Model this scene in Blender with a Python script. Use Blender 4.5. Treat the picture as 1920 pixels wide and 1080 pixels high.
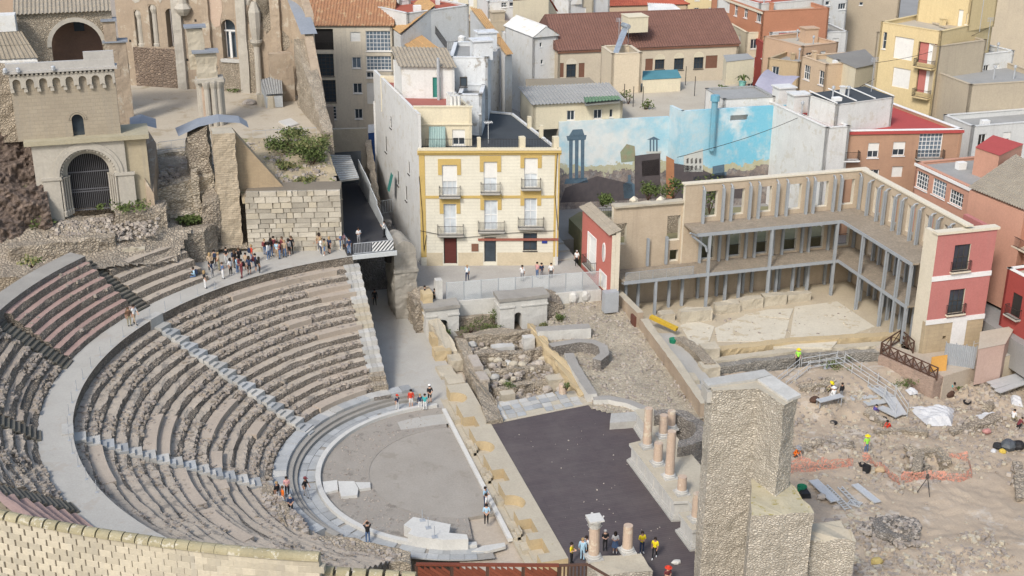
import bpy, math, random
import numpy as np
from mathutils import Matrix, Vector
for o in list(bpy.data.objects): bpy.data.objects.remove(o)
SC = bpy.context.scene; COL = SC.collection; R = math.radians
rnd = random.Random(7)
# ------------------------------------------------------------------ camera
F, PT, RO, CH, AZ = 2400., R(21.87), R(.31), 53., R(16.1)
ca, sa = math.cos(AZ), math.sin(AZ)
CX, CY = 4.31*ca - 91.93*sa, -4.31*sa - 91.93*ca
cd = bpy.data.cameras.new('Camera'); cam = bpy.data.objects.new('Camera', cd); COL.objects.link(cam)
cd.sensor_width = 36; cd.lens = F/1920*36; cd.clip_start = 1; cd.clip_end = 4000
cam.matrix_world = Matrix.Translation((CX, CY, CH)) @ Matrix.Rotation(-AZ, 4, 'Z') @ Matrix.Rotation(math.pi/2-PT, 4, 'X') @ Matrix.Rotation(RO, 4, 'Z')
SC.camera = cam
# ------------------------------------------------------------------ light
SUN_EL = R(43); sd = (0.45, 0.89)          # shadows run to the right and away, in camera heading terms
sx, sy = sd[0]*ca + sd[1]*sa, -sd[0]*sa + sd[1]*ca
n_ = math.hypot(sx, sy); sx /= n_; sy /= n_
w = bpy.data.worlds.new('World'); SC.world = w; w.use_nodes = True
nt = w.node_tree; bg = nt.nodes['Background']
sky = nt.nodes.new('ShaderNodeTexSky'); sky.sky_type = 'NISHITA'; sky.sun_disc = False
sky.sun_elevation = SUN_EL; sky.sun_rotation = math.atan2(-sx, -sy); sky.air_density = 1.3; sky.dust_density = 3.0; sky.ozone_density = 1.0
nt.links.new(sky.outputs[0], bg.inputs[0]); bg.inputs[1].default_value = .15
sl = bpy.data.lights.new('Sun', 'SUN'); sun = bpy.data.objects.new('Sun', sl); COL.objects.link(sun)
sl.energy = 2.0; sl.angle = R(10); sl.color = (1, .975, .935)
sun.rotation_euler = Vector((sx*math.cos(SUN_EL), sy*math.cos(SUN_EL), -math.sin(SUN_EL))).to_track_quat('-Z', 'Y').to_euler()
SC.view_settings.view_transform = 'Standard'; SC.view_settings.look = 'None'; SC.view_settings.gamma = 1; SC.view_settings.exposure = 0.48
SC.cycles.max_bounces = 5; SC.cycles.diffuse_bounces = 3
# ------------------------------------------------------------------ picture -> place
def ray(px, py):
    u = (px-960)/F; v = -(py-540)/F
    c, s = math.cos(RO), math.sin(RO); u, v = c*u-s*v, s*u+c*v
    cp, sp = math.cos(PT), math.sin(PT)
    a, b, d = u, cp+v*sp, -sp+v*cp
    return a*ca+b*sa, -a*sa+b*ca, d
def at(px, py, z):                      # the point of the level plane z seen at a pixel of the photograph
    a, b, d = ray(px, py); t = (z-CH)/d
    return CX+a*t, CY+b*t
def zat(px, py, x, y):                  # height on the vertical line (x, y)
    a, b, d = ray(px, py); t = math.hypot(x-CX, y-CY)/math.hypot(a, b)
    return CH+d*t
def onp(px, py, p, q):                  # the point of the upright plane through p, q: distance along it, height
    a, b, d = ray(px, py); ex, ey = q[0]-p[0], q[1]-p[1]; L = math.hypot(ex, ey); ex /= L; ey /= L
    # CX + a t = p + e s
    det = a*(-ey) - b*(-ex); rx, ry = p[0]-CX, p[1]-CY
    t = (rx*(-ey) - ry*(-ex))/det; s = (a*ry - b*rx)/det
    return s, CH+d*t
def pp(pts, z): return [at(x, y, z) for x, y in pts]
# ------------------------------------------------------------------ noise
def h3(i, seed):
    i = i.astype(np.int64)
    n = (i[..., 0]*374761393 + i[..., 1]*668265263 + i[..., 2]*2147483647 + seed*974711) & 0x7fffffff
    n = ((n ^ (n >> 13))*1274126177) & 0x7fffffff
    return ((n ^ (n >> 16)) & 0xffff)/65535.
def vn(P, s=1., seed=0):                # value noise 0..1
    P = np.asarray(P, float)*s; i = np.floor(P); f = P-i; f = f*f*(3-2*f); r = 0
    for a in (0, 1):
        for b in (0, 1):
            for c in (0, 1):
                wgt = (f[..., 0] if a else 1-f[..., 0])*(f[..., 1] if b else 1-f[..., 1])*(f[..., 2] if c else 1-f[..., 2])
                r = r + wgt*h3(i+np.array([a, b, c]), seed)
    return r
def cell(P, s=1., seed=0):              # distance to the nearest stone centre, 0..~1
    P = np.asarray(P, float)*s; i = np.floor(P); best = np.full(P.shape[:-1], 9.)
    for a in (-1, 0, 1):
        for b in (-1, 0, 1):
            for c in (-1, 0, 1):
                j = i+np.array([a, b, c]); q = j+np.stack([h3(j, seed), h3(j, seed+1), h3(j, seed+2)], -1)
                best = np.minimum(best, np.linalg.norm(q-P, axis=-1))
    return best
# ------------------------------------------------------------------ materials
class N:
    def __init__(s, name):
        s.m = bpy.data.materials.new(name); s.m.use_nodes = True; s.t = s.m.node_tree
        s.b = s.t.nodes['Principled BSDF']; s.pos = s.t.nodes.new('ShaderNodeNewGeometry').outputs['Position']
    def new(s, k, **kw):
        n = s.t.nodes.new('ShaderNode'+k)
        for a, v in kw.items(): setattr(n, a, v)
        return n
    def link(s, a, b): s.t.links.new(a, b)
    def sca(s, v, k):
        n = s.new('VectorMath', operation='MULTIPLY'); s.link(v, n.inputs[0]); n.inputs[1].default_value = k; return n.outputs[0]
    def noise(s, scale, det=4, rough=.6, vec=None):
        n = s.new('TexNoise'); s.link(vec or s.pos, n.inputs['Vector']); n.inputs['Scale'].default_value = scale
        n.inputs['Detail'].default_value = det; n.inputs['Roughness'].default_value = rough; return n.outputs[0]
    def ramp(s, v, a, b, ca_=(0, 0, 0, 1), cb=(1, 1, 1, 1)):
        n = s.new('ValToRGB'); s.link(v, n.inputs[0]); e = n.color_ramp.elements
        e[0].position = a; e[1].position = b; e[0].color = ca_; e[1].color = cb; return n.outputs[0]
    def mix(s, fac, a, b, mode='MIX'):
        n = s.new('Mix', data_type='RGBA', blend_type=mode)
        for v, k in ((fac, 0), (a, 6), (b, 7)):
            if hasattr(v, 'is_linked'): s.link(v, n.inputs[k])
            else: n.inputs[k].default_value = v if k == 0 else (v if len(v) == 4 else (*v, 1))
        return n.outputs[2]
    def bump(s, h, st, dist=.05):
        n = s.new('Bump'); n.inputs['Strength'].default_value = st; n.inputs['Distance'].default_value = dist
        s.link(h, n.inputs['Height']); s.link(n.outputs[0], s.b.inputs['Normal'])
    def done(s, col, rough=.9, metal=0, spec=.25):
        if hasattr(col, 'is_linked'): s.link(col, s.b.inputs['Base Color'])
        else: s.b.inputs['Base Color'].default_value = (*col, 1)
        s.b.inputs['Roughness'].default_value = rough; s.b.inputs['Metallic'].default_value = metal
        s.b.inputs['Specular IOR Level'].default_value = spec; return s.m
MATS = {}
def lum(c, k): return tuple(max(0, min(.95, x*k)) for x in c)
def M(name, c, d=None, big=.35, fine=5., streak=0, sc=(.2, .17, .14), bump=.3, rough=.9, metal=0, rand=0, patch=None, pcol=None, lichen=None):
    """weathered plain surface: base c, variant d, upright streaks, patches of plaster loss, lichen on it"""
    if name in MATS: return MATS[name]
    n = N(name); d = d or lum(c, .72)
    x = n.ramp(n.noise(big, 5, .65), .33, .67); col = n.mix(x, c, d)
    f = n.noise(fine, 4, .7); col = n.mix(.38, col, n.mix(f, lum(c, .45), lum(c, 1.5)))
    if streak:
        sv = n.noise(1, 3, .6, n.sca(n.pos, (2.2, 2.2, .16))); col = n.mix(n.ramp(sv, .52, .8, cb=(streak,)*3+(1,)), col, sc)
    if patch: col = n.mix(n.ramp(n.noise(patch, 5, .7), .56, .62), col, pcol)
    if lichen: col = n.mix(n.ramp(n.noise(1.6, 5, .75), lichen, lichen+.1), col, (.25, .21, .05))
    if rand:
        oi = n.new('ObjectInfo'); hs = n.new('HueSaturation'); n.link(col, hs.inputs['Color'])
        mr = n.new('MapRange'); n.link(oi.outputs['Random'], mr.inputs[0]); mr.inputs[3].default_value = 1-rand; mr.inputs[4].default_value = 1+rand
        n.link(mr.outputs[0], hs.inputs['Value']); col = hs.outputs[0]
    if bump: n.bump(f, bump, .06)
    MATS[name] = n.done(col, rough, metal); return MATS[name]
def MR(name, c, d, scale=3.5, mortar=(.2, .17, .14), squash=1., bump=.8, moss=0, gap=.09, dist=.12, var=1.):
    """rubble: stones of mixed colour in mortar"""
    if name in MATS: return MATS[name]
    n = N(name); nz = n.new('TexNoise'); n.link(n.pos, nz.inputs['Vector']); nz.inputs['Scale'].default_value = scale*.8
    ad = n.new('VectorMath', operation='MULTIPLY_ADD'); n.link(nz.outputs['Color'], ad.inputs[0]); ad.inputs[1].default_value = (.35/scale,)*3; n.link(n.pos, ad.inputs[2])
    p = n.sca(ad.outputs[0], (1, 1, squash))
    v1 = n.new('TexVoronoi'); n.link(p, v1.inputs['Vector']); v1.inputs['Scale'].default_value = scale
    v2 = n.new('TexVoronoi', feature='DISTANCE_TO_EDGE'); n.link(p, v2.inputs['Vector']); v2.inputs['Scale'].default_value = scale
    sp = n.new('SeparateColor'); n.link(v1.outputs['Color'], sp.inputs[0])
    col = n.mix(sp.outputs[0], c, d); col = n.mix(.5*var, col, n.mix(sp.outputs[1], lum(c, .5), lum(c, 1.45)))
    f = n.noise(9, 4, .7); col = n.mix(.3, col, n.mix(f, lum(c, .4), lum(c, 1.5)))
    col = n.mix(n.ramp(n.noise(.3, 4), .4, .7, cb=(.55,)*3+(1,)), col, lum(d, .75))
    sv = n.noise(1, 4, .65, n.sca(n.pos, (1.1, 1.1, .18))); col = n.mix(n.ramp(sv, .5, .75, cb=(.6,)*3+(1,)), col, lum(d, .6))
    e = n.ramp(v2.outputs['Distance'], 0, gap); col = n.mix(e, mortar, col)
    if moss: col = n.mix(n.ramp(n.noise(.7, 5, .7), moss, moss+.13), col, (.09, .1, .035))
    hh = n.new('Math', operation='ADD'); n.link(n.ramp(v2.outputs['Distance'], 0, gap*2.5), hh.inputs[0]); n.link(f, hh.inputs[1])
    n.bump(hh.outputs[0], bump, dist)
    MATS[name] = n.done(col, .95); return MATS[name]
def MB_(name, c, d, w=.5, h=.2, mortar=(.3, .26, .2), bump=.4, streak=.3, sc=(.12, .1, .09), gap=.02):
    """coursed brick or block on upright walls"""
    if name in MATS: return MATS[name]
    n = N(name); s = n.new('SeparateXYZ'); n.link(n.pos, s.inputs[0]); a = n.new('Math', operation='ADD'); n.link(s.outputs[0], a.inputs[0]); n.link(s.outputs[1], a.inputs[1])
    cmb = n.new('CombineXYZ'); n.link(a.outputs[0], cmb.inputs[0]); n.link(s.outputs[2], cmb.inputs[1])
    b = n.new('TexBrick'); n.link(cmb.outputs[0], b.inputs['Vector']); b.inputs['Scale'].default_value = 1
    b.inputs['Brick Width'].default_value = w; b.inputs['Row Height'].default_value = h; b.inputs['Mortar Size'].default_value = gap
    b.inputs['Color1'].default_value = (*c, 1); b.inputs['Color2'].default_value = (*d, 1); b.inputs['Mortar'].default_value = (*mortar, 1)
    f = n.noise(6, 4, .7); col = n.mix(.35, b.outputs[0], n.mix(f, lum(c, .45), lum(c, 1.5)))
    col = n.mix(n.ramp(n.noise(.35, 5, .65), .35, .7, cb=(.6,)*3+(1,)), col, lum(d, .8))
    if streak:
        sv = n.noise(1, 3, .6, n.sca(n.pos, (2.2, 2.2, .16))); col = n.mix(n.ramp(sv, .52, .8, cb=(streak,)*3+(1,)), col, sc)
    iv = n.new('Math', operation='SUBTRACT'); n.link(f, iv.inputs[0]); n.link(b.outputs['Fac'], iv.inputs[1]); n.bump(iv.outputs[0], bump, .05)
    MATS[name] = n.done(col, .92); return MATS[name]
def MG(name, c=(.03, .04, .05), rough=.12):
    if name in MATS: return MATS[name]
    n = N(name); col = n.mix(n.noise(.9, 2), lum(c, .6), lum(c, 1.8)); MATS[name] = n.done(col, rough, 0, .6); return MATS[name]
# ------------------------------------------------------------------ mesh collecting
class B:
    def __init__(s): s.v = []; s.f = []; s.m = []
    def poly(s, pts, m=0):
        k = len(s.v); s.v += [tuple(p) for p in pts]; s.f.append(tuple(range(k, k+len(pts)))); s.m.append(m)
    def grid(s, P, m=0, close=False):    # P [rows][cols] of points
        k = len(s.v); r = len(P); c = len(P[0])
        for row in P: s.v += [tuple(p) for p in row]
        for i in range(r-1):
            for j in range(c if close else c-1):
                s.f.append((k+i*c+j, k+i*c+(j+1) % c, k+(i+1)*c+(j+1) % c, k+(i+1)*c+j)); s.m.append(m[i] if isinstance(m, list) else m)
    def hexa(s, p, m=0):                 # 8 points: lower ring, upper ring
        k = len(s.v); s.v += [tuple(q) for q in p]
        for f in ((3, 2, 1, 0), (4, 5, 6, 7), (0, 1, 5, 4), (1, 2, 6, 5), (2, 3, 7, 6), (3, 0, 4, 7)): s.f.append(tuple(k+i for i in f)); s.m.append(m)
    def box(s, a, b, m=0):
        x0, y0, z0 = a; x1, y1, z1 = b
        s.hexa([(x0, y0, z0), (x1, y0, z0), (x1, y1, z0), (x0, y1, z0), (x0, y0, z1), (x1, y0, z1), (x1, y1, z1), (x0, y1, z1)], m)
    def bar(s, p, q, w, h, m=0, up=(0, 0, 1)):   # box beam from p to q, centred
        p = Vector(p); q = Vector(q); d = (q-p).normalized(); u = Vector(up)
        if abs(d.dot(u)) > .98: u = Vector((0, 1, 0))
        sd_ = d.cross(u).normalized()*(w/2); u = sd_.cross(d).normalized()*(h/2)
        s.hexa([p-sd_-u, p+sd_-u, q+sd_-u, q-sd_-u, p-sd_+u, p+sd_+u, q+sd_+u, q-sd_+u], m)
    def prism(s, poly, z0, z1, m=0, mt=None, bottom=False):
        n = len(poly); ar = sum(poly[i][0]*poly[(i+1) % n][1]-poly[(i+1) % n][0]*poly[i][1] for i in range(n))
        if ar < 0: poly = poly[::-1]
        zt = z1 if hasattr(z1, '__len__') else [z1]*n
        if ar < 0 and hasattr(z1, '__len__'): zt = zt[::-1]
        k = len(s.v); s.v += [(p[0], p[1], z0) for p in poly]+[(p[0], p[1], zt[i]) for i, p in enumerate(poly)]
        for i in range(n): s.f.append((k+i, k+(i+1) % n, k+n+(i+1) % n, k+n+i)); s.m.append(m)
        s.f.append(tuple(k+n+i for i in range(n))); s.m.append(m if mt is None else mt)
        if bottom: s.f.append(tuple(k+n-1-i for i in range(n))); s.m.append(m)
    def lathe(s, c, prof, n=12, m=0, cap=True):  # profile [(r, z)]
        k = len(s.v)
        P = [[(c[0]+r*math.cos(2*math.pi*j/n), c[1]+r*math.sin(2*math.pi*j/n), c[2]+z) for j in range(n)] for r, z in prof]
        s.grid(P, m, True)
        if cap: s.f.append(tuple(k+(len(prof)-1)*n+j for j in range(n))); s.m.append(m)
    def tube(s, pts, r, n=5, m=0):
        P = []
        for i, p in enumerate(pts):
            p = Vector(p); a = Vector(pts[max(0, i-1)]); b = Vector(pts[min(len(pts)-1, i+1)]); d = (b-a).normalized()
            u = d.cross(Vector((0, 0, 1)) if abs(d.z) < .95 else Vector((1, 0, 0))).normalized(); v = d.cross(u)
            rr = r[i] if hasattr(r, '__len__') else r
            P.append([p+u*(rr*math.cos(2*math.pi*j/n))+v*(rr*math.sin(2*math.pi*j/n)) for j in range(n)])
        s.grid(P, m, True); k = len(s.v)
        s.f.append(tuple(k-n+j for j in range(n))); s.m.append(m); s.f.append(tuple(k-n*len(pts)+n-1-j for j in range(n))); s.m.append(m)
    def rock(s, c, sz, m=0, rz=None, flat=.65):  # a small stone: jittered box, 12 triangles
        a = rnd.random()*6.3 if rz is None else rz; cc, ss = math.cos(a), math.sin(a); q = []
        ex, ey, ez = (sz, sz, sz*flat) if not hasattr(sz, '__len__') else sz
        for z in (-.5, .5):
            for x, y in ((-.5, -.5), (.5, -.5), (.5, .5), (-.5, .5)):
                k = .8 if z > 0 else 1
                X = ex*(x*k+rnd.uniform(-.13, .13)); Y = ey*(y*k+rnd.uniform(-.13, .13)); Z = ez*(z+rnd.uniform(-.15, .15))
                q.append((c[0]+X*cc-Y*ss, c[1]+X*ss+Y*cc, c[2]+Z))
        s.hexa(q, m)
    def boulder(s, c, sz, m=0, seed=None):       # rounder, 6x4 lathe with lumps
        ex, ey, ez = (sz, sz, sz*.7) if not hasattr(sz, '__len__') else sz; n = 7; k = len(s.v); P = []
        a0 = rnd.random()*6
        for t in (-.5, -.28, .05, .34, .5):
            rr = math.sqrt(max(0, .25-t*t*.8))*2
            P.append([(c[0]+ex*.5*rr*math.cos(a0+6.283*j/n)*rnd.uniform(.85, 1.12), c[1]+ey*.5*rr*math.sin(a0+6.283*j/n)*rnd.uniform(.85, 1.12), c[2]+ez*t*rnd.uniform(.92, 1.08)) for j in range(n)])
        s.grid(P, m, True); s.f.append(tuple(k+4*n+j for j in range(n))); s.m.append(m)
    def build(s, name, mats, parent=None, kind=None, smooth=False, uvw=None):
        me = bpy.data.meshes.new(name); me.from_pydata(s.v, [], s.f)
        for x in (mats if isinstance(mats, (list, tuple)) else [mats]): me.materials.append(x)
        if any(s.m): me.polygons.foreach_set('material_index', s.m)
        if smooth: me.polygons.foreach_set('use_smooth', [True]*len(s.f))
        me.update(); return put(name, me, parent, kind)
def put(name, me, parent=None, kind=None):
    o = bpy.data.objects.new(name, me); COL.objects.link(o)
    if parent is not None:
        o.parent = parent
        if parent.type == 'EMPTY' and not parent.get('_local'): o.matrix_parent_inverse = Matrix.Translation(-parent.location)
    if kind: o['kind'] = kind
    return o
def thing(name, label, cat, loc=(0, 0, 0), group=None):
    o = bpy.data.objects.new(name, None); COL.objects.link(o); o.location = loc; o.empty_display_size = .5
    return tag(o, label, cat, group)
def tag(o, label, cat, group=None):
    o['label'] = label; o['category'] = cat
    if not o.get('kind'): o['kind'] = 'thing'
    if group: o['group'] = group
    return o
def struct(name, b, mats, parent=None, smooth=False): return b.build(name, mats, parent, None if parent else 'structure', smooth)
def pol(r, a, z=0): return r*math.cos(R(a)), r*math.sin(R(a)), z
def rough(b, poly, z0, z1, res=.3, amp=.1, top=.15, seed=0, m=0, mt=None, stones=0, ss=2.5):
    """upright ruin wall on a footprint: uneven faces, broken top"""
    n = len(poly); ar = sum(poly[i][0]*poly[(i+1) % n][1]-poly[(i+1) % n][0]*poly[i][1] for i in range(n))
    zt = list(z1) if hasattr(z1, '__len__') else [z1]*n
    if ar < 0: poly = poly[::-1]; zt = zt[::-1]
    ring = []
    for i in range(n):
        p, q = poly[i], poly[(i+1) % n]; L = math.hypot(q[0]-p[0], q[1]-p[1]); k = max(1, int(L/res))
        nx, ny = (q[1]-p[1])/max(L, 1e-6), -(q[0]-p[0])/max(L, 1e-6)
        for j in range(k):
            t = j/k; ring.append((p[0]+(q[0]-p[0])*t, p[1]+(q[1]-p[1])*t, zt[i]+(zt[(i+1) % n]-zt[i])*t, nx, ny))
    ring = np.array(ring); hmax = max(zt)-z0; K = max(1, int(hmax/res))
    tp = ring[:, 2]+(vn(np.c_[ring[:, :2], np.zeros(len(ring))], .9, seed+5)-.5)*2*top if top else ring[:, 2]
    t = np.linspace(0, 1, K+1)[:, None]; Z = z0+(tp[None]-z0)*t
    P = np.stack([np.broadcast_to(ring[:, 0], Z.shape), np.broadcast_to(ring[:, 1], Z.shape), Z], -1).copy()
    d = (vn(P, 1.1, seed)-.5)*amp*2+(vn(P, 3.2, seed+1)-.5)*amp
    if stones: d = d+(.45-cell(P, ss, seed+9))*stones
    P[..., 0] += ring[:, 3]*d; P[..., 1] += ring[:, 4]*d
    b.grid(P.tolist(), m, True); k = len(b.v)-len(ring); b.f.append(tuple(range(k, k+len(ring)))); b.m.append(m if mt is None else mt)
def seg(p, q, w):                        # footprint of a straight wall of thickness w
    dx, dy = q[0]-p[0], q[1]-p[1]; L = math.hypot(dx, dy); nx, ny = -dy/L*w/2, dx/L*w/2
    return [(p[0]-nx, p[1]-ny), (q[0]-nx, q[1]-ny), (q[0]+nx, q[1]+ny), (p[0]+nx, p[1]+ny)]
def inpoly(x, y, poly):
    c = False; n = len(poly)
    for i in range(n):
        x0, y0 = poly[i]; x1, y1 = poly[i-1]
        if (y0 > y) != (y1 > y) and x < (x1-x0)*(y-y0)/(y1-y0)+x0: c = not c
    return c
def scatter(b, poly, z, n, s0, s1, m=0, mats=1):
    xs = [p[0] for p in poly]; ys = [p[1] for p in poly]; k = 0; tries = 0
    while k < n and tries < n*12:
        tries += 1; x = rnd.uniform(min(xs), max(xs)); y = rnd.uniform(min(ys), max(ys))
        if inpoly(x, y, poly):
            s = s0+(s1-s0)*rnd.random()**3; zz = z(x, y) if callable(z) else z
            b.rock((x, y, zz+s*.15), s, m+rnd.randrange(mats)); k += 1
def bumpy(poly, z, res, amp, seed, b=None, m=0, fr=.6):
    """uneven ground inside a polygon: z may be a function"""
    b = b or B(); xs = [p[0] for p in poly]; ys = [p[1] for p in poly]
    nx = int((max(xs)-min(xs))/res)+2; ny = int((max(ys)-min(ys))/res)+2
    X, Y = np.meshgrid(np.linspace(min(xs), max(xs), nx), np.linspace(min(ys), max(ys), ny))
    Q = np.stack([X, Y, X*0], -1); H = (vn(Q, fr, seed)-.5)*2*amp+(vn(Q, fr*3.1, seed+1)-.5)*amp
    k = len(b.v); Zf = z if callable(z) else (lambda x, y: z)
    b.v += [(float(X[j, i]), float(Y[j, i]), Zf(float(X[j, i]), float(Y[j, i]))+float(H[j, i])) for j in range(ny) for i in range(nx)]
    for j in range(ny-1):
        for i in range(nx-1):
            cx, cy = (X[j, i]+X[j, i+1])/2, (Y[j, i]+Y[j+1, i])/2
            if inpoly(cx, cy, poly): b.f.append((k+j*nx+i, k+j*nx+i+1, k+(j+1)*nx+i+1, k+(j+1)*nx+i)); b.m.append(m)
    return b
# ================================================================== palette
EARTH = M('earth', (.33, .285, .235), (.26, .21, .165), .25, 6, bump=.5)
DUST = M('dust', (.42, .36, .29), (.33, .28, .22), .2, 5, bump=.5)
TREAD = M('seat_earth', (.4, .345, .28), (.3, .257, .208), .5, 7, bump=.7, patch=.9, pcol=(.22, .195, .165))
PINK = M('pink_sandstone', (.36, .25, .215), (.28, .19, .162), .5, 6, bump=.5)
WORN = M('worn_seat', (.395, .335, .272), (.31, .262, .212), .5, 6, bump=.5)
RISER = MR('riser_rubble', (.28, .24, .195), (.19, .162, .13), 4.5, (.1, .085, .068), 1.2)
RUB = MR('rubble', (.41, .355, .28), (.29, .245, .19), 3., (.17, .14, .11), 1.4)
RUBP = MR('rubble_pale', (.43, .37, .29), (.33, .28, .21), 4., (.25, .21, .16), 1.4)
RUBG = MR('rubble_grey', (.3, .275, .245), (.2, .18, .155), 4., (.14, .12, .1), 1.3, moss=.62)
TOWR = MR('tower_rubble', (.53, .485, .41), (.43, .39, .32), 4.6, (.27, .24, .195), 1.6, bump=.9, dist=.07, gap=.12)
CHIP = M('stone_chip', (.3, .262, .228), (.22, .19, .163), 1.2, 8, bump=.3)
CHIPD = M('stone_chip_dark', (.31, .267, .218), (.225, .193, .158), 1.2, 8, bump=.3)
CHIP2 = M('stone_chip_light', (.4, .355, .305), (.31, .275, .235), 1.2, 8, bump=.3)
CONC = M('concrete', (.39, .375, .34), (.325, .31, .278), .35, 9, bump=.3, patch=.5, pcol=(.35, .325, .285))
CONCD = M('old_concrete', (.3, .285, .255), (.22, .205, .185), .5, 8, bump=.4, lichen=.68)
BLUE = M('blue_marble', (.35, .358, .355), (.255, .264, .264), .9, 7, bump=.2, rough=.6, rand=.16)
WHITE = M('white_marble', (.53, .52, .485), (.43, .42, .39), .6, 7, bump=.15, rough=.6, rand=.08)
WHITES = M('weathered_marble', (.44, .43, .4), (.33, .32, .295), 1.1, 7, bump=.3, rand=.14)
SANDY = M('sandstone', (.46, .365, .22), (.38, .3, .19), .5, 7, bump=.5, lichen=.7, rand=.06)
SANDG = M('worn_sandstone', (.43, .385, .3), (.34, .3, .235), .45, 6, bump=.5, lichen=.66)
ORCH = M('orchestra_floor', (.315, .288, .25), (.245, .222, .19), .3, 6, bump=.5, patch=.45, pcol=(.25, .225, .19))
ORCHD = M('orchestra_rubble', (.3, .273, .237), (.235, .211, .18), .5, 7, bump=.7, patch=.8, pcol=(.2, .18, .155))
def planks():
    n = N('stage_boards'); b_ = n.new('TexBrick'); n.link(n.sca(n.pos, (1, 1, 0)), b_.inputs['Vector']); b_.inputs['Scale'].default_value = 1; b_.inputs['Brick Width'].default_value = 3.2; b_.inputs['Row Height'].default_value = .24; b_.inputs['Mortar Size'].default_value = .012
    for k, c in (('Color1', (.088, .068, .07)), ('Color2', (.072, .057, .06)), ('Mortar', (.03, .026, .028))): b_.inputs[k].default_value = (*c, 1)
    col = n.mix(n.ramp(n.noise(.35, 6, .72), .42, .72, cb=(.6,)*3+(1,)), b_.outputs[0], (.13, .112, .105)); f = n.noise(9, 4, .7); col = n.mix(.25, col, n.mix(f, (.02, .02, .02), (.16, .14, .14))); n.bump(f, .2, .03); return n.done(col, .75)
STAGE = planks()
TIMB = M('dark_timber', (.115, .105, .09), (.085, .085, .065), 1.5, 9, bump=.3, rand=.2)
STEEL = M('galvanised_steel', (.42, .44, .46), (.35, .37, .39), .8, 8, bump=.05, rough=.5, metal=.3)
GRASS = M('weeds', (.075, .1, .03), (.05, .075, .022), 1.5, 9, bump=0)
COLM = M('pink_column', (.46, .36, .28), (.39, .285, .215), 1.2, 7, bump=.3, patch=1.2, pcol=(.5, .43, .33))
# ================================================================== ground
b = B(); b.poly([(-900, -600, -3), (1200, -600, -3), (1200, 1500, -3), (-900, 1500, -3)]); struct('ground', b, EARTH)
b = bumpy([(-3, -40), (18, -40), (18.6, 3), (23, 3), (23.4, 12.6), (60, 12.6), (60, 60), (-3, 60)], -.3, .9, .12, 3, fr=.25); struct('terrain', b, DUST)
# ================================================================== orchestra
a0, a1 = 84, 268
def arc(r, s, e, n=90): return [pol(r, s+(e-s)*i/n)[:2] for i in range(n+1)]
b = B(); b.prism(arc(7.35, 82, 262)+[(1.05, -7.2), (1.05, 7.2)], -.5, 0.012); struct('orchestra_floor', b, ORCH)
b = B()
b.grid([[(*p, .02) for p in arc(7.35, a0, 262)], [(*p, 0) for p in arc(9.2, a0, 262)], [(*p, .03) for p in arc(11.2, a0, 262)]]); struct('orchestra_border_ground', b, ORCHD)
b = B(); scatter(b, arc(7.6, 92, 262, 40)+arc(11., 262, 92, 40), .02, 500, .05, .15, 0, 2); tag(b.build('stone_litter', [CHIP, CHIP2], kind='stuff'), 'small loose stones littering the outer orchestra ring', 'stones')
def ringwall(name, r0, r1, s, e, z0, z1, mt, label, cat, n=80, parent=None):
    bb = B(); A, D = arc(r0, s, e, n), arc(r1, s, e, n)
    bb.grid([[(*p, z0) for p in D], [(*p, z1) for p in D], [(*p, z1) for p in A], [(*p, z0) for p in A]])
    for P, Q in ((A[0], D[0]), (A[-1], D[-1])): bb.poly([(*P, z0), (*Q, z0), (*Q, z1), (*P, z1)])
    o = bb.build(name, mt, parent)
    return tag(o, label, cat) if label else o
ringwall('ring_kerb', 11.2, 11.62, 86, 263, -.2, .32, WHITE, 'white marble kerb ringing the orchestra half circle', 'kerb')
ringwall('inner_kerb', 7.3, 7.48, 100, 236, -.1, .05, ORCHD, 'thin worn inner arc of stone in the orchestra floor', 'kerb')
b = B(); b.box((1.06, -11.2, -.1), (1.42, 10.6, .2)); tag(b.build('stage_kerb', WHITE), 'straight white marble kerb between orchestra and stage front', 'kerb')
# paved walk around, slabs one by one
walk = thing('ring_walk', 'bluish marble paved walk around the orchestra', 'paving', pol(12.3, 180))
bb = B(); bb.grid([[(*p, -.02) for p in arc(11.6, 84, 268)], [(*p, -.02) for p in arc(13.1, 84, 268)]]); bb.build('bed', CONCD, walk)
k = 0; a = 92.
while a < 262:
    for r0, r1 in ((11.64, 12.33), (12.36, 13.02)):
        da = rnd.uniform(3.5, 6.5); bb = B(); A, D = arc(r0, a, a+da, 4), arc(r1, a, a+da, 4); z = .04+rnd.uniform(0, .02)
        bb.grid([[(*p, -.05) for p in D], [(*p, z) for p in D], [(*p, z) for p in A], [(*p, -.05) for p in A]]); bb.build('slab', BLUE, walk)
    a += da+.1
ringwall('low_step', 13.05, 13.42, 92, 215, -.1, .3, CONCD, 'lowest thin grey curved step above the ring walk', 'step')
ringwall('second_step', 13.42, 13.9, 92, 215, -.1, .55, CONCD, 'second thin grey curved step behind the ring walk', 'step')
honour = thing('honour_row', 'broad curved band of pale bluish seat slabs below the rubble rows', 'seating', pol(14.4, 180))
a = 94.
while a < 208:
    da = rnd.uniform(3, 5.5); bb = B(); A, D = arc(13.9, a, a+da, 4), arc(15., a, a+da, 4); z = .8+rnd.uniform(-.02, .03)
    bb.grid([[(*p, 0) for p in D], [(*p, z) for p in D], [(*p, z) for p in A], [(*p, 0) for p in A]])
    for P, Q in ((A[0], D[0]), (A[-1], D[-1])): bb.poly([(*P, 0), (*Q, 0), (*Q, z), (*P, z)])
    bb.build('slab', WHITES if rnd.random() < .45 else BLUE, honour); a += da+.12
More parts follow.
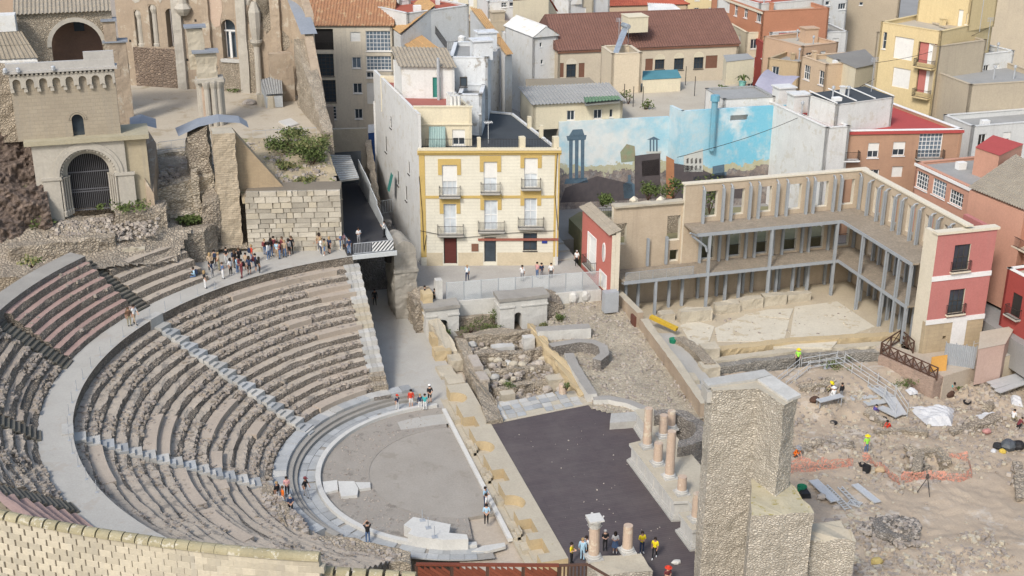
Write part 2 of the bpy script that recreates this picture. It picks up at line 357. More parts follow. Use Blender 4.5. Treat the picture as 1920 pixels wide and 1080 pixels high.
# loose marble in the orchestra
for poly, z, lab in (([(605, 903), (632, 900), (634, 918), (608, 924)], .22, 'white marble slab beside the ring kerb, nearest the seats'),
                     ([(634, 902), (664, 902), (672, 916), (670, 928), (640, 931), (636, 918)], .26, 'white marble slab in the middle of the slab strip'),
                     ([(666, 904), (694, 904), (695, 914), (674, 917)], .24, 'white marble slab at the inner end of the slab strip')):
    b = B(); b.prism(pp(poly, z), -.1, z); tag(b.build('marble_slab', WHITE), lab, 'slab')
t = thing('white_podium', 'white marble podium with stepped outline at the near rim of the orchestra', 'podium', (*at(815, 1000, 0), 0))
b = B(); b.prism(pp([(757, 984), (775, 969), (845, 983), (842, 999), (875, 1002), (878, 1011), (830, 1012), (780, 1006), (765, 1000), (772, 992)], .95), -.1, .95); b.build('block', WHITE, t)
for x, y in ((792, 976), (803, 990), (815, 1007)):
    q = at(x, y, .95); b = B(); b.box((q[0]-.2, q[1]-.2, .95), (q[0]+.2, q[1]+.2, 1.0)); b.tube([(*q, .98), (*q, 1.9)], .03, 5); b.build('barrier_post', STEEL, t)
b = B(); b.prism(pp([(884, 1034), (905, 1024), (946, 1018), (948, 1025), (915, 1034)], .1), -.1, .14); tag(b.build('marble_strip', WHITE), 'low white marble strip at the near corner of the orchestra', 'slab')
# ================================================================== pulpitum
t = thing('proscenium_wall', 'long sandstone stage front with alternating curved and square niches', 'stage wall', (3, 0, 0))
y0, y1 = -16.2, 13.2; xf = 2.1; out = [(4.1, y1), (4.1, y0), (xf, y0)]
for yc, kd in sorted([(10.5, 1), (5.7, 0), (1.1, 1), (-3.7, 0), (-7.9, 1), (-11.4, 0), (-14.2, 0)]):
    if kd: out += [(xf+1.25*math.sin(math.pi*i/12), yc-1.15*math.cos(math.pi*i/12)) for i in range(13)]
    else: out += [(xf, yc-.95), (xf+.95, yc-.95), (xf+.95, yc+.95), (xf, yc+.95)]
    bb = B(); bb.prism([(xf-.1, yc-1.3), (xf+1.3, yc-1.3), (xf+1.3, yc+1.3), (xf-.1, yc+1.3)], -.2, .28); bb.build('niche_floor', SANDG, t)
out += [(xf, y1)]
b = B(); b.prism(out, -.3, 1.16, 0, 1); b.build('wall', [SANDY, SANDG], t)
for yc in (8.2, 3.4, -1.3, -5.9, -9.8, -12.8):
    bb = B(); rough(bb, [(xf-.55, yc-.55), (xf+.1, yc-.5), (xf+.1, yc+.5), (xf-.55, yc+.45)], -.1, .45, .2, .07, .1, int(yc*7) % 99); bb.build('pedestal_stub', SANDG, t)
for yc in (3.4, -1.3, -9.8):
    bb = B()
    for i in range(3): bb.box((1.5+.25*i, yc-1.6, -.1), (2.1, yc-.75, .3+.25*i))
    bb.build('stair', SANDG, t)
b = B(); b.box((1.42, -16.2, -.2), (2.2, 13, .05)); b.build('apron', SANDG, t)
# ================================================================== stage
sp = [(4.1, 4.9), (13.9, 6.2), (15.2, 5.9), (16.4, 4.9), (17.2, 3.6), (18, 2.5), (18, -30), (4.1, -30)]
b = B(); b.prism(sp, -.4, 1.1); struct('stage_floor', b, STAGE)
b = B(); scatter(b, [(5, 3), (13, 4), (13, -16), (5, -18)], 1.09, 50, .04, .14); tag(b.build('stone_litter', CHIP2, kind='stuff'), 'few pale chips lying on the dark stage floor', 'stones')
# ================================================================== seating
def tiers(root, r0, r1, z0, z1, n, lo, hi, mt, seed, amp=1., res=.16, neat=()):
    """lo/hi give the angle where a row of radius r ends"""
    dr = (r1-r0)/n; dz = (z1-z0)/n; made = []
    for i in range(n):
        ra, rb = r0+dr*i, r0+dr*(i+1); za, zb = z0+dz*i, z0+dz*(i+1); s, e = lo(ra), hi(ra)
        if e-s < .5: continue
        k = max(3, int(R(e-s)*ra/res)); A = np.radians(np.linspace(s, e, k+1)); C = np.stack([np.cos(A)*ra, np.sin(A)*ra, A*0+i*3.3], -1)
        er = np.clip((vn(C, .55, seed)-.35)*1.5, 0, 1)*amp; jit = (vn(C, 2.6, seed+3)-.5)*amp; j2 = (vn(C, 5.5, seed+4)-.5)*amp
        prof = [(ra-.04+0*er, za-.12+0*er), (ra+.05+.12*jit, za+dz*.35+.1*j2), (ra+.1+.3*er+.15*jit, za+dz*.72-.08*er), (ra+.16+.38*er+.12*j2, zb-.02-.12*er+.08*jit),
                (ra+.34+.4*er+.1*jit, zb-.03*er+.06*j2), (ra+dr*.75+0*er, zb+.05*jit), (rb+.08+0*er, zb+.06*er+.05*j2)]
        P = [[(float(math.cos(a)*rr), float(math.sin(a)*rr), float(zz)) for a, rr, zz in zip(A, q[0], q[1])] for q in prof]
        bb = B(); bb.grid(P[::-1], [0, 0, 0, 1, 1, 1])
        for q in (0, -1):
            bb.poly([p[q] for p in P]+[(P[-1][q][0], P[-1][q][1], za-.3), (P[0][q][0], P[0][q][1], za-.3)], 1)
        bb.build('seat_row', [mt(i), RISER], root); made.append((ra, dr, za, zb, s, e))
    return made
def rubble_on(root, rows, dens, seed, lo=.08, hi=.34):
    bb = B(); rr = random.Random(seed)
    for ra, dr, za, zb, s, e in rows:
        C = None
        for _ in range(int(R(e-s)*ra*dens)):
            a = rr.uniform(s+.3, e-.3); q = np.array([[math.cos(R(a))*ra, math.sin(R(a))*ra, ra]])
            if vn(q, .4, seed)[0] < .47: continue
            r_ = ra+dr*(.08+.86*rr.random()**1.5); sz = lo+(hi-lo)*rr.random()**4.5
            x, y, _z = pol(r_, a); bb.rock((x, y, zb+sz*.02-(.12 if r_ < ra+.3*dr else 0)), (sz*rr.uniform(.8, 1.5), sz, sz*rr.uniform(.45, .9)), rr.randrange(2))
    bb.build('loose_stones', [CHIPD, CHIP], root, 'stuff')
def xend(x): return lambda r: math.degrees(math.acos(x/r))
lowA, lowB = 141., 182.5
w1 = thing('seating_wedge', 'lower seating wedge of broken rubble rows beside the side entrance', 'seating', pol(22, 120))
w2 = thing('seating_wedge', 'middle lower seating wedge of rubble rows between the two marble stairs', 'seating', pol(22, 160))
w3 = thing('seating_wedge', 'lower seating wedge of rubble rows nearest the foreground wall', 'seating', pol(22, 205))
NR = 15; RA, RB, ZA, ZB = 15., 29.2, .75, 7.75
rw1 = tiers(w1, RA, RB, ZA, ZB, NR, lambda r: math.degrees(math.acos(-4.4/r)), lambda r: lowA-57.3*.75/r, lambda i: WORN if i in (0, 2, 14) else TREAD, 11, 1.15)
rw2 = tiers(w2, RA, RB, ZA, ZB, NR, lambda r: lowA+57.3*.75/r, lambda r: lowB-57.3*.75/r, lambda i: TREAD, 12, 1.35)
rw3 = tiers(w3, RA, RB, ZA, ZB, NR, lambda r: lowB+57.3*.75/r, lambda r: 238, lambda i: TREAD, 13, .8)
rubble_on(w1, rw1, 18, 21, .05, .34); rubble_on(w2, rw2, 19, 22, .05, .36); rubble_on(w3, rw3, 10, 23, .05, .28)
def neat(root, i, s, e, mt=WORN):        # restored smooth stretch of a row
    dr = (RB-RA)/NR; dz = (ZB-ZA)/NR; ra = RA+dr*i; z = ZA+dz*(i+1)
    bb = B(); A, D = arc(ra-.05, s, e, 24), arc(ra+dr+.02, s, e, 24)
    bb.grid([[(*p, z+.05) for p in D], [(*p, z+.05) for p in A], [(*p, z-dz-.1) for p in A]])
    for P, Q in ((A[0], D[0]), (A[-1], D[-1])): bb.poly([(*P, z-dz), (*Q, z-dz), (*Q, z+.05), (*P, z+.05)])
    bb.build('restored_seat', mt, root)
for i, s, e in ((9, 166, 181), (8, 165, 181), (5, 148, 168), (4, 172, 180), (2, 150, 158)): neat(w2, i, s, e)
for i, s, e in ((14, 101, 124), (12, 99.5, 109), (11, 99, 107), (7, 101, 113), (0, 110, 130), (9, 112, 118)): neat(w1, i, s, e)
for i, s, e in ((13, 184, 196), (7, 185, 200), (7, 202, 216), (4, 186, 190)): neat(w3, i, s, e)
# end wall of the seats along the entrance passage
b = B(); pr = [(-4.5, 13.2, .7)]
for i in range(NR):
    r_ = RA+(RB-RA)/NR*i; y = math.sqrt(r_*r_-4.4**2); z = ZA+(ZB-ZA)/NR*(i+1); pr += [(-4.5, y, pr[-1][2]), (-4.5, y, z)]
pr += [(-4.5, 29.5, 7.75)]
b.poly([(-3.05, p[1], p[2]-.06) for p in pr]+[(-3.05, 29.5, -.3), (-3.05, 13.2, -.3)], 0)
b.poly([(-4.6, 13.1, -.2), (-3.05, 13.1, -.2), (-3.05, 13.1, .9), (-4.6, 13.1, .9)]); tag(b.build('passage_wall', RUBG), 'dark stepped flank wall of the seats beside the side entrance passage', 'wall')
tb = thing('edge_blocks', 'white marble seat blocks stepping down the right edge of the seats', 'seating', (-3.8, 20, 0))
for i in range(NR):
    r_ = RA+(RB-RA)/NR*i; y = math.sqrt(r_*r_-3.8**2); z = ZA+(ZB-ZA)/NR*(i+1)
    mt = WHITES if i > 9 or 1 < i < 7 else (SANDG if i > 6 else RUBP)
    yb = math.sqrt((r_+.95)**2-3.8**2); x = -4.6
    for wd in (.52, .5, .55):
        bb = B(); j = rnd.uniform(-.04, .04); bb.hexa([(x, y+j, z-.55), (x+wd, y+j, z-.55), (x+wd, yb, z-.55), (x, yb, z-.55), (x, y+j+.02, z+.08), (x+wd-.02, y+j+.02, z+.07), (x+wd-.02, yb, z+.08), (x, yb, z+.08)])
        bb.build('block', mt, tb); x += wd+.01
# stairs between the wedges
def stair(ang, label, wd=1.35):
    t = thing('marble_stair', label, 'stair', pol(RA, ang)); ca_, sa_ = math.cos(R(ang)), math.sin(R(ang)); dr = (RB-RA)/NR; dz = (ZB-ZA)/NR
    def blk(r0, r1, s0, s1, z0, z1, nm, mt):
        bb = B(); q = [(r0, s0), (r1, s0), (r1, s1), (r0, s1)]; P = [(r*ca_-s*sa_, r*sa_+s*ca_) for r, s in q]
        bb.hexa([(*p, z0) for p in P]+[(*p, z1+rnd.uniform(-.012, .012)) for p in P]); bb.build(nm, mt, t)
    for i in range(-1, NR):
        ra = RA+dr*i; z = ZA+dz*(i+1); j = rnd.uniform(-.08, .08)
        blk(ra+.05, ra+dr+.04, -wd/2+j, wd/2+j, z-dz-.25, z+.16, 'landing', BLUE if rnd.random() < .5 else WHITES)
        sd_ = wd/2+j; blk(ra-.38, ra+.04, sd_-.8, sd_-.02, z-dz-.1, z-dz*.5+.14, 'step', BLUE if rnd.random() < .6 else WHITES)
    blk(RB-.1, RB+.7, -wd/2-.1, wd/2+.25, ZB-.3, 8.72, 'landing', WHITES)
    return t
stair(lowA, 'bluish marble stair running down the lower seats toward the far orchestra rim'); stair(lowB, 'bluish marble stair crossing the lower seats on the left side')
# rubble bank at the near end of the lowest rows
b = B(); rough(b, pp([(486, 905), (505, 912), (530, 950), (575, 985), (580, 1003), (545, 1008), (510, 965), (478, 920)], 1.4), -.2, 1.7, .25, .25, .35, 41, 0, 0, .15, 1.6)
tb2 = thing('rubble_bank', 'pale rubble bank ending the seats beside the four visitors', 'rubble', (*at(530, 960, 0), 0)); b.build('core', RUBP, tb2)
b = B(); scatter(b, pp([(486, 905), (510, 912), (540, 950), (580, 990), (575, 1005), (500, 965)], 1.6), 1.6, 170, .15, .5, 0, 2); b.build('loose_stones', [CHIP2, CHIP], tb2, 'stuff')
b = B(); rough(b, pp([(598, 1012), (640, 1008), (700, 1025), (770, 1040), (770, 1060), (600, 1050)], 1.0), -.2, 1.2, .3, .2, .3, 44, 0, 0, .15, 1.6)
tb3 = thing('rubble_bank', 'low rubble bank of rough layers behind the lower coping', 'rubble', (*at(680, 1035, 0), 0)); b.build('core', RUBP, tb3)
b = B(); scatter(b, pp([(600, 1015), (640, 1010), (700, 1025), (760, 1040), (760, 1055), (610, 1045)], 1.2), 1.15, 120, .12, .4, 0, 2); b.build('loose_stones', [CHIP2, CHIP], tb3, 'stuff')
# inner wall under the walkway, walkway
b = B(); A = arc(29.2, 97, 240, 200)
P = np.array([[(x, y, z) for x, y in A] for z in (7.5, 7.8, 8.1, 8.4, 8.62)]); d = (vn(P, 2.2, 5)-.5)*.14; rr = np.linalg.norm(P[..., :2], axis=-1, keepdims=True); P[..., :2] *= 1+d[..., None]/rr
b.grid(P[::-1].tolist()); tag(b.build('walkway_wall', RISER), 'dark rubble riser below the curved walkway', 'wall')
b = B(); b.grid([[(*p, 8.62) for p in arc(31.6, 96, 240, 120)], [(*p, 8.62) for p in arc(29.15, 96, 240, 120)]]); b.poly([(*p, 8.615) for p in [(-3.3, 28.9), (-3.3, 33), (-15, 34.5), (-19.5, 31.5), (-20.6, 29.9), (-17.9, 25.6), (-15, 27.5), (-9, 30.3)]]); struct('walkway', b, CONC)
for i, a in enumerate(list(range(126, 206, 4))):
    x, y, _z = pol(29.45, a, 0); b = B(); b.tube([(x, y, 8.6), (x, y, 9.55)], .025, 5); b.box((x-.1, y-.1, 8.6), (x+.1, y+.1, 8.64))
    tag(b.build('barrier_post', STEEL), 'thin steel barrier post on the inner edge of the walkway', 'post', 'barrier posts along the curved walkway')
# upper seats
def upper(label, s, e, n, mt, r1, z1, seed, amp, dens=0):
    t = thing('upper_seating', label, 'seating', pol(33, (s+e)/2, 8)); rows = tiers(t, 31.55, r1, 8.45, z1, n, (lambda r: s) if not callable(s) else s, lambda r: e, mt, seed, amp)
    if dens: rubble_on(t, rows, dens, seed+50)
    return t
upper('upper seating of worn grey steps below the ruined walls', 124, 137.6, 5, lambda i: TREAD, 36.4, 11.3, 31, .35)
upper('upper seating of pink sandstone steps with a broken middle', 140.6, 159.6, 7, lambda i: PINK, 36.6, 12.6, 32, .55, 2)
upper('collapsed upper seating of loose rubble on the left edge', 163, 181.6, 7, lambda i: EARTH, 36.6, 12.4, 33, 1.7, 12)
upper('collapsed upper seating between the two lowest timber stairs', 185.4, 201.8, 7, lambda i: TREAD, 36.6, 12.4, 34, 1.7, 12)
upper('pink upper seating steps peeping over the foreground coping', 206, 216, 7, lambda i: PINK, 36.6, 12.4, 35, .3)
def tstair(a, r1, z1, label):
    t = thing('timber_stair', label, 'stair', pol(31.6, a, 8.6)); c_, s_ = math.cos(R(a)), math.sin(R(a)); n = 16 if r1 > 36 else 13
    bb = B(); w_ = .75; q = [(31.4, -w_), (r1, -w_), (r1, w_), (31.4, w_)]; P = [(r*c_-s*s_, r*s_+s*c_) for r, s in q]
    bb.hexa([(*p, 8.2) for p in P]+[(*P[0], 8.55), (*P[1], z1-.25), (*P[2], z1-.25), (*P[3], 8.55)]); bb.build('slope', SANDG, t)
    for i in range(n):
        r0 = 31.3+(r1-31.3)*i/n; z = 8.75+(z1-8.75)*i/n; q = [(r0, -w_), (r0+.3, -w_), (r0+.3, w_), (r0, w_)]; P = [(r*c_-s*s_, r*s_+s*c_) for r, s in q]
        bb = B(); bb.hexa([(*p, z-.35) for p in P]+[(*p, z+rnd.uniform(-.02, .02)) for p in P]); bb.build('step', TIMB, t)
tstair(139.1, 37.8, 12.2, 'dark timber stair between the grey and the pink upper seats'); tstair(161.3, 37, 12.6, 'dark timber stair between pink seats and collapsed rubble')
tstair(183.5, 36.5, 12.4, 'dark timber stair at the left edge between two rubble stretches'); tstair(203.9, 36.5, 12.4, 'dark timber stair just above the foreground coping')
# rim wall on top of the pink seats
b = B(); A, D = arc(36.6, 140.5, 166, 40), arc(38.3, 140.5, 166, 40)
b.grid([[(*p, 6) for p in D], [(*p, 13.2) for p in D], [(*p, 13.1) for p in A], [(*p, 12) for p in A]], [0, 1, 0]); tag(b.build('rim_wall', [RUBG, CONCD]), 'broad grey rim wall above the pink upper seats', 'wall')
# ================================================================== side entrance passage
b = B(); b.poly([(-3.2, 11.4, .02), (1.6, 11.4, .02), (4.2, 13.5, .05), (3.4, 24, .35), (2.2, 40, .5), (-3.2, 40, .5)]); struct('passage_floor', b, CONC)
b = B(); b.poly([(-3.2, 8, .012), (2, 8, .012), (2.2, 13.6, .012), (-3.2, 13.6, .012)]); struct('entrance_apron', b, CONC)
t = thing('passage_side_wall', 'sandstone wall of big worn blocks along the right of the entrance passage', 'wall', (3.3, 24, 0))
b = B(); rough(b, [(2.7, 36), (3.3, 26), (3.9, 20.5), (5., 20.5), (4.4, 27), (3.8, 36)], -.3, [3.4, 2.3, 1., 1., 2.6, 3.4], .3, .13, .15, 55); b.build('wall', SANDG, t)
for q, s in (((3.5, 21), (1.6, 1.3, 1.2)), ((4.4, 19.3), (1.2, 1.6, 1.)), ((3.1, 17.6), (1.5, 2.4, .5)), ((3.3, 14.8), (1.6, 1.7, .9)), ((3.6, 24), (1.1, 1.5, 1.5))):
    b = B(); rough(b, [(q[0]-s[0]/2, q[1]-s[1]/2), (q[0]+s[0]/2, q[1]-s[1]/2), (q[0]+s[0]/2, q[1]+s[1]/2), (q[0]-s[0]/2, q[1]+s[1]/2)], -.2, s[2], .25, .08, .12, int(q[1]*9)); b.build('block', SANDY if rnd.random() < .6 else SANDG, t)
# ================================================================== foreground curved wall of coursed blocks
def arc3(p, q, r, t):                    # quadratic through three points, t 0..1
    a = (1-t)*(1-2*t); b_ = 4*t*(1-t); c = t*(2*t-1); return tuple(a*p[i]+b_*q[i]+c*r[i] for i in (0, 1))
FB = M('ashlar', (.44, .395, .305), (.385, .35, .28), .4, 6, bump=.25, streak=.4, sc=(.3, .29, .26), rand=.15)
COPE = M('lichen_coping', (.31, .275, .18), (.235, .205, .12), 1.1, 7, bump=.7, patch=2.2, pcol=(.42, .39, .31), lichen=.62, rand=.08)
def blockwall(label, P0, P1, P2, ta, tb_, ztop, rows, seed, endcap=False):
    t = thing('block_wall', label, 'wall', (*P1, ztop-4)); rr = random.Random(seed); N_ = 4000; path = [arc3(P0, P1, P2, ta+(tb_-ta)*i/N_) for i in range(N_+1)]
    L = [0]
    for i in range(N_): L.append(L[-1]+math.dist(path[i], path[i+1]))
    def pt(s):
        i = min(N_-1, max(0, int(s/L[-1]*N_))); p, q = path[i], path[i+1]; d = math.atan2(q[1]-p[1], q[0]-p[0]); return p, d
    bw, bh = .765, .41
    bb = B(); c = .018; w_, h_, d_ = bw-.03, bh-.004, .42        # chamfered block, face at y=-d_/2
    bb.hexa([(-w_/2, -d_/2+c, 0), (w_/2, -d_/2+c, 0), (w_/2, d_/2, 0), (-w_/2, d_/2, 0), (-w_/2, -d_/2+c, h_), (w_/2, -d_/2+c, h_), (w_/2, d_/2, h_), (-w_/2, d_/2, h_)])
    bb.hexa([(-w_/2+c, -d_/2, c), (w_/2-c, -d_/2, c), (w_/2, -d_/2+c, 0), (-w_/2, -d_/2+c, 0), (-w_/2+c, -d_/2, h_-c), (w_/2-c, -d_/2, h_-c), (w_/2, -d_/2+c, h_), (-w_/2, -d_/2+c, h_)])
    ob = bb.build('block', FB, t); me = ob.data; bpy.data.objects.remove(ob)
    bb = B(); r_ = .36; n = 8; cw = bw-.055
    bb.grid([[(x, -r_*math.cos(math.pi*j/n), .02+r_*.95*math.sin(math.pi*j/n)) for j in range(n+1)] for x in (-cw/2, -cw/2+.03, cw/2-.03, cw/2)])
    for x in (-cw/2, cw/2): bb.poly([(x, -r_*math.cos(math.pi*j/n), .02+r_*.95*math.sin(math.pi*j/n)) for j in range(n+1)])
    oc = bb.build('coping', COPE, t, smooth=False); mc = oc.data; bpy.data.objects.remove(oc)
    nb = int(L[-1]/bw)
    core = B(); pts = [pt(L[-1]*i/40) for i in range(41)]
    fr = [(p[0]+math.sin(d)*.17, p[1]-math.cos(d)*.17) for p, d in pts]; bk = [(p[0]-math.sin(d)*.3, p[1]+math.cos(d)*.3) for p, d in pts]
    core.prism(fr+bk[::-1], ztop-rows*bh-3, ztop); core.build('core', M('joint_mortar', (.13, .11, .08)), t)
    for i in range(nb):
        s = (i+.5)*L[-1]/nb; p, d = pt(s); o = put('coping', mc, t); o.matrix_parent_inverse = Matrix.Translation(-t.location); o.location = (*p, ztop+rr.uniform(-.012, .012)); o.rotation_euler = (0, rr.uniform(-.02, .02), d)
        for k in range(rows):
            o = put('block', me, t); s2 = s+(.5*bw if k % 2 else 0)-.1*(k % 3 == 1)
            p2, d2 = pt(min(s2, L[-1])); o.location = (p2[0], p2[1], ztop-(k+1)*bh); o.rotation_euler = (0, 0, d2)
    return t
q0, q1, q2 = at(0, 957, 15), at(300, 1008, 15), at(598, 1035, 15)
blockwall('long curved foreground wall of yellowish blocks with rounded lichen coping', q0, q1, q2, -.06, 1., 14.62, 11, 5)
q0, q1, q2 = at(598, 1064, 13.6), at(690, 1070, 13.6), at(782, 1076, 13.6)
blockwall('short lower foreground block wall with rounded coping beside the red boards', q0, q1, q2, 0, 1., 13.3, 4, 6)
# ================================================================== scene building: podium and columns
POD = M('podium_stone', (.5, .49, .455), (.42, .41, .38), .7, 6, bump=.15, streak=.25)
t = thing('scene_podium', 'pale moulded podium of the scene building on the right of the stage', 'podium', (15, -8, 1.1))
pod = [(13.35, -4.4), (13.35, -13.4), (14.45, -13.6), (14.45, -15.2), (13.1, -15.2), (13.1, -17.4), (17.2, -17.4), (17.2, 1), (15.9, 1), (15.7, -2.2), (14.4, -4.2)]
def off(poly, d):
    n = len(poly); o = []
    ar = sum(poly[i][0]*poly[(i+1) % n][1]-poly[(i+1) % n][0]*poly[i][1] for i in range(n)); sg = 1 if ar > 0 else -1
    for i in range(n):
        p0, p1, p2 = poly[i-1], poly[i], poly[(i+1) % n]; u = Vector((p1[0]-p0[0], p1[1]-p0[1])).normalized(); v = Vector((p2[0]-p1[0], p2[1]-p1[1])).normalized()
        n1 = Vector((u.y, -u.x))*sg; n2 = Vector((v.y, -v.x))*sg; k = 1+n1.dot(n2); q = (n1+n2)*(d/max(k, .3)); o.append((p1[0]+q.x, p1[1]+q.y))
    return o
b = B(); b.prism(pod, 1, 2.75, 0, 1); b.build('block', [POD, SANDG], t)
for z0, z1, d in ((1.09, 1.28, .28), (1.28, 1.4, .17), (1.4, 1.5, .08), (2.45, 2.55, .07), (2.55, 2.78, .16)):
    b = B(); A = off(pod, d); b.prism(A, z0, z1, 0, 1, True); b.build('moulding', [WHITES if z0 < 2 else POD, WHITES if z0 < 2 else SANDG], t)
for s in (-5.6, -7.4, -9.2, -11, -12.6):
    b = B(); b.box((13.3, s-.12, 1.5), (13.42, s+.12, 2.45)); b.build('pilaster', POD, t)
b = B(); rough(b, [pol(3.2, a)[:2] for a in range(-100, 100, 10)]+[pol(2.2, a)[:2] for a in range(100, -100, -10)], 0, 2.7, .25, .08, .2, 61)
b.v = [(x+16.6, y-4.2, z+1) for x, y, z in b.v]; b.build('exedra_wall', RUBG, t)
b = B(); b.prism([(13.6, 1.3), (16.8, .9), (17, 2.6), (14.3, 2.9)], 1.1, 1.75); tag(b.build('cornice_slab', WHITES), 'flat weathered slab lying at the far end of the podium', 'slab')
def column(px, pb, pt_, z, label, r=.36, capital=False):
    x, y = at(px, pb, z); h = zat(px, pt_, x, y)-z; t = thing('column', label, 'column', (x, y, z)); b = B()
    b.box((x-r*1.45, y-r*1.45, z-.02), (x+r*1.45, y+r*1.45, z+.12)); b.lathe((x, y, z+.12), [(r*1.4, 0), (r*1.45, .07), (r*1.2, .14), (r*1.3, .2), (r*1.05, .27)], 16); b.build('base', WHITES, t)
    k = .75 if capital else 0; b = B(); n = max(3, int((h-k)/.5)); pr = []
    for i in range(n+1):
        s = i/n; pr += [(r*(1.02-.1*s)*(1+rnd.uniform(-.02, .02)), .36+(h-k-.36)*s)]
    b.lathe((x, y, z), pr, 16); b.build('shaft', COLM, t)
    if capital:
        zc = z+h-k; b = B(); b.lathe((x, y, zc), [(r*.95, 0), (r*1.08, .05), (r*1.0, .1), (r*1.15, .35), (r*1.45, .62)], 16); b.box((x-r*1.35, y-r*1.35, zc+.62), (x+r*1.35, y+r*1.35, zc+.74)); b.build('capital', WHITE, t)
        for row, (rr, zz, nn) in enumerate(((1.1, .02, 8), (1.16, .26, 8), (1.42, .52, 4))):
            for i in range(nn):
                a = 6.283*(i+.5*(row % 2))/nn; c_, s_ = math.cos(a), math.sin(a); bb = B(); R0 = r*rr
                bb.grid([[(x+c_*(R0+o_)-s_*w_, y+s_*(R0+o_)+c_*w_, zc+zz+h_) for w_ in (-wd, 0, wd)] for o_, h_, wd in ((0, 0, .09), (.03, .12, .11), (.07, .22, .09), (.13, .23, .05))]); bb.build('acanthus_leaf', WHITE, t)
for a in ((1213, 838, 765, 2.78, 'tall pink column at the far front corner of the podium'), (1243, 818, 778, 2.78, 'pink column stump behind the tall corner column'), (1258, 803, 770, 2.78, 'short rosy column stump farthest from the camera on the podium'),
          (1233, 870, 830, 2.78, 'thick pinkish column stump between the two tall columns'), (1255, 895, 808, 2.78, 'tallest banded pink column in the middle of the podium'), (1278, 925, 893, 2.78, 'stubby grey column stump on the projecting podium corner'), (1305, 975, 925, 2.78, 'pink column on the separate pedestal beside the rubble tower')):
    column(*a)
# near pair of columns on a rubble base
q = at(1103, 1050, 3); q2 = at(1203, 1038, 3)
b = B(); rough(b, [(q[0], q[1]-1.9), (q2[0], q2[1]-2.1), q2, (q[0], q[1]+.5)], .9, 2.98, .13, .05, .05, 71, 0, 1, .08, 3.); tag(b.build('rubble_plinth', [TOWR, SANDG]), 'rubble plinth carrying two pink columns at the lower edge', 'plinth')
column(1113, 1046, 970, 2.98, 'pink column with white leafy capital on the near rubble plinth', .38, True); column(1176, 1034, 985, 2.98, 'broken pink column shaft on the near rubble plinth', .36)
# ================================================================== tall rubble tower and stepped walls
tw = [(11.85, -20.5), (16., -20.3), (16.57, -24.1), (15.2, -24.9), (14.7, -22.3), (11.75, -21.8)]
t = thing('rubble_tower', 'tall slender rubble masonry pier with pale slab top in the foreground', 'tower', (14, -22, 0))
b = B(); rough(b, tw, -2.5, 16.15, .11, .07, .02, 81, 0, 1, .05, 3.2); b.build('masonry', [TOWR, SANDG], t)
b = B(); b.prism([(11.6, -20.4), (16.2, -20.1), (16.3, -21.), (14.9, -21.3), (11.55, -21.4)], 16.1, 16.32); b.build('cap_slab', WHITES, t)
b = B(); b.prism([(15.1, -21.32), (16.33, -21.02), (16.8, -24.1), (15.6, -24.6)], 16.1, 16.3); b.build('cap_slab', WHITES, t)
b = B(); b.prism([(11.55, -20.45), (11.83, -20.45), (11.75, -21.7), (11.45, -21.6)], 15.2, 16.0); b.build('side_slab', CONC, t)
b = B(); rough(b, [(12.7, -26.5), (16.7, -27.3), (17.0, -23.2), (14.7, -22.4)], -2.5, 9.5, .12, .07, .12, 82, 0, 1, .05, 3.4); tag(b.build('stepped_wall', [TOWR, M('lichen_top', (.4, .36, .26), (.33, .295, .2), 1.2, 7, bump=.6, lichen=.56)]), 'lichen topped rubble wall standing before the tall pier', 'wall')
b = B(); rough(b, [(16.8, -26.4), (19.9, -27.5), (20.3, -24.9), (17.0, -24.8)], -2.5, 6.9, .13, .06, .3, 83, 0, 1, .09, 3.4); tag(b.build('stepped_wall', [TOWR, SANDG]), 'lowest broken rubble wall at the bottom right', 'wall')
# ================================================================== red timber boards, bottom edge
REDW = M('red_timber', (.19, .055, .03), (.13, .038, .022), 1.2, 9, bump=.3, rough=.6, rand=.18)
DKW = M('brown_timber', (.09, .05, .035), (.065, .038, .028), 1.2, 9, bump=.3, rand=.15)
g0, g1, g2 = at(780, 1056, 11), at(1048, 1058, 11), at(1103, 1056, 11)
t = thing('timber_hoarding', 'red brown timber hoarding with slanted boards at the bottom edge', 'hoarding', (*g0, 8))
d = Vector((g1[0]-g0[0], g1[1]-g0[1], 0)); L = d.length; d.normalize(); nrm = Vector((d.y, -d.x, 0)); P0 = Vector((*g0, 0))
b = B(); b.bar(P0+Vector((0, 0, 10.93)), P0+d*L+Vector((0, 0, 10.93)), .22, .12); b.build('top_rail', REDW, t)
for i in range(5):
    p = P0+d*(L*i/4); b = B(); b.bar(p+Vector((0, 0, 7.5)), p+Vector((0, 0, 10.9)), .16, .14); b.build('post', DKW, t)
for i in range(4):
    for j in range(-4, 9):
        s0 = L*i/4+.1; s1 = L*(i+1)/4-.1; a = s0+j*.34; e0 = max(a, s0); e1 = min(a+2.2, s1)
        if e1-e0 < .15: continue
        z = lambda s: 10.82-(s-a)*.75
        b = B(); h = .2
        b.hexa([tuple(P0+d*e0+nrm*o_+Vector((0, 0, z(e0)-h))) for o_ in (.0,)]+[tuple(P0+d*e1+Vector((0, 0, z(e1)-h))), tuple(P0+d*e1+nrm*.05+Vector((0, 0, z(e1)-h))), tuple(P0+d*e0+nrm*.05+Vector((0, 0, z(e0)-h)))]
               +[tuple(P0+d*e0+Vector((0, 0, min(10.86, z(e0)+.03)))), tuple(P0+d*e1+Vector((0, 0, z(e1)+.03))), tuple(P0+d*e1+nrm*.05+Vector((0, 0, z(e1)+.03))), tuple(P0+d*e0+nrm*.05+Vector((0, 0, min(10.86, z(e0)+.03))))]); b.build('board', REDW, t)
t = thing('timber_fence', 'dark brown upright board fence turning the corner beside the red hoarding', 'fence', (*g1, 8))
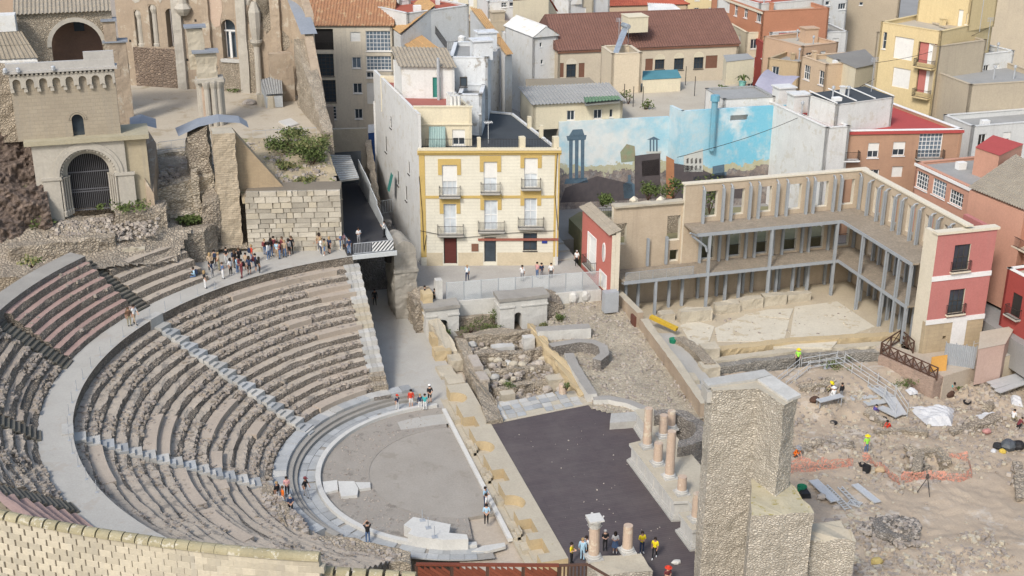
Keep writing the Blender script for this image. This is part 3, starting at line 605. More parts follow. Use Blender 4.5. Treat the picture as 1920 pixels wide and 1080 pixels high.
P1 = Vector((*g1, 0)); d = Vector((*g2, 0))-P1; n = 8
for i in range(n):
    p = P1+d*((i+.5)/n); b = B(); b.bar(p+Vector((0, 0, 7.5)), p+Vector((0, 0, 10.85)), .05, d.length/n*.82); b.build('board', DKW, t)
b = B(); b.bar(P1+Vector((0, 0, 10.92)), P1+d+Vector((0, 0, 10.92)), .16, .1); b.build('top_rail', DKW, t)
b = B(); b.bar(P1+d+Vector((0, 0, 10.9)), P1+d+Vector((1.3, -1.6, 10.5)), .14, .1); b.build('return_rail', DKW, t)
# ================================================================== side hall ruins
ts = thing('side_hall_ruin', 'roofless side hall of rubble walls and tumbled stones beyond the stage', 'ruin', (9, 15, 0))
b = B(); rough(b, [(3.7, 4.95), (5.2, 4.95), (5.9, 14), (6, 22), (5.1, 22.4), (4.7, 14)], -.4, [1.5, 1.5, 1.3, 1.8, 1.8, 1.3], .25, .15, .25, 91, 0, 0, .15, 1.8); b.build('long_wall', RUBP, ts)
b = B(); bumpy([(5, 8), (13.4, 9), (13.4, 22), (5, 23)], lambda x, y: -.2+.9*max(0, (y-13)/9)+.5*max(0, 1-abs(y-14)/3), .3, .28, 92, b, 0, .7); b.build('rubble_floor', RUBP, ts)
for i, (x0, y0_, x1, y1_, h, w_) in enumerate(((6, 22.3, 13.4, 21.6, 1.9, 1.1), (6.2, 18.8, 13.2, 18.2, 1.35, .8), (6.3, 15.2, 13.2, 15.6, .9, .7), (6.4, 12.4, 12.6, 12.2, .8, .8))):
    b = B(); rough(b, seg((x0, y0_), (x1, y1_), w_), -.4, h, .25, .2, .35, 93+i, 0, 0, .18, 1.5); b.build('cross_wall', RUBP if i != 1 else RUB, ts)
b = B(); rough(b, [(12.6, 22.5), (13.2, 22.5), (13.9, 13), (13.9, 7.8), (13.1, 7.8), (12.9, 13)], -.4, [2.2, 2.2, 1.6, 1.3, 1.3, 1.6], .25, .15, .2, 98); b.build('yellow_wall', SANDY, ts)
b = B(); scatter(b, [(6, 9.5), (13, 9.5), (13, 21.5), (6, 22)], lambda x, y: .1+.9*max(0, (y-13)/9)+.4*max(0, 1-abs(y-14)/3), 420, .12, .5, 0, 2); b.build('loose_stones', [CHIP2, CHIP], ts, 'stuff')
for i in range(60):
    x, y = rnd.uniform(6.2, 12.8), rnd.uniform(9.8, 21.5); s = rnd.uniform(.5, 1.15); b = B(); b.boulder((x, y, .25+.9*max(0, (y-13)/9)+.4*max(0, 1-abs(y-14)/3)), (s, s*rnd.uniform(.6, .9), s*.6)); b.build('boulder', rnd.choice((RUBP, CHIP2, SANDG, WHITES)), ts)
for x, y, sx_, sy_, z in ((5.7, 16.5, .9, 2.6, 1.7), (5.6, 13.6, .9, 1.9, 1.55), (6.3, 15, .8, 1.2, 1.2), (12.2, 12.2, 1.6, 1.2, 1.2), (9.2, 19.6, 2.2, .9, 1.5), (7.1, 10.4, 1.3, .8, 1.15), (12, 20.2, 1.1, .9, 1.9)):
    b = B(); rough(b, [(x-sx_/2, y-sy_/2), (x+sx_/2, y-sy_/2), (x+sx_/2, y+sy_/2), (x-sx_/2, y+sy_/2)], 0, z, .25, .06, .06, int(x*y) % 97); b.build('stone_block', rnd.choice((WHITES, SANDG, CHIP2)), ts)
tp = thing('marble_pavement', 'broken marble paving between the side hall and the stage', 'paving', (9, 7, 1.1))
b = B(); b.prism([(4.6, 4.95), (13.95, 6.25), (13.5, 9.2), (5.2, 8.6)], -.4, 1.13); b.build('bed', SANDG, tp)
for i in range(10):
    for j in range(4):
        x0 = 4.9+i*.9+rnd.uniform(-.06, .06); yb = 5.25+.13*(x0-4.6)+j*.78; w_ = .87+rnd.uniform(-.15, .02); h_ = .74
        if x0+w_ > 13.6 or rnd.random() < .1: continue
        b = B(); z = 1.17+rnd.uniform(0, .05); j_ = lambda: rnd.uniform(-.05, .05)
        Q = [(x0+j_(), yb+j_()), (x0+w_+j_(), yb+.1+j_()), (x0+w_+j_(), yb+h_+.1+j_()), (x0+j_(), yb+h_+j_())]; b.hexa([(*p, 1.0) for p in Q]+[(*p, z) for p in Q]); b.build('paving_slab', WHITES if rnd.random() < .7 else BLUE, tp)
x, y = at(1055, 737, 1.2); b = B(); b.lathe((x, y, 1.1), [(.36, 0), (.36, .9), (.33, 1.0)], 14); tag(b.build('column_stump', COLM), 'lone pink column stump at the marble paving corner', 'column')
# stone gateways at the back of the hall
def gateway(x0, x1, y, z0, z1, door, label, dep=1.6, extra=None):
    t = thing('stone_gateway', label, 'gateway', ((x0+x1)/2, y, z0)); d0, d1, dh = door
    for a, c in ((x0, d0), (d1, x1)):
        b = B(); rough(b, [(a, y), (c, y), (c, y+dep), (a, y+dep)], z0, z1-.35, .3, .04, .02, int(a*13) % 50); b.build('pier', POD, t)
        b = B(); b.box((a-.08, y-.1, z1-1.1), (c+.08, y+dep+.1, z1-.95)); b.build('impost', POD, t)
    b = B(); n = 10; cx = (d0+d1)/2; rr = (d1-d0)/2; arcp = [(cx+rr*math.cos(math.pi*i/n), dh+rr*math.sin(math.pi*i/n)) for i in range(n+1)]
    prof = arcp+[(d0, z1-.35), (d1, z1-.35)]
    for yy in (y+.02, y+dep-.02): b.poly([(px_, yy, pz_) for px_, pz_ in prof])
    b.grid([[(px_, y+.02, pz_) for px_, pz_ in arcp], [(px_, y+dep-.02, pz_) for px_, pz_ in arcp]]); b.build('arch', POD, t)
    b = B(); rough(b, [(x0-.15, y-.15), (x1+.15, y-.15), (x1+.15, y+dep+.15), (x0-.15, y+dep+.15)], z1-.35, z1, .3, .04, .06, 3); b.build('top', CONCD, t)
    return t
gateway(3.0, 6.4, 25.9, -.3, 3.6, (4.1, 5.3, 1.5), 'small arched stone gateway beside the entrance passage', 1.7)
gateway(10.4, 15.4, 24.8, -.3, 4.2, (11.9, 12.7, 2.1), 'taller arched stone gateway below the mesh fence', 1.9)
b = B(); rough(b, [(15.2, 25.1), (17.3, 25.4), (17.2, 27.2), (15, 27)], .5, [3.9, 2.6, 3.1, 4.1], .25, .12, .3, 105, 0, 0, .12, 2); tag(b.build('ruin_wall', RUB), 'rubble stub leaning on the taller stone gateway', 'wall')
# retaining wall and garden pocket
b = B(); b.prism([(6.4, 27.4), (10.4, 27.2), (10.4, 27.9), (6.4, 28)], -.3, 2.9); tag(b.build('retaining_wall', POD), 'pale retaining wall below the mesh fence between the gateways', 'wall')
b = B(); rough(b, [(6.5, 26.8), (10.3, 26.6), (10.3, 27.15), (6.5, 27.3)], -.3, 1.7, .25, .08, .15, 106, 0, 0, .12, 2.2); tag(b.build('ruin_wall', RUBP), 'low rubble footing in front of the pale retaining wall', 'wall')
b = bumpy([(5.6, 22.6), (12.8, 22.4), (12.8, 26.8), (6, 27)], .65, .4, .1, 107); struct('garden_soil', b, M('dark_soil', (.15, .12, .09), (.11, .09, .065)))
def bush(x, y, z, w_, h, label, mt=None, n=260, name='bush', group=None, cat='bush', sz=.2):
    t = thing(name, label, cat, (x, y, z), group); bb = B()
    for i in range(6): a = i*1.05+rnd.random(); bb.tube([(x, y, z-.1), (x+math.cos(a)*w_*.28, y+math.sin(a)*w_*.28, z+h*.55)], [.05, .015], 4)
    bb.build('stem', DKW, t); bb = B()
    cl = [(rnd.gauss(0, .22)*w_, rnd.gauss(0, .22)*w_, h*rnd.uniform(.3, .85)) for _ in range(7)]
    for i in range(n):
        c = rnd.choice(cl); P = Vector((x+c[0]+rnd.gauss(0, .13)*w_, y+c[1]+rnd.gauss(0, .13)*w_, max(z+.03, z+c[2]+rnd.gauss(0, .13)*h)))
        u = Vector((rnd.gauss(0, 1), rnd.gauss(0, 1), rnd.gauss(0, .6))).normalized(); v = u.cross(Vector((rnd.gauss(0, 1), rnd.gauss(0, 1), rnd.gauss(0, 1)))).normalized(); s = sz*rnd.uniform(.6, 1.3)
        bb.poly([P-u*s*.5, P+v*s*.28, P+u*s*.5, P-v*s*.28], rnd.randrange(2))
    bb.build('foliage', [mt or GRASS, LEAF], t, 'stuff'); return t
LEAF = M('leaf_light', (.11, .14, .045), (.08, .11, .035), 2, 9, bump=0)
DRY = M('dry_leaf', (.2, .19, .08), (.16, .15, .07), 2, 9, bump=0)
bush(*at(882, 622, .8), .7, 2.2, 1.5, 'dense green bush nearest the small gateway'); bush(*at(915, 622, .8), .7, 2.4, .9, 'low spreading green bush in the middle of the garden pocket')
bush(*at(930, 610, .8), .7, 1.9, 2.0, 'upright green bush against the taller gateway'); bush(*at(838, 632, 1), .9, 1., .8, 'small tuft of weeds below the small gateway')
bush(*at(1062, 730, 2), 2.0, .8, .6, 'weed tuft sprouting on the column stump', n=90); bush(*at(1020, 612, 2), 1.8, 1.2, .7, 'dry weed patch right of the taller gateway', DRY)
bush(*at(950, 722, .8), .6, 1.4, .5, 'low green weeds among the tumbled stones', n=150); bush(*at(1050, 598, 2), 1.6, 1.6, 1.0, 'grey green bush by the rubble stub')
# ================================================================== yard right of the hall
yard = [(13.4, 5.4), (13.6, 13), (13, 22), (16.8, 24.8), (17.2, 28.5), (24, 28.5), (24, 1), (17.5, 1)]
b = bumpy(yard, lambda x, y: 1.15+.9*max(0, (y-16)/10), .35, .07, 110); struct('yard_ground', b, MR('yard_cobble', (.42, .37, .285), (.32, .28, .21), 3.2, (.29, .25, .19), 1., .5))
b = B(); scatter(b, yard, lambda x, y: 1.2+.9*max(0, (y-16)/10), 1900, .06, .26, 0, 2); tag(b.build('stone_litter', [CHIP2, CHIP], kind='stuff'), 'loose pale stones strewn over the yard behind the stage', 'stones')
def lowwall(label, pts, z0, z1, w_, mt, nm='low_wall', mtop=None, seed=1, amp=.03):
    n = len(pts); Lf, Rt = [], []
    for i, p in enumerate(pts):
        a = pts[max(0, i-1)]; c = pts[min(n-1, i+1)]; dx, dy = c[0]-a[0], c[1]-a[1]; l = math.hypot(dx, dy)
        Lf.append((p[0]-dy/l*w_/2, p[1]+dx/l*w_/2)); Rt.append((p[0]+dy/l*w_/2, p[1]-dx/l*w_/2))
    b = B(); rough(b, Lf+Rt[::-1], z0, z1, .3, amp, .02, seed, 0, 0 if mtop is None else 1); return tag(b.build(nm, [mt]+([mtop] if mtop else [])), label, 'wall')
KERB = M('cement_kerb', (.3, .285, .26), (.24, .225, .2), .7, 7, bump=.3)
lowwall('grey cement block wall lying across the top of the yard', [(12.9, 20.3), (18.2, 19.7)], .5, 2.5, 1.2, POD, mtop=KERB, seed=120)
lowwall('grey cement wall end running into the curved cobbled kerb', [(13.2, 16.9), (16.2, 17.2), (17.5, 16.6), (18., 15.3), (17.6, 13.7), (16.4, 12.6)], .5, 2.25, .9, RUBG, mtop=KERB, seed=121)
lowwall('grey cement kerb bending from the hall corner to the stage', [(14.6, 15.4), (14.3, 13.2), (14., 9), (13.9, 6.6)], .5, 1.9, .9, POD, mtop=KERB, seed=122)
lowwall('curved grey cement kerb along the far edge of the stage', [(13.9, 6.4), (15.3, 6.1), (16.6, 5.0), (17.5, 3.6), (18.2, 2.4)], .5, 1.6, .8, POD, mtop=KERB, seed=123)
BRK = MB_('thin_brick', (.4, .31, .22), (.33, .25, .18), .3, .09, (.33, .28, .22))
lowwall('long brick wall with capping between yard and portico garden', [(23.6, 27.5), (23.7, 20.2)], 0, 3.1, .7, BRK, mtop=SANDG, seed=124)
lowwall('lower brick wall running toward the rubble tower', [(24.0, 20), (23.2, 10), (22.3, 1.2)], 0, 2.5, .8, BRK, mtop=SANDG, seed=125, amp=.05)
b = B(); b.box((23.1, 20.3, 1.), (23.9, 21.3, 2.6)); tag(b.build('rusty_gate', M('rusty_steel', (.12, .05, .035), (.09, .04, .03))), 'small rusty gate in the brick yard wall', 'gate')
b = B(); b.prism([(24.8, 19.5), (26.8, 19), (26, 7), (24, 6.4)], -.1, 1.0); struct('paved_path', b, CONC)
lowwall('rough stone edging beside the grey path', [(26.6, 17), (27.2, 13.5), (27, 10.5)], 0, 1.5, 1.1, RUBP, seed=126, amp=.12)
for i, (px_, py_, lab) in enumerate(((1290, 715, 'brown stone block at the end of the grey path'), (1330, 690, 'pale stone block under the tower head'), (1330, 655, 'stone block by the terrace edge'))):
    x, y = at(px_, py_, 1); b = B(); rough(b, [(x-.9, y-.7), (x+.8, y-.8), (x+.9, y+.7), (x-.8, y+.8)], 0, 1.4, .3, .08, .1, 130+i); tag(b.build('stone_block', SANDG), lab, 'stone')
# ================================================================== building kit
GLASS = MG('window_glass'); GLASSB = MG('window_glass_blue', (.1, .13, .16)); DARK = M('painted_dark', (.03, .027, .025), bump=0)  # near-black colour paints the darkness of unlit interiors and openings
FRAMEW = M('white_frame', (.7, .7, .68), (.62, .62, .6), bump=0); FRAMED = M('dark_frame', (.06, .055, .05), bump=0); BLIND = M('roller_blind', (.66, .65, .61), (.56, .55, .52), 2, 8, bump=.1)
IRON = M('wrought_iron', (.035, .032, .03), bump=0, rough=.6); REDDOOR = M('red_door', (.1, .03, .025), (.08, .025, .02), bump=.1); GREEND = M('green_paint', (.04, .2, .17), (.035, .16, .14), bump=.1)
WOOD = M('brown_shutter', (.18, .09, .06), (.14, .07, .045), bump=.2)
TILE = M('roof_tile', (.36, .19, .1), (.25, .13, .08), 1.2, 6, bump=.3, patch=1.1, pcol=(.42, .29, .17)); TILEO = M('ochre_tile', (.47, .3, .14), (.38, .23, .11), .9, 5, bump=.3, patch=.9, pcol=(.4, .26, .13))
TILEB = M('brown_tile', (.175, .093, .072), (.135, .072, .056), .6, 5, bump=.3); TILEG = M('grey_tile', (.3, .265, .21), (.22, .19, .15), .8, 5, bump=.3); TILER = M('red_tile', (.36, .1, .06), (.28, .075, .05), .8, 5, bump=.2)
REDRF = M('red_membrane', (.38, .07, .065), (.32, .06, .055), .5, 5, bump=.1); GREYRF = M('grey_roof', (.3, .3, .29), (.24, .24, .23), .4, 5, bump=.2); TAR = M('tar_roof', (.055, .063, .07), (.045, .05, .057), .5, 5, bump=.15); SANDRF = M('sand_roof', (.42, .38, .31), (.35, .31, .25), .3, 5, bump=.2)
def vxy(p, e, s, n=None, o=0): return (p[0]+e[0]*s+(n[0]*o if n else 0), p[1]+e[1]*s+(n[1]*o if n else 0))
def frm(p, q):
    L = math.hypot(q[0]-p[0], q[1]-p[1]); e = ((q[0]-p[0])/L, (q[1]-p[1])/L); return L, e, (e[1], -e[0])
def wallo(b, p, q, z0, z1, th, ops, m=0, mr=None, back=True):
    """upright wall p->q, outside on the right hand; ops = rectangular openings (s0, s1, za, zb)"""
    L, e, n = frm(p, q); mr = m if mr is None else mr
    ops = [(max(.02, a), min(L-.02, c), max(z0+.0, d), min(z1-.02, f)) for a, c, d, f in ops]; ops = [o for o in ops if o[1]-o[0] > .05 and o[3]-o[2] > .05]
    S = sorted({0, L, *[x for o in ops for x in o[:2]]}); Z = sorted({z0, z1, *[x for o in ops for x in o[2:]]})
    sol = [[not any(o[0]-1e-6 <= (S[i]+S[i+1])/2 <= o[1] and o[2]-1e-6 <= (Z[j]+Z[j+1])/2 <= o[3] for o in ops) for j in range(len(Z)-1)] for i in range(len(S)-1)]
    P = lambda s, z, o: (*vxy(p, e, s, n, -o), z)
    for i in range(len(S)-1):
        for j in range(len(Z)-1):
            if not sol[i][j]: continue
            s0, s1, a, c = S[i], S[i+1], Z[j], Z[j+1]
            b.poly([P(s0, a, 0), P(s1, a, 0), P(s1, c, 0), P(s0, c, 0)], m)
            if back: b.poly([P(s1, a, th), P(s0, a, th), P(s0, c, th), P(s1, c, th)], m)
            f = lambda ii, jj: 0 <= ii < len(S)-1 and 0 <= jj < len(Z)-1 and sol[ii][jj]
            if not f(i-1, j): b.poly([P(s0, a, th), P(s0, a, 0), P(s0, c, 0), P(s0, c, th)], mr)
            if not f(i+1, j): b.poly([P(s1, a, 0), P(s1, a, th), P(s1, c, th), P(s1, c, 0)], mr)
            if not f(i, j+1): b.poly([P(s0, c, 0), P(s1, c, 0), P(s1, c, th), P(s0, c, th)], mr)
            if not f(i, j-1) and j: b.poly([P(s0, a, th), P(s1, a, th), P(s1, a, 0), P(s0, a, 0)], mr)
def fbox(b, p, e, n, s0, s1, z0, z1, o0, o1, m=0):   # box on a facade, o = out from the wall
    Q = [vxy(p, e, s0, n, o1), vxy(p, e, s1, n, o1), vxy(p, e, s1, n, o0), vxy(p, e, s0, n, o0)]; b.hexa([(*x, z0) for x in Q]+[(*x, z1) for x in Q], m)
def window(root, p, e, n, s0, s1, za, zb, st='w', frame=None, glass=None):
    frame = frame or FRAMEW; glass = glass or GLASS; w_ = s1-s0; h = zb-za; f = min(.09, w_*.1)
    b = B(); fb = lambda *a: fbox(b, p, e, n, *a)
    if st == 'void': return
    if st == 'blind':
        o = B(); fbox(o, p, e, n, s0, s1, za, zb, -.16, -.13); return o.build('roller_blind', BLIND, root)
    if st == 'wood':
        o = B(); fbox(o, p, e, n, s0, s1, za, zb, -.12, -.08); return o.build('shutter', WOOD, root)
    if st == 'door':
        for a, c in ((s0, s0+f), (s1-f, s1)): fb(a, c, za, zb, -.22, -.08)
        fb(s0, s1, zb-f, zb, -.22, -.08); ob = b.build('door', frame, root); o = B(); fbox(o, p, e, n, s0+f, s1-f, za, zb-f, -.2, -.16)
        for k in range(2): fbox(o, p, e, n, s0+f+.08, s1-f-.08, za+h*(.08+.45*k), za+h*(.45+.45*k), -.16, -.14)
        o.build('leaf', glass, ob); return ob
    for a, c in ((s0, s0+f), (s1-f, s1)): fb(a, c, za, zb, -.24, -.12)
    fb(s0, s1, zb-f, zb, -.24, -.12); fb(s0, s1, za, za+f, -.24, -.12)
    nx = max(1, round(w_/.62)) if st != 'grid' else max(2, round(w_/.5)); nz = 1 if h < 1.7 else 2
    if st == 'grid': nz = max(2, round(h/.5))
    for k in range(1, nx): s = s0+w_*k/nx; fb(s-f*.35, s+f*.35, za, zb, -.23, -.14)
    for k in range(1, nz): z = za+h*k/nz; fb(s0, s1, z-f*.35, z+f*.35, -.23, -.14)
    fb(s0-.06, s1+.06, za-.1, za-.01, -.02, .1)
    ob = b.build('window', frame, root); o = B(); fbox(o, p, e, n, s0+f*.5, s1-f*.5, za+f*.5, zb-f*.5, -.2, -.19); o.build('pane', glass, ob)
    if st == 'half':
        o = B(); fbox(o, p, e, n, s0+f*.6, s1-f*.6, za+h*.45, zb-f, -.14, -.11); o.build('blind', BLIND, ob)
    return ob
def balcony(root, p, e, n, s0, s1, z, d=.7, h=1.0, slab=None, bars=.14, mt=None):
    b = B(); fbox(b, p, e, n, s0, s1, z-.14, z, 0, d); fbox(b, p, e, n, s0+.1, s1-.1, z-.26, z-.14, 0, d-.15); ob = b.build('balcony', slab or CONC, root)
    r = B(); C = [vxy(p, e, s0+.04, n, .02), vxy(p, e, s0+.04, n, d-.04), vxy(p, e, s1-.04, n, d-.04), vxy(p, e, s1-.04, n, .02)]
    rail(r, C, z, h, bars); r.build('railing', mt or IRON, ob); return ob
def rail(r, C, z, h=1., step=.14, t=.022, post=0):
    zf = z if callable(z) else (lambda x, y: z)
    for i in range(len(C)-1):
        a, c = C[i], C[i+1]; L = math.dist(a, c); k = max(1, int(L/step))
        for zz in (.08, h): r.bar((*a, zf(*a)+zz), (*c, zf(*c)+zz), .04, .04)
        for j in range(k+1):
            x, y = a[0]+(c[0]-a[0])*j/k, a[1]+(c[1]-a[1])*j/k; r.bar((x, y, zf(x, y)+.06), (x, y, zf(x, y)+h), t, t)
def tiles(b, el, er, rr, rl, pitch=.42, m=0, amp=.07):
    """barrel tiles: eave-left, eave-right, ridge-right, ridge-left, all (x, y, z)"""
    el, er, rr, rl = map(Vector, (el, er, rr, rl)); W_ = max((er-el).length, (rr-rl).length); k = max(2, int(W_/pitch)); up = (er-el).cross(rl-el).normalized()
    if up.z < 0: up = -up
    rows = max(2, int((rl-el).length/1.1)); P = []
    for j in range(rows+1):
        for q in (0, 1):
            if j == rows and q: continue
            v = (j+(q*.999))/rows if q == 0 else (j+.97)/rows; lift = .0 if q == 0 else .045; P.append([])
            a = el.lerp(rl, v); c = er.lerp(rr, v)
            for i in range(k*4+1):
                u = i/(k*4); P[-1].append(a.lerp(c, u)+up*(amp*(1+math.sin(i*math.pi/2+.8))-lift))
    b.grid(P, m)
def hiproof(root, C, z, h, mt, over=.35, ridge=None, cut=None, name='roof', gable=False):
    """C four corners in order fl, fr, br, bl; ridge parallel to the front"""
    c = Vector((sum(p[0] for p in C)/4, sum(p[1] for p in C)/4)); Q = []
    for p in C: v = Vector(p)-c; v *= (v.length+over)/v.length; Q.append((c+v).to_tuple())
    fl, fr, br, bl = Q; ml = ((fl[0]+bl[0])/2, (fl[1]+bl[1])/2); mr = ((fr[0]+br[0])/2, (fr[1]+br[1])/2)
    k = 0 if gable else min(.42, .5*math.dist(fl, bl)/max(.1, math.dist(fl, fr))); r0 = (ml[0]+(mr[0]-ml[0])*k, ml[1]+(mr[1]-ml[1])*k, z+h); r1 = (mr[0]+(ml[0]-mr[0])*k, mr[1]+(ml[1]-mr[1])*k, z+h)
    b = B(); tiles(b, (*fl, z), (*fr, z), r1, r0); tiles(b, (*br, z), (*bl, z), r0, r1)
    if not gable: tiles(b, (*fr, z), (*br, z), r1, r1); tiles(b, (*bl, z), (*fl, z), r0, r0)
    ob = b.build(name, mt, root, 'stuff')
    bb = B(); bb.poly([(*p, z-.03) for p in Q]); bb.tube([r0, r1], .14, 6)
    if not gable:
        for p, r_ in ((fl, r0), (bl, r0), (fr, r1), (br, r1)): bb.tube([(*p, z+.08), (r_[0], r_[1], r_[2]+.05)], .12, 5)
    else:
        for a, c_, r_ in ((fl, bl, r0), (fr, br, r1)): bb.poly([(*a, z), (*c_, z), r_])
    bb.build('ridge', mt, ob); return ob
def chimney(root, x, y, z, h=1.2, w_=.5, mt=None):
    b = B(); b.box((x-w_/2, y-w_/2, z-.1), (x+w_/2, y+w_/2, z+h)); b.box((x-w_/2-.08, y-w_/2-.08, z+h), (x+w_/2+.08, y+w_/2+.08, z+h+.12)); return b.build('chimney', mt or FRAMEW, root)
def house(label, tl, tr, zt, depth, wall, roof='flat', rmat=None, z0=0., wins=(), side=(), rside=(), par=.6, ptop=None, rh=2., cat='building', name='house', pix=True, th=.3, trim=None, skew=0, auto=0, clut=1):
    """tl, tr: pixels of the top front corners (pix) or points; wins: (x0, y0, x1, y1, style[, balcony]) pixel boxes on the front / left / right wall"""
    p = at(*tl, zt) if pix else tl; q = at(*tr, zt) if pix else tr; L, e, n = frm(p, q); k = (-n[0]+e[0]*skew, -n[1]+e[1]*skew)
    c = [p, q, (q[0]+k[0]*depth, q[1]+k[1]*depth), (p[0]+k[0]*depth, p[1]+k[1]*depth)]
    root = thing(name, label, cat, (p[0], p[1], z0)); b = B(); zr = zt-par if roof == 'flat' else zt
    for ws, a, d in ((wins, c[0], c[1]), (rside, c[1], c[2]), ((), c[2], c[3]), (side, c[3], c[0])):
        ops = []; l2, e2, n2 = frm(a, d)
        for w_ in ws:
            xm, ym = (w_[0]+w_[2])/2, (w_[1]+w_[3])/2; s0 = onp(w_[0], ym, a, d)[0]; s1 = onp(w_[2], ym, a, d)[0]; za = onp(xm, w_[3], a, d)[1]; zb = onp(xm, w_[1], a, d)[1]
            if s1 < s0: s0, s1 = s1, s0
            s0 = max(.1, s0); s1 = min(l2-.1, s1); zb = min(zb, zt-.15)
            if s1-s0 < .2 or zb-za < .2: continue
            ops.append((s0, s1, za, zb)); stl = w_[4] if len(w_) > 4 else 'w'
            window(root, a, e2, n2, s0, s1, za, zb, stl.split(':')[0], FRAMED if ':d' in stl else None, GLASSB if ':b' in stl else (REDDOOR if ':r' in stl else (GREEND if ':g' in stl else None)))
            if len(w_) > 5 and w_[5]: balcony(root, a, e2, n2, s0-.25, s1+.25, za, w_[5])
        if auto and not ws and a in (c[0], c[1]):
            for k in range(int(l2/auto)):
                for r_ in range(3):
                    s0 = auto*(k+.3); za = zt-2.6-3.1*r_; ops.append((s0, s0+1.1, za, za+1.6)); window(root, a, e2, n2, s0, s0+1.1, za, za+1.6, ('w', 'half', 'blind')[(k*7+r_*5+int(l2*9)) % 3])
        wallo(b, a, d, z0, zt, th, ops, 0)
    if ops or True: b.prism([(c[i][0]+(c[(i+2) % 4][0]-c[i][0])*.03, c[i][1]+(c[(i+2) % 4][1]-c[i][1])*.03) for i in range(4)], z0, zr-.4, 1)  # solid block inside the walls, painted near-black as the unlit interior
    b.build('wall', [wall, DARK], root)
    if roof == 'flat':
        b = B(); b.poly([(*x, zr) for x in c]); b.build('roof', rmat or GREYRF, root)
        b = B(); m_ = ptop or wall
        for i in range(4):
            a, d = c[i], c[(i+1) % 4]; l2, e2, n2 = frm(a, d); fbox(b, a, e2, n2, -.06, l2+.06, zt, zt+.1, -.38, .06)
        b.build('coping', m_, root)
        hr = random.Random(label)
        if clut and depth*L > 30:
            for _ in range(hr.randrange(2, 5)):
                u, v = hr.uniform(.1, .9), hr.uniform(.15, .85); x, y = c[0][0]+(c[1][0]-c[0][0])*u+(c[3][0]-c[0][0])*v, c[0][1]+(c[1][1]-c[0][1])*u+(c[3][1]-c[0][1])*v; kd = hr.randrange(4)
                if kd == 0: chimney(root, x, y, zr, hr.uniform(.8, 1.6), hr.uniform(.4, .7), wall)
                elif kd == 1: b = B(); b.lathe((x, y, zr), [(.1, 0), (.1, 1.4), (.22, 1.45), (.2, 1.7), (.05, 1.8)], 7); b.build('vent_pipe', STEEL, root)
                elif kd == 2: b = B(); b.box((x-.5, y-.35, zr), (x+.5, y+.35, zr+.8)); b.build('cooling_unit', FRAMEW, root)
                else: b = B(); b.box((x-1.1, y-.9, zr), (x+1.1, y+.9, zr+2.1)); b.box((x-1.25, y-1.05, zr+2.1), (x+1.25, y+1.05, zr+2.25)); b.build('stair_hut', wall, root)
    elif roof == 'hip': hiproof(root, c, zt, rh, rmat or TILE)
    elif roof == 'gable': hiproof(root, c, zt, rh, rmat or TILE, gable=True)
    elif roof == 'gside':
        hiproof(root, [c[1], c[2], c[3], c[0]], zt, rh, rmat or TILE, gable=True)
    elif roof == 'shed':       # rises toward the back
        b = B(); f = [vxy(c[0], e, -.3, n, .4), vxy(c[1], e, .3, n, .4)]; g = [vxy(c[2], e, .3, n, -.2), vxy(c[3], e, -.3, n, -.2)]
        tiles(b, (*f[0], zt), (*f[1], zt), (*g[0], zt+rh), (*g[1], zt+rh)); b.build('roof', rmat or TILE, root, 'stuff'); b = B()
        b.poly([(*c[2], zt), (*c[3], zt), (*c[3], zt+rh), (*c[2], zt+rh)]); b.poly([(*c[1], zt), (*c[2], zt), (*c[2], zt+rh)]); b.poly([(*c[3], zt), (*c[0], zt), (*c[3], zt+rh)]); b.build('gable', wall, root)
    if trim:
        b = B(); fbox(b, p, e, n, -.1, L+.1, zt-.35, zt-.05, 0, .18); b.build('cornice', trim, root)
    root['_c'] = [x for v in c for x in v]; return root
def corners(r): v = list(r['_c']); return [(v[i], v[i+1]) for i in (0, 2, 4, 6)]
# ================================================================== city ground
CITY = M('street', (.27, .265, .255), (.22, .215, .205), .2, 6, bump=.2)
PLZ = MB_('plaza_paving', (.36, .345, .315), (.3, .29, .265), .8, .4, (.25, .24, .22), .15, 0)
b = B(); b.prism([(2.6, 27.8), (21.9, 26.6), (21.9, 42), (2.6, 42)], -.4, 3.2); struct('plaza', b, M('plaza_stone', (.37, .355, .325), (.3, .285, .26), .5, 5, bump=.2))
b = B(); b.prism([(2.6, 42), (400, 42), (400, 500), (2.6, 500)], -.4, 3.4); struct('street', b, CITY)
b = B(); b.prism([(56.5, -60), (400, -60), (400, 42.2), (53, 42.2), (53, 30), (56.5, 30)], -.4, 2.6); struct('pavement', b, CITY)
# ================================================================== portico
BRICK = MB_('portico_brick', (.49, .4, .295), (.43, .345, .25), .32, .1, (.36, .3, .23), .3, .2)
REV = M('pale_reveal', (.6, .54, .43), (.52, .47, .37), .8, 6, bump=.15); DECK = MR('slab_gravel', (.33, .28, .215), (.27, .225, .17), 6, (.25, .21, .165), 1, .4)
PSTEEL = M('grey_steel', (.29, .31, .325), (.245, .26, .275), .6, 6, bump=.05, rough=.5)
tp = thing('portico', 'two winged portico ruin of brick walls with grey steel posts and floors', 'portico', (40, 22, .5))
YB, XB = 28.6, 52.2; Z1, Z2 = 4.5, 9.0; ZT = zat(1450, 335, 41, YB)
ox = [(1322, 1343), (1374, 1393), (1425, 1444), (1477, 1499), (1527, 1549), (1576, 1597)]
P_, Q_ = (31.6, YB), (XB, YB); ops = []
for a, c in ox:
    s0 = onp(a, 375, P_, Q_)[0]; s1 = onp(c, 375, P_, Q_)[0]; s0 = max(.3, s0-.1); s1 += .15; ops += [(s0, s1, 9.5, 12.35), (s0, s1, 4.7, 7.7)]
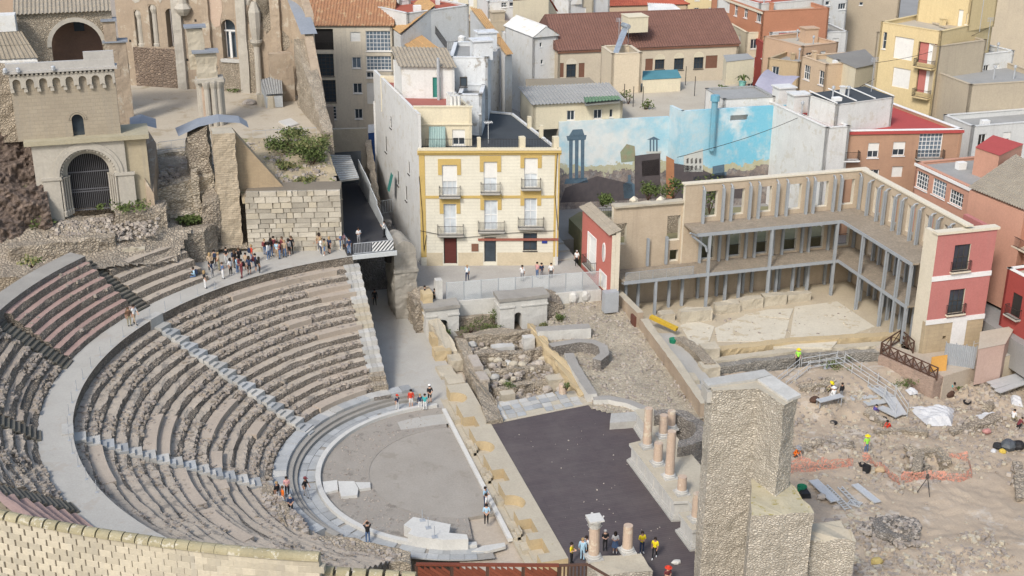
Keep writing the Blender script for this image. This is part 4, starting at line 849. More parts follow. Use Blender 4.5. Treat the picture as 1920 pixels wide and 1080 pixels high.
b = B(); wallo(b, P_, Q_, 0, ZT, .55, ops, 0, 1); b.build('back_wall', [BRICK, REV], tp)
for i in range(6):                      # panes of dark iron grilles in the middle storey
    s0, s1 = ops[2*i+1][:2]; b = B(); rail(b, [(P_[0]+s0, YB+.3), (P_[0]+s1, YB+.3)], 4.75, 1.2, .13); b.build('grille', IRON, tp)
b = B(); b.box((31.4, YB-.12, ZT), (XB+.9, YB+.67, ZT+.16)); b.build('coping', REV, tp)
P2_, Q2_ = (XB, YB), (XB, 9.84); yo = [24.9, 21.7, 18.5, 15.3, 12.1]; ops2 = []
for y in yo: s = YB-y; ops2 += [(s-.72, s+.72, 9.5, 12.35), (s-.72, s+.72, 4.7, 7.7)]
b = B(); wallo(b, P2_, Q2_, 0, ZT, .55, [(a, c, d, f) for a, c, d, f in ops2], 0, 1); b.v = [(x+0, y, z) for x, y, z in b.v]
b.build('side_wall', [BRICK, REV], tp); b = B(); b.box((XB-.12, 9.2, ZT+.004), (XB+.67, YB-.13, ZT+.165)); b.build('coping', REV, tp)
def ibeam(b, x, y, z0, z1, ax=0, w_=.26, d_=.3):
    t_ = .05
    if ax == 0:
        b.box((x-w_/2, y-d_/2, z0), (x+w_/2, y-d_/2+t_, z1)); b.box((x-w_/2, y+d_/2-t_, z0), (x+w_/2, y+d_/2, z1)); b.box((x-t_/2, y-d_/2+t_, z0), (x+t_/2, y+d_/2-t_, z1))
    else:
        b.box((x-d_/2, y-w_/2, z0), (x-d_/2+t_, y+w_/2, z1)); b.box((x+d_/2-t_, y-w_/2, z0), (x+d_/2, y+w_/2, z1)); b.box((x-d_/2+t_, y-t_/2, z0), (x+d_/2-t_, y+t_/2, z1))
for i in range(6):                      # posts flank each opening, every storey
    s0, s1 = ops[2*i][:2]
    for s in (s0-.28, s1+.42):
        x = P_[0]+s
        b = B(); ibeam(b, x, YB-.55, Z2, ZT-.5); b.tube([(x, YB-.55, ZT-.55), (x+.03, YB-.4, ZT-.32), (x+.05, YB-.02, ZT-.28)], .1, 5); b.build('post', PSTEEL, tp)
        b = B(); ibeam(b, x, YB-.35, Z1, Z2-.35); b.build('post', PSTEEL, tp); b = B(); ibeam(b, x, YB-.35, .4, Z1-.35); b.build('post', PSTEEL, tp)
for y in yo:
    for s in (-.98, .98):
        b = B(); ibeam(b, XB-.55, y+s, Z2, ZT-.5, 1); b.tube([(XB-.55, y+s, ZT-.55), (XB-.4, y+s, ZT-.32), (XB-.02, y+s, ZT-.28)], .1, 5); b.build('post', PSTEEL, tp)
        b = B(); ibeam(b, XB-.4, y+s, Z1, Z2-.35, 1); b.build('post', PSTEEL, tp); b = B(); ibeam(b, XB-.4, y+s, .4, Z1-.35, 1); b.build('post', PSTEEL, tp)
YE, XE = 25.1, 48.4                      # slab edges
for z, x0 in ((Z2, 31.6), (Z1, 23.7)):
    b = B(); b.prism([(x0, YE), (XE, YE), (XE, 11.6), (XB-.003, 11.6), (XB-.003, YB-.003), (x0, YB-.003)], z-.16, z, 0, 0, True); b.build('floor_slab', DECK, tp)
    b = B(); b.bar((x0, YE-.03, z-.12), (XE-.03, YE-.03, z-.12), .1, .34); b.bar((XE-.03, YE-.1, z-.12), (XE-.03, 11.6, z-.12), .1, .34); b.bar((x0, YE+.5, z-.3), (XE+.4, YE+.5, z-.3), .14, .2); b.build('edge_beam', PSTEEL, tp)
    for x in np.arange(x0+1, XB, 3.2): b = B(); b.bar((x, YE+.05, z-.3), (x, YB, z-.3), .12, .26); b.build('joist', PSTEEL, tp)
    for y in np.arange(13, YE, 3.2): b = B(); b.bar((XE+.05, y, z-.3), (XB, y, z-.3), .12, .26); b.build('joist', PSTEEL, tp)
b = B(); b.bar((31.6, YE-.06, Z2-.1), (30.6, YE-.5, Z2+.4), .16, .16); b.tube([(31, YE-.1, Z2-.1), (32.6, YE-.1, Z2-1.4), (32.8, YE-.1, Z2-2)], .12, 6); b.build('gutter', PSTEEL, tp)
for x in (27.3, 33.1, 40.2, 47.9):
    b = B(); ibeam(b, x, YE+.05, .4, (Z2 if x > 30 else Z1)-.3); b.build('tall_post', PSTEEL, tp)
for y in (20.8, 16.2, 13.9, 11.8):
    b = B(); ibeam(b, XE+.05, y, .4, Z2-.3, 1); b.build('tall_post', PSTEEL, tp)
for x in (24.6, 26, 29.5, 31, 36, 37.6, 42, 44, 45.8):
    b = B(); ibeam(b, x, YE+1.6, .4, Z1-.4); b.build('post', PSTEEL, tp)
for y in (22.8, 18.8, 17.4, 15, 12.8):
    b = B(); ibeam(b, XE+1.7, y, .4, Z1-.4, 1); b.build('post', PSTEEL, tp)
# lower left stretch of wall
P_, Q_ = (23.9, 29.2), (31.7, 29.0); zl = zat(1230, 385, 27.8, 29.1); ops = []
for x0, y0_, x1, y1_ in ((1152, 420, 1174, 458), (1252, 405, 1274, 450), (1256, 469, 1271, 489)):
    s0, zb = onp(x0, y0_, P_, Q_); s1, za = onp(x1, y1_, P_, Q_); ops.append((max(.15, s0), s1, za, zb))
b = B(); wallo(b, P_, Q_, 0, zl, .6, ops, 0, 1); b.build('low_wall', [BRICK, REV], tp)
b = B(); rough(b, [(23.9, 28.9), (31.7, 28.7), (31.7, 29.8), (23.9, 30)], zl, zl+.2, .3, .04, .08, 3); b.build('coping', SANDG, tp)
for px_ in (1212, 1247, 1288):
    s, _z = onp(px_, 490, P_, Q_); b = B(); ibeam(b, P_[0]+s, 28.85, Z1, Z1+3.1); b.build('post', PSTEEL, tp)
b = B(); C = [(23.9, YE-.02), (31.5, YE-.02)]; b.bar((*C[0], Z1+1), (*C[1], Z1+1), .04, .04); [b.bar((x, YE-.02, Z1), (x, YE-.02, Z1+1), .03, .03) for x in np.arange(23.9, 31.6, 1.5)]; b.build('railing', PSTEEL, tp)
b = B(); b.poly([(23.9, YE-.02, Z1+.08), (31.5, YE-.02, Z1+.08), (31.5, YE-.02, Z1+.95), (23.9, YE-.02, Z1+.95)])
gm = N('clear_panel'); tr = gm.new('BsdfTransparent'); mx = gm.new('MixShader'); mx.inputs[0].default_value = .22; gm.link(tr.outputs[0], mx.inputs[1]); gm.link(gm.b.outputs[0], mx.inputs[2]); gm.link(mx.outputs[0], gm.t.nodes['Material Output'].inputs[0]); CLEAR = gm.done((.35, .4, .42), .1)
b.build('glass_panel', CLEAR, tp)
# pink end house of the portico
PINKW = M('pink_plaster', (.42, .165, .148), (.36, .14, .125), .4, 6, bump=.15, streak=.3, sc=(.3, .17, .15))
zb_ = .3; p, q = (49.1, 9.2), (55.6, 9.2); zt = zat(1800, 433, 52.4, 9.2)
te = thing('pink_end_house', 'narrow pink end wall of the portico with two tall windows', 'building', (*p, zb_)); L, e, n = frm(p, q); ops = []
for x0, y0_, x1, y1_ in ((1791, 460, 1814, 505), (1782, 544, 1804, 585)):
    s0, zb = onp(x0, y0_, p, q); s1, za = onp(x1, y1_, p, q); ops.append((s0, s1, za, zb)); window(te, p, e, n, s0, s1, za, zb, 'w', FRAMED); balcony(te, p, e, n, s0-.2, s1+.2, za-.05, .35, 1., REV)
b = B(); zm = onp(1780, 600, p, q)[1]; wallo(b, p, q, zm, zt, .6, ops, 0, 1); b.build('upper_wall', [PINKW, REV], te)
b = B(); wallo(b, p, q, zb_-1, zm, .6, [(2.1, 2.5, 1.6, 2.)], 0); b.build('stone_base', MB_('ashlar_base', (.47, .38, .25), (.4, .32, .21), .9, .4, (.33, .27, .19)), te)
b = B(); b.box((q[0]-.5, q[1]+.61, zb_-1), (q[0]-.004, 14, zt), 0); b.box((p[0]+.004, p[1]+.61, zb_-1), (p[0]+.5, 11.4, zt), 1); b.build('flank', [PINKW, REV], te)
b = B(); fbox(b, p, e, n, -.15, L+.2, zt, zt+.25, -.75, .15); b.build('coping', REV, te)
for zz in (onp(1780, 600, p, q)[1], onp(1780, 520, p, q)[1]): b = B(); fbox(b, p, e, n, -.05, L+.05, zz-.25, zz+.25, .0, .07); b.build('band', FRAMEW, te)
b = B(); fbox(b, p, e, n, 3.0, 4.6, .8, onp(1780, 600, p, q)[1]-.2, .0, .05); b.build('plaster_patch', FRAMEW, te)
# portico court
b = B(); b.prism([(24.9, 19.6), (27.2, 19.2), (28.4, 15.3), (49.6, 13.6), (52, 13), (52, 28.5), (24.9, 28.5)], -.5, .42); struct('portico_floor', b, M('court_dirt', (.43, .37, .27), (.36, .3, .22), .3, 5, bump=.4))
PALE = M('court_slab', (.53, .485, .39), (.44, .4, .32), .4, 5, bump=.2, patch=.7, pcol=(.42, .36, .26))
tc = thing('court_paving', 'pale limestone floor sheets in the portico court', 'paving', (38, 18, .4))
for poly in ([(1275, 610), (1300, 600), (1340, 612), (1330, 640), (1300, 650)], [(1345, 640), (1340, 615), (1400, 590), (1480, 600), (1470, 640)], [(1480, 640), (1490, 575), (1570, 565), (1640, 612), (1560, 640)], [(1395, 590), (1440, 580), (1488, 578), (1480, 597)], [(1450, 650), (1455, 642), (1570, 640), (1560, 652)]):
    b = B(); z = .46+rnd.uniform(0, .04); b.prism(pp(poly, z), .2, z); b.build('sheet', PALE, tc)
b = B(); scatter(b, [(28, 15), (48, 14.5), (48, 22.5), (28, 23)], .45, 120, .06, .3, 0, 2); tag(b.build('stone_litter', [CHIP, SANDG], kind='stuff'), 'loose stones on the pale portico court', 'stones')
for i, (x0, x1, yy, h) in enumerate(((27.2, 28.8, 23.2, 1.3), (29, 32.6, 22.2, 1.7), (33.6, 36.3, 23.5, 1.5), (36.5, 39.2, 23.9, 1.5), (39.4, 42, 24.1, 1.6), (42.3, 45, 24.3, 1.4))):
    b = B(); rough(b, [(x0, yy), (x1, yy-.1), (x1, yy+.9), (x0, yy+1)], .3, h, .25, .1, .12, 140+i); tag(b.build('masonry_block', SANDG), ['small worn stone base at the left end of the portico', 'largest flat faced stone block before the portico posts', 'rounded stone block third from the left under the portico', 'rounded stone block fourth from the left under the portico', 'rounded stone block fifth from the left under the portico', 'last rounded stone block before the portico corner'][i], 'stone')
lowwall('yellow stone step edging the near side of the portico court', [(28.5, 14.9), (38, 14.9), (49.4, 13.4)], -.4, .75, 1.0, SANDY, seed=150, amp=.1); lowwall('lower worn step below the portico court', [(28.2, 13.4), (38, 13.6), (48.4, 12.2)], -.4, .35, .9, SANDG, seed=151, amp=.12)
# ================================================================== red house at the head of the yard wall
REDW2 = M('red_plaster', (.45, .15, .12), (.39, .13, .105), .5, 6, bump=.12, streak=.2, sc=(.35, .2, .17))
pr, qr = (22.3, 34.4), (22.3, 25.2); L, e, n = frm(pr, qr); zt = 9.7; th_ = thing('red_house', 'narrow brick red house end with oval window beside the yard wall', 'building', (22.3, 30, 3))
b = B(); s0, zb = onp(1104, 437, pr, qr); s1, za = onp(1116, 508, pr, qr); s2, zb2 = onp(1126, 508, pr, qr); s3, _q = onp(1136, 548, pr, qr)
wallo(b, pr, qr, 0, zt, .4, [(s0, s1, za, zb), (s2, s3, 3., zb2)], 0, 1); b.box((22.72, 25.19, 0), (23.2, 34.38, zt+.3), 1); b.build('wall', [REDW2, REV], th_)
for a, c, d, f in ((s0, s1, za, zb), (s2, s3, 3., zb2)):
    b = B()
    for u, v in ((a-.18, a), (c, c+.18)): fbox(b, pr, e, n, u, v, d, f+.18, 0, .08)
    fbox(b, pr, e, n, a, c, f, f+.18, 0, .08); b.build('surround', FRAMEW, th_); window(th_, pr, e, n, a, c, d, f, 'door', FRAMEW, FRAMEW)
balcony(th_, pr, e, n, s0-.3, s1+.3, za, .6)
so, zo = onp(1133, 473, pr, qr); b = B(); c_ = vxy(pr, e, so, n, .0); k = 20; o1 = [(so+.42*math.cos(6.283*i/k), zo+1.05*math.sin(6.283*i/k)) for i in range(k)]; o2 = [(so+.26*math.cos(6.283*i/k), zo+.85*math.sin(6.283*i/k)) for i in range(k)]
b.grid([[(*vxy(pr, e, s, n, .1), z) for s, z in o1], [(*vxy(pr, e, s, n, .1), z) for s, z in o2]], 0, True); b.grid([[(*vxy(pr, e, s, n, -.02), z) for s, z in o1], [(*vxy(pr, e, s, n, .1), z) for s, z in o1]], 0, True); ob = b.build('oval_window', FRAMEW, th_)
b = B(); b.poly([(*vxy(pr, e, s, n, .03), z) for s, z in o2]); b.build('pane', BLIND, ob)
b = B(); tiles(b, (21.95, 34.6, zt), (21.95, 25.0, zt), (23.3, 25.0, zt+.5), (23.3, 34.6, zt+.5)); b.build('roof', TILEG, th_, 'stuff')

# ================================================================== plaza fence
MESHM = M('mesh_steel', (.5, .53, .54), (.45, .48, .49), bump=0, rough=.5)
t = thing('mesh_fence', 'grey steel fence of slanted wires along the plaza edge', 'fence', (5, 27.6, 3.2))
fa, fb_ = Vector((5.6, 27.75, 3.2)), Vector((21.6, 26.75, 3.2)); n = 9
for i in range(n):
    a = fa.lerp(fb_, i/n); c = fa.lerp(fb_, (i+1)/n); d = c-a; L = d.length; d = d/L; b = B(); h = 2.1; k = 26; sg = 1 if i % 2 else -1
    for z in (.04, h): b.bar(a+Vector((0, 0, z)), c+Vector((0, 0, z)), .05, .05)
    for j in range(-k, k):
        s0 = L*j/k*1.3; s1 = s0+L; z0_, z1_ = 0., h
        if s0 < 0: z0_ = h*(-s0)/(s1-s0); s0 = 0
        if s1 > L: z1_ = z0_+(h-z0_)*(L-s0)/(s1-s0); s1 = L
        if s1-s0 < .05: continue
        u, v = (s0, s1) if sg > 0 else (L-s0, L-s1); b.bar(a+d*u+Vector((0, 0, z0_)), a+d*v+Vector((0, 0, z1_)), .028, .028)
    b.build('wire_panel', MESHM, t); b = B(); b.bar(a, a+Vector((0, 0, h+.1)), .08, .08); b.build('post', STEEL, t)
b = B(); b.prism([(5.5, 27.5), (21.8, 26.45), (21.8, 26.7), (5.5, 27.7)], 1.5, 3.3); tag(b.build('plaza_edge_wall', POD), 'low pale retaining edge under the mesh fence', 'wall')
# ================================================================== yellow house on the plaza
YEL = MB_('cream_plaster', (.63, .6, .5), (.6, .57, .475), 30, .36, (.49, .465, .385), .2, .15, (.4, .36, .27), .03); OCH = M('ochre_trim', (.47, .34, .12), (.4, .29, .11), .8, 6, bump=.15); CREAM = M('cream_wall', (.6, .54, .4), (.53, .48, .36), .5, 6, bump=.15, streak=.25, sc=(.35, .31, .25)); WW = M('whitewash', (.6, .6, .58), (.5, .5, .485), .5, 6, bump=.3, streak=.25, sc=(.36, .34, .31), patch=.8, pcol=(.5, .48, .43)); WWP = M('flaking_whitewash', (.58, .6, .61), (.48, .5, .52), .8, 6, bump=.3, streak=.3, sc=(.3, .29, .27), patch=1.0, pcol=(.34, .325, .3))
py0, py1 = at(790, 495, 3.4), at(1046, 494, 3.4); L, e, n = frm(py0, py1); ZC = 16.3; kk = (-.03, 1.02); Y = lambda s, d: (py0[0]+e[0]*s+kk[0]*d, py0[1]+e[1]*s+kk[1]*d)
t = thing('yellow_house', 'three storey cream house with ochre trim and iron balconies on the plaza', 'house', (*py0, 3.2)); ops = []
def pxw(x0, y0_, x1, y1_): s0 = onp(x0, (y0_+y1_)/2, py0, py1)[0]; s1 = onp(x1, (y0_+y1_)/2, py0, py1)[0]; za = onp((x0+x1)/2, y1_, py0, py1)[1]; zb = onp((x0+x1)/2, y0_, py0, py1)[1]; return s0, s1, za, zb
for x0, y0_, x1, y1_, st in ((829, 309, 857, 366, 'half'), (907, 303, 932, 359, 'half'), (983, 296, 1008, 351, 'half'), (832, 382, 856, 438, 'w'), (908, 375, 933, 431, 'w'), (983, 367, 1007, 424, 'w')):
    s0, s1, za, zb = pxw(x0, y0_, x1, y1_); ops.append((s0, s1, za, zb)); window(t, py0, e, n, s0, s1, za, zb, st, FRAMEW, MG('curtained_glass', (.4, .43, .45), .3))
    low = y0_ > 350; balcony(t, py0, e, n, s0-(.7 if low else .35), s1+(.75 if low else .35), za, .75, 1.05)
    b = B(); m_ = .42
    for u, v in ((s0-m_, s0), (s1, s1+m_)): fbox(b, py0, e, n, u, v, zb-1.1, zb+.65, .0, .07)
    fbox(b, py0, e, n, s0-.0, s1+.0, zb, zb+.65, .0, .07); b.build('ochre_surround', OCH, t)
for x0, y0_, x1, y1_, st in ((832, 446, 857, 495, 'door:r'), (908, 445, 930, 491, 'door:d'), (981, 437, 1007, 470, 'w:d')):
    s0, s1, za, zb = pxw(x0, y0_, x1, y1_); za = max(za, 3.42); ops.append((s0, s1, za, zb)); window(t, py0, e, n, s0, s1, za, zb, st.split(':')[0], FRAMED, REDDOOR if ':r' in st else GLASS)
b = B(); wallo(b, py0, py1, 3., ZC, .35, ops, 0); b.build('front_wall', YEL, t)
b = B(); wallo(b, py1, Y(L, 16), 3., ZC, .3, [], 0); wallo(b, Y(L, 16), Y(0, 22), 3., ZC, .3, [], 0); b.build('rear_wall', WW, t)
b = B(); sw = [(6, 6.9, 8.6, 10.4), (4.4, 5.2, 12.2, 13.7), (10, 11, 9.2, 11), (13, 13.8, 15.2, 16.6), (16, 17, 11.5, 13.5)]; wallo(b, Y(0, 22), py0, 3., 20.1, .3, [(22-a, 22-c, d, f) if a > c else (22.4-c, 22.4-a, d, f) for a, c, d, f in sw], 0); b.build('side_wall', WW, t)
Ls, es, ns = frm(Y(0, 22), py0)
for a, c, d, f in sw: window(t, Y(0, 22), es, ns, 22.4-c, 22.4-a, d, f, 'w', FRAMED)
b = B()
for z0_, z1_, o in ((ZC-.6, ZC-.35, .12), (ZC-.35, ZC-.05, .3)): fbox(b, py0, e, n, -.15, L+.15, z0_, z1_, .0, o)
zz = pxw(790, 366, 800, 372)[2]; fbox(b, py0, e, n, 0, L, zz, zz+.3, .0, .06)
for u, v in ((0, .6), (L-.55, L)): fbox(b, py0, e, n, u, v, 4.2, ZC-.6, .0, .05)
b.build('ochre_trim', OCH, t)
b = B(); fbox(b, py0, e, n, -.1, L+.1, ZC-.05, ZC+.12, -.4, .34); b.build('cornice', CREAM, t); b = B()
for u, v in ((.6, ops[6][0]-.12), (ops[6][1]+.12, ops[7][0]-.12), (ops[7][1]+.12, L-.55)): fbox(b, py0, e, n, u, v, 3., 4.7, .0, .04)
zb = pxw(790, 430, 1045, 436)[2]; b.build('stone_dado', M('dado', (.5, .43, .31), (.42, .36, .26), .6, 5, bump=.2), t); b = B(); fbox(b, py0, e, n, 6.2, L, zb-.9, zb-.65, .04, .16); b.build('shop_band', M('faded_band', (.28, .1, .07), (.22, .08, .06)), t)
b = B(); s0, s1, za, zb = pxw(884, 457, 897, 471); fbox(b, py0, e, n, s0, s1, za, zb, .0, .07); b.build('wood_plaque', WOOD, t); b = B(); s0, s1, za, zb = pxw(1016, 449, 1026, 456); fbox(b, py0, e, n, s0, s1, za, zb, .05, .08); b.build('blue_sign', M('blue_sign', (.03, .05, .25), bump=0), t)
for k, (pa_, dz_) in enumerate((((788, 432, 860, 446, 960, 436, 1040, 432), .5), ((786, 330, 792, 400, 795, 470, 800, 440), .1), ((1046, 430, 1040, 360, 1044, 300, 1046, 275), .1))):
    q = [onp(pa_[i], pa_[i+1], py0, py1) for i in range(0, 8, 2)]; b = B(); b.tube([(*vxy(py0, e, s_, n, .12+.02*k), z_) for s_, z_ in q], .03, 4); b.build('facade_cable', IRON, t)
# roof terraces of the yellow house
b = B(); b.poly([(*p, ZC-.2) for p in (Y(0, .4), Y(L, .4), Y(L, 16), Y(0, 22))]); b.build('terrace_floor', TAR, t)
SA = 6.2; pa, qa = Y(.05, 2.1), Y(SA, 2.1); ZA_ = 20.3; b = B(); wl = [onp(x, y, pa, qa) for x, y in ((806, 240), (832, 280), (848, 243), (872, 272))]
wallo(b, pa, qa, ZC-.3, ZA_, .3, [(wl[0][0], wl[1][0], wl[1][1], wl[0][1]), (wl[2][0], wl[3][0], wl[3][1], wl[2][1])], 0); wallo(b, qa, Y(SA, 17), ZC-.3, ZA_, .3, [], 0); wallo(b, Y(SA, 17), Y(.05, 18), ZC-.3, ZA_, .3, [], 0); b.build('attic_wall', CREAM, t)
Ea = frm(pa, qa); window(t, pa, Ea[1], Ea[2], wl[2][0], wl[3][0], wl[3][1], wl[2][1], 'half'); window(t, pa, Ea[1], Ea[2], wl[0][0], wl[1][0], wl[1][1], wl[0][1], 'blind')
b = B(); fbox(b, pa, Ea[1], Ea[2], 0, SA, ZA_-1.9, ZA_-1.75, 0, .15); fbox(b, pa, Ea[1], Ea[2], -.05, SA+.05, ZA_, ZA_+.12, -.4, .08); b.build('attic_cornice', CREAM, t)
b = B(); s0, s1 = wl[0][0]-.1, wl[1][0]+.2; z0_, z1_ = wl[1][1], wl[0][1]+.2; k = 14
P = [[(*vxy(pa, Ea[1], s0+(s1-s0)*i/(k*2), Ea[2], .15+.9*v+.05*math.sin(i*1.57)), z1_+(z0_+.4-z1_)*v) for i in range(k*2+1)] for v in (0, .3, .65, 1)]; b.grid(P); b.build('awning', M('green_stripe_awning', (.3, .4, .38), (.22, .32, .31), 6, 9, bump=0), t)
b = B(); b.poly([(*p, ZA_-.75) for p in (Y(.1, 2.3), Y(SA, 2.3), Y(SA, 17), Y(.05, 18))]); b.build('red_terrace', M('red_terrace_tile', (.33, .12, .1), (.27, .1, .08), 1.5, 5, bump=.1), t)
r = B(); rail(r, [Y(.8, .25), Y(SA, .25)], ZC, 1.05, .16); rail(r, [Y(SA+.2, .2), Y(10.6, .2)], ZC, 1.05, .16); rail(r, [Y(11.4, .2), Y(L-.7, .2)], ZC, 1.05, .16); r.build('terrace_railing', IRON, t)
for s, d, w_ in ((SA+.0, .0, .35), (10.7, .1, .6), (L-.65, .1, .6), (L-.5, 5, .4), (L-.5, 9, .4)): a = Y(s, d); b = B(); b.box((a[0], a[1], ZC-.1), (a[0]+w_, a[1]+w_, ZC+1.25)); b.build('terrace_pillar', CREAM, t)
for i in range(9): a = Y(SA-2+.4*(i % 3), 2.6+.8*(i//3)); b = B(); b.lathe((a[0], a[1], ZA_-.75), [(.16, 0), (.16, 1.0+rnd.random()*.8), (.2, 1.9)], 8); b.build('vent_pipe', WW, t)
pa2, qa2 = Y(.6, 9.6), Y(SA+.1, 9.2); Lh, eh, nh = frm(pa2, qa2); zh = 23.1; tH = thing('roof_hut', 'white roof hut with green door on the red terrace', 'hut', (*pa2, 19.5)); hw = []
for x0, y0_, x1, y1_, st in ((811, 145, 826, 183, 'g'), (862, 145, 876, 163, 'd')):
    u = onp(x0, y0_, pa2, qa2); v = onp(x1, y1_, pa2, qa2); hw.append((u[0], v[0], v[1], u[1])); window(tH, pa2, eh, nh, u[0], v[0], v[1], u[1], 'door' if st == 'g' else 'w', FRAMED if st == 'd' else GREEND, GREEND if st == 'g' else GLASS)
b = B(); wallo(b, pa2, qa2, 19.5, zh, .25, hw, 0); wallo(b, qa2, Y(SA+.1, 13), 19.5, zh, .25, [], 0); wallo(b, Y(.6, 13.5), pa2, 19.5, zh, .25, [], 0); wallo(b, Y(SA+.1, 13), Y(.6, 13.5), 19.5, zh, .25, [], 0); b.build('wall', WW, tH)
b = B(); f0, f1, g0, g1 = vxy(pa2, eh, -.3, nh, .4), vxy(qa2, eh, .3, nh, .4), Y(SA+.3, 13.3), Y(.3, 13.8); tiles(b, (*f0, zh), (*f1, zh), (*g0, zh+1.3), (*g1, zh+1.3)); b.build('roof', TILEG, tH, 'stuff')
b = B(); x, y = Y(4.4, 8.7); b.tube([(x, y, 19.5), (x, y, 24.2)], .17, 8); tag(b.build('stove_pipe', STEEL), 'grey metal stove pipe rising before the roof hut', 'pipe')
b = B(); ax, ay = Y(8.2, 3); b.tube([(ax, ay, ZC-.2), (ax, ay, ZC+2.2)], .03, 5); [b.tube([(ax-.4+.16*i, ay-.3, ZC+2.1), (ax-.4+.16*i, ay+.3, ZC+2.2)], .025, 4) for i in range(6)]; b.tube([(ax-.45, ay, ZC+2.15), (ax+.5, ay, ZC+2.15)], .025, 4); tag(b.build('tv_antenna', FRAMEW), 'white aerial on the dark roof terrace of the yellow house', 'antenna')
# whitewashed buildings behind
pw, qw = Y(SA+.2, 11.5), Y(SA+4.4, 11.3); zt = zat(930, 108, *pw); house('flaking whitewashed block rising behind the dark roof terrace', pw, qw, zt, 9, WWP, 'flat', GREYRF, 3.4, pix=False, par=.4)
pw, qw = Y(SA-.2, 6.6), Y(SA+2.3, 6.4); house('small whitewashed stair block with barred window behind the attic', pw, qw, 20.6, 5, WWP, 'flat', GREYRF, 10, pix=False, wins=((898, 200, 914, 213, 'grid'),))
def odd(label, pix4, zs, wall, mt, z0=3.4, name='house', cat='building', tile=True):
    """building under one sloping roof: pixel corners eave-left, eave-right, ridge-right, ridge-left with heights"""
    P = [at(*p, z) for p, z in zip(pix4, zs)]; c = (sum(p[0] for p in P)/4, sum(p[1] for p in P)/4); t = thing(name, label, cat, (c[0], c[1], z0)); b = B(); I = [(c[0]+(p[0]-c[0])*.96, c[1]+(p[1]-c[1])*.96) for p in P]
    b.prism(I, z0, [z-(.3 if tile else .05) for z in zs]); b.build('wall', wall, t); b = B(); Q = [(*p, z) for p, z in zip(P, zs)]
    if tile: tiles(b, *Q)
    else: b.poly(Q)
    b.build('roof', mt, t, 'stuff' if tile else None); return t
# ================================================================== block of flats beyond the church
APT = M('flats_plaster', (.56, .5, .4), (.48, .425, .34), .4, 5, bump=.15, streak=.5, sc=(.24, .22, .2)); a, c = at(584, 238, 8), at(741, 238, 8); za = zat(585, 48, *a)
h = house('tall beige block of flats with glazed galleries beside the church', a, c, za, 11, APT, 'gable', TILE, 4, pix=False, rh=2.6, name='apartment_block', wins=((588, 54, 625, 94, 'void'), (588, 101, 626, 143, 'grid:d'), (590, 150, 630, 192, 'grid:d'), (595, 199, 631, 224, 'grid'), (657, 60, 676, 78, 'blind'), (660, 107, 677, 128, 'w:b'), (662, 156, 679, 175, 'w'), (665, 204, 680, 223, 'w'), (686, 58, 734, 96, 'grid:b'), (687, 105, 735, 132, 'grid:b'), (687, 135, 704, 146, 'w'), (688, 155, 705, 195, 'blind')))
Lq, eq, nq = frm(a, c); b = B(); s0, z_ = onp(588, 94, a, c); s1 = onp(625, 94, a, c)[0]; rail(b, [vxy(a, eq, s0, nq, -.05), vxy(a, eq, s1, nq, -.05)], z_, 1.1, .2); b.build('railing', IRON, h)
odd('blue painted door block below the flats in the narrow lane', [(690, 250), (705, 248), (703, 232), (690, 234)], [10, 10, 10, 10], M('lane_blue', (.04, .1, .28)), WW, 6, tile=False)
# long wall below flats, left of the lane
lowwall('grey plastered garden wall below the block of flats', pp([(604, 242), (688, 240)], 11.5), 5, 11.5, .6, SANDG, seed=160)
lowwall('ragged stone wall running down the lane beside the ramp', [at(690, 262, 11.), at(697, 320, 9.5), at(706, 365, 8.5)], 3, [11, 9.6, 8.2, 8.2, 9.6, 11], .7, RUBP, seed=161, amp=.15)
b = B(); b.poly([(*at(x, y, 4), 4.) for x, y in ((700, 430), (735, 420), (720, 300), (705, 290))]); struct('lane', b, CITY)
r = B(); ga, gb = at(704, 388, 6), at(750, 380, 6); rail(r, [ga, gb], 5, 1.6, .3, .06); tag(r.build('lane_gate', MESHM), 'slatted grey gate across the narrow lane', 'gate')
b = B(); q_ = Y(-.4, 10); P = [[(q_[0]-.2-.5*v, q_[1]+1.3*u, 10.5-2.*v+.1*math.sin(u*9)) for u in (0, .25, .5, .75, 1)] for v in (0, .4, .7, 1)]; b.grid(P); tag(b.build('green_awning', GREEND), 'green cloth awning hanging over the narrow lane', 'awning')
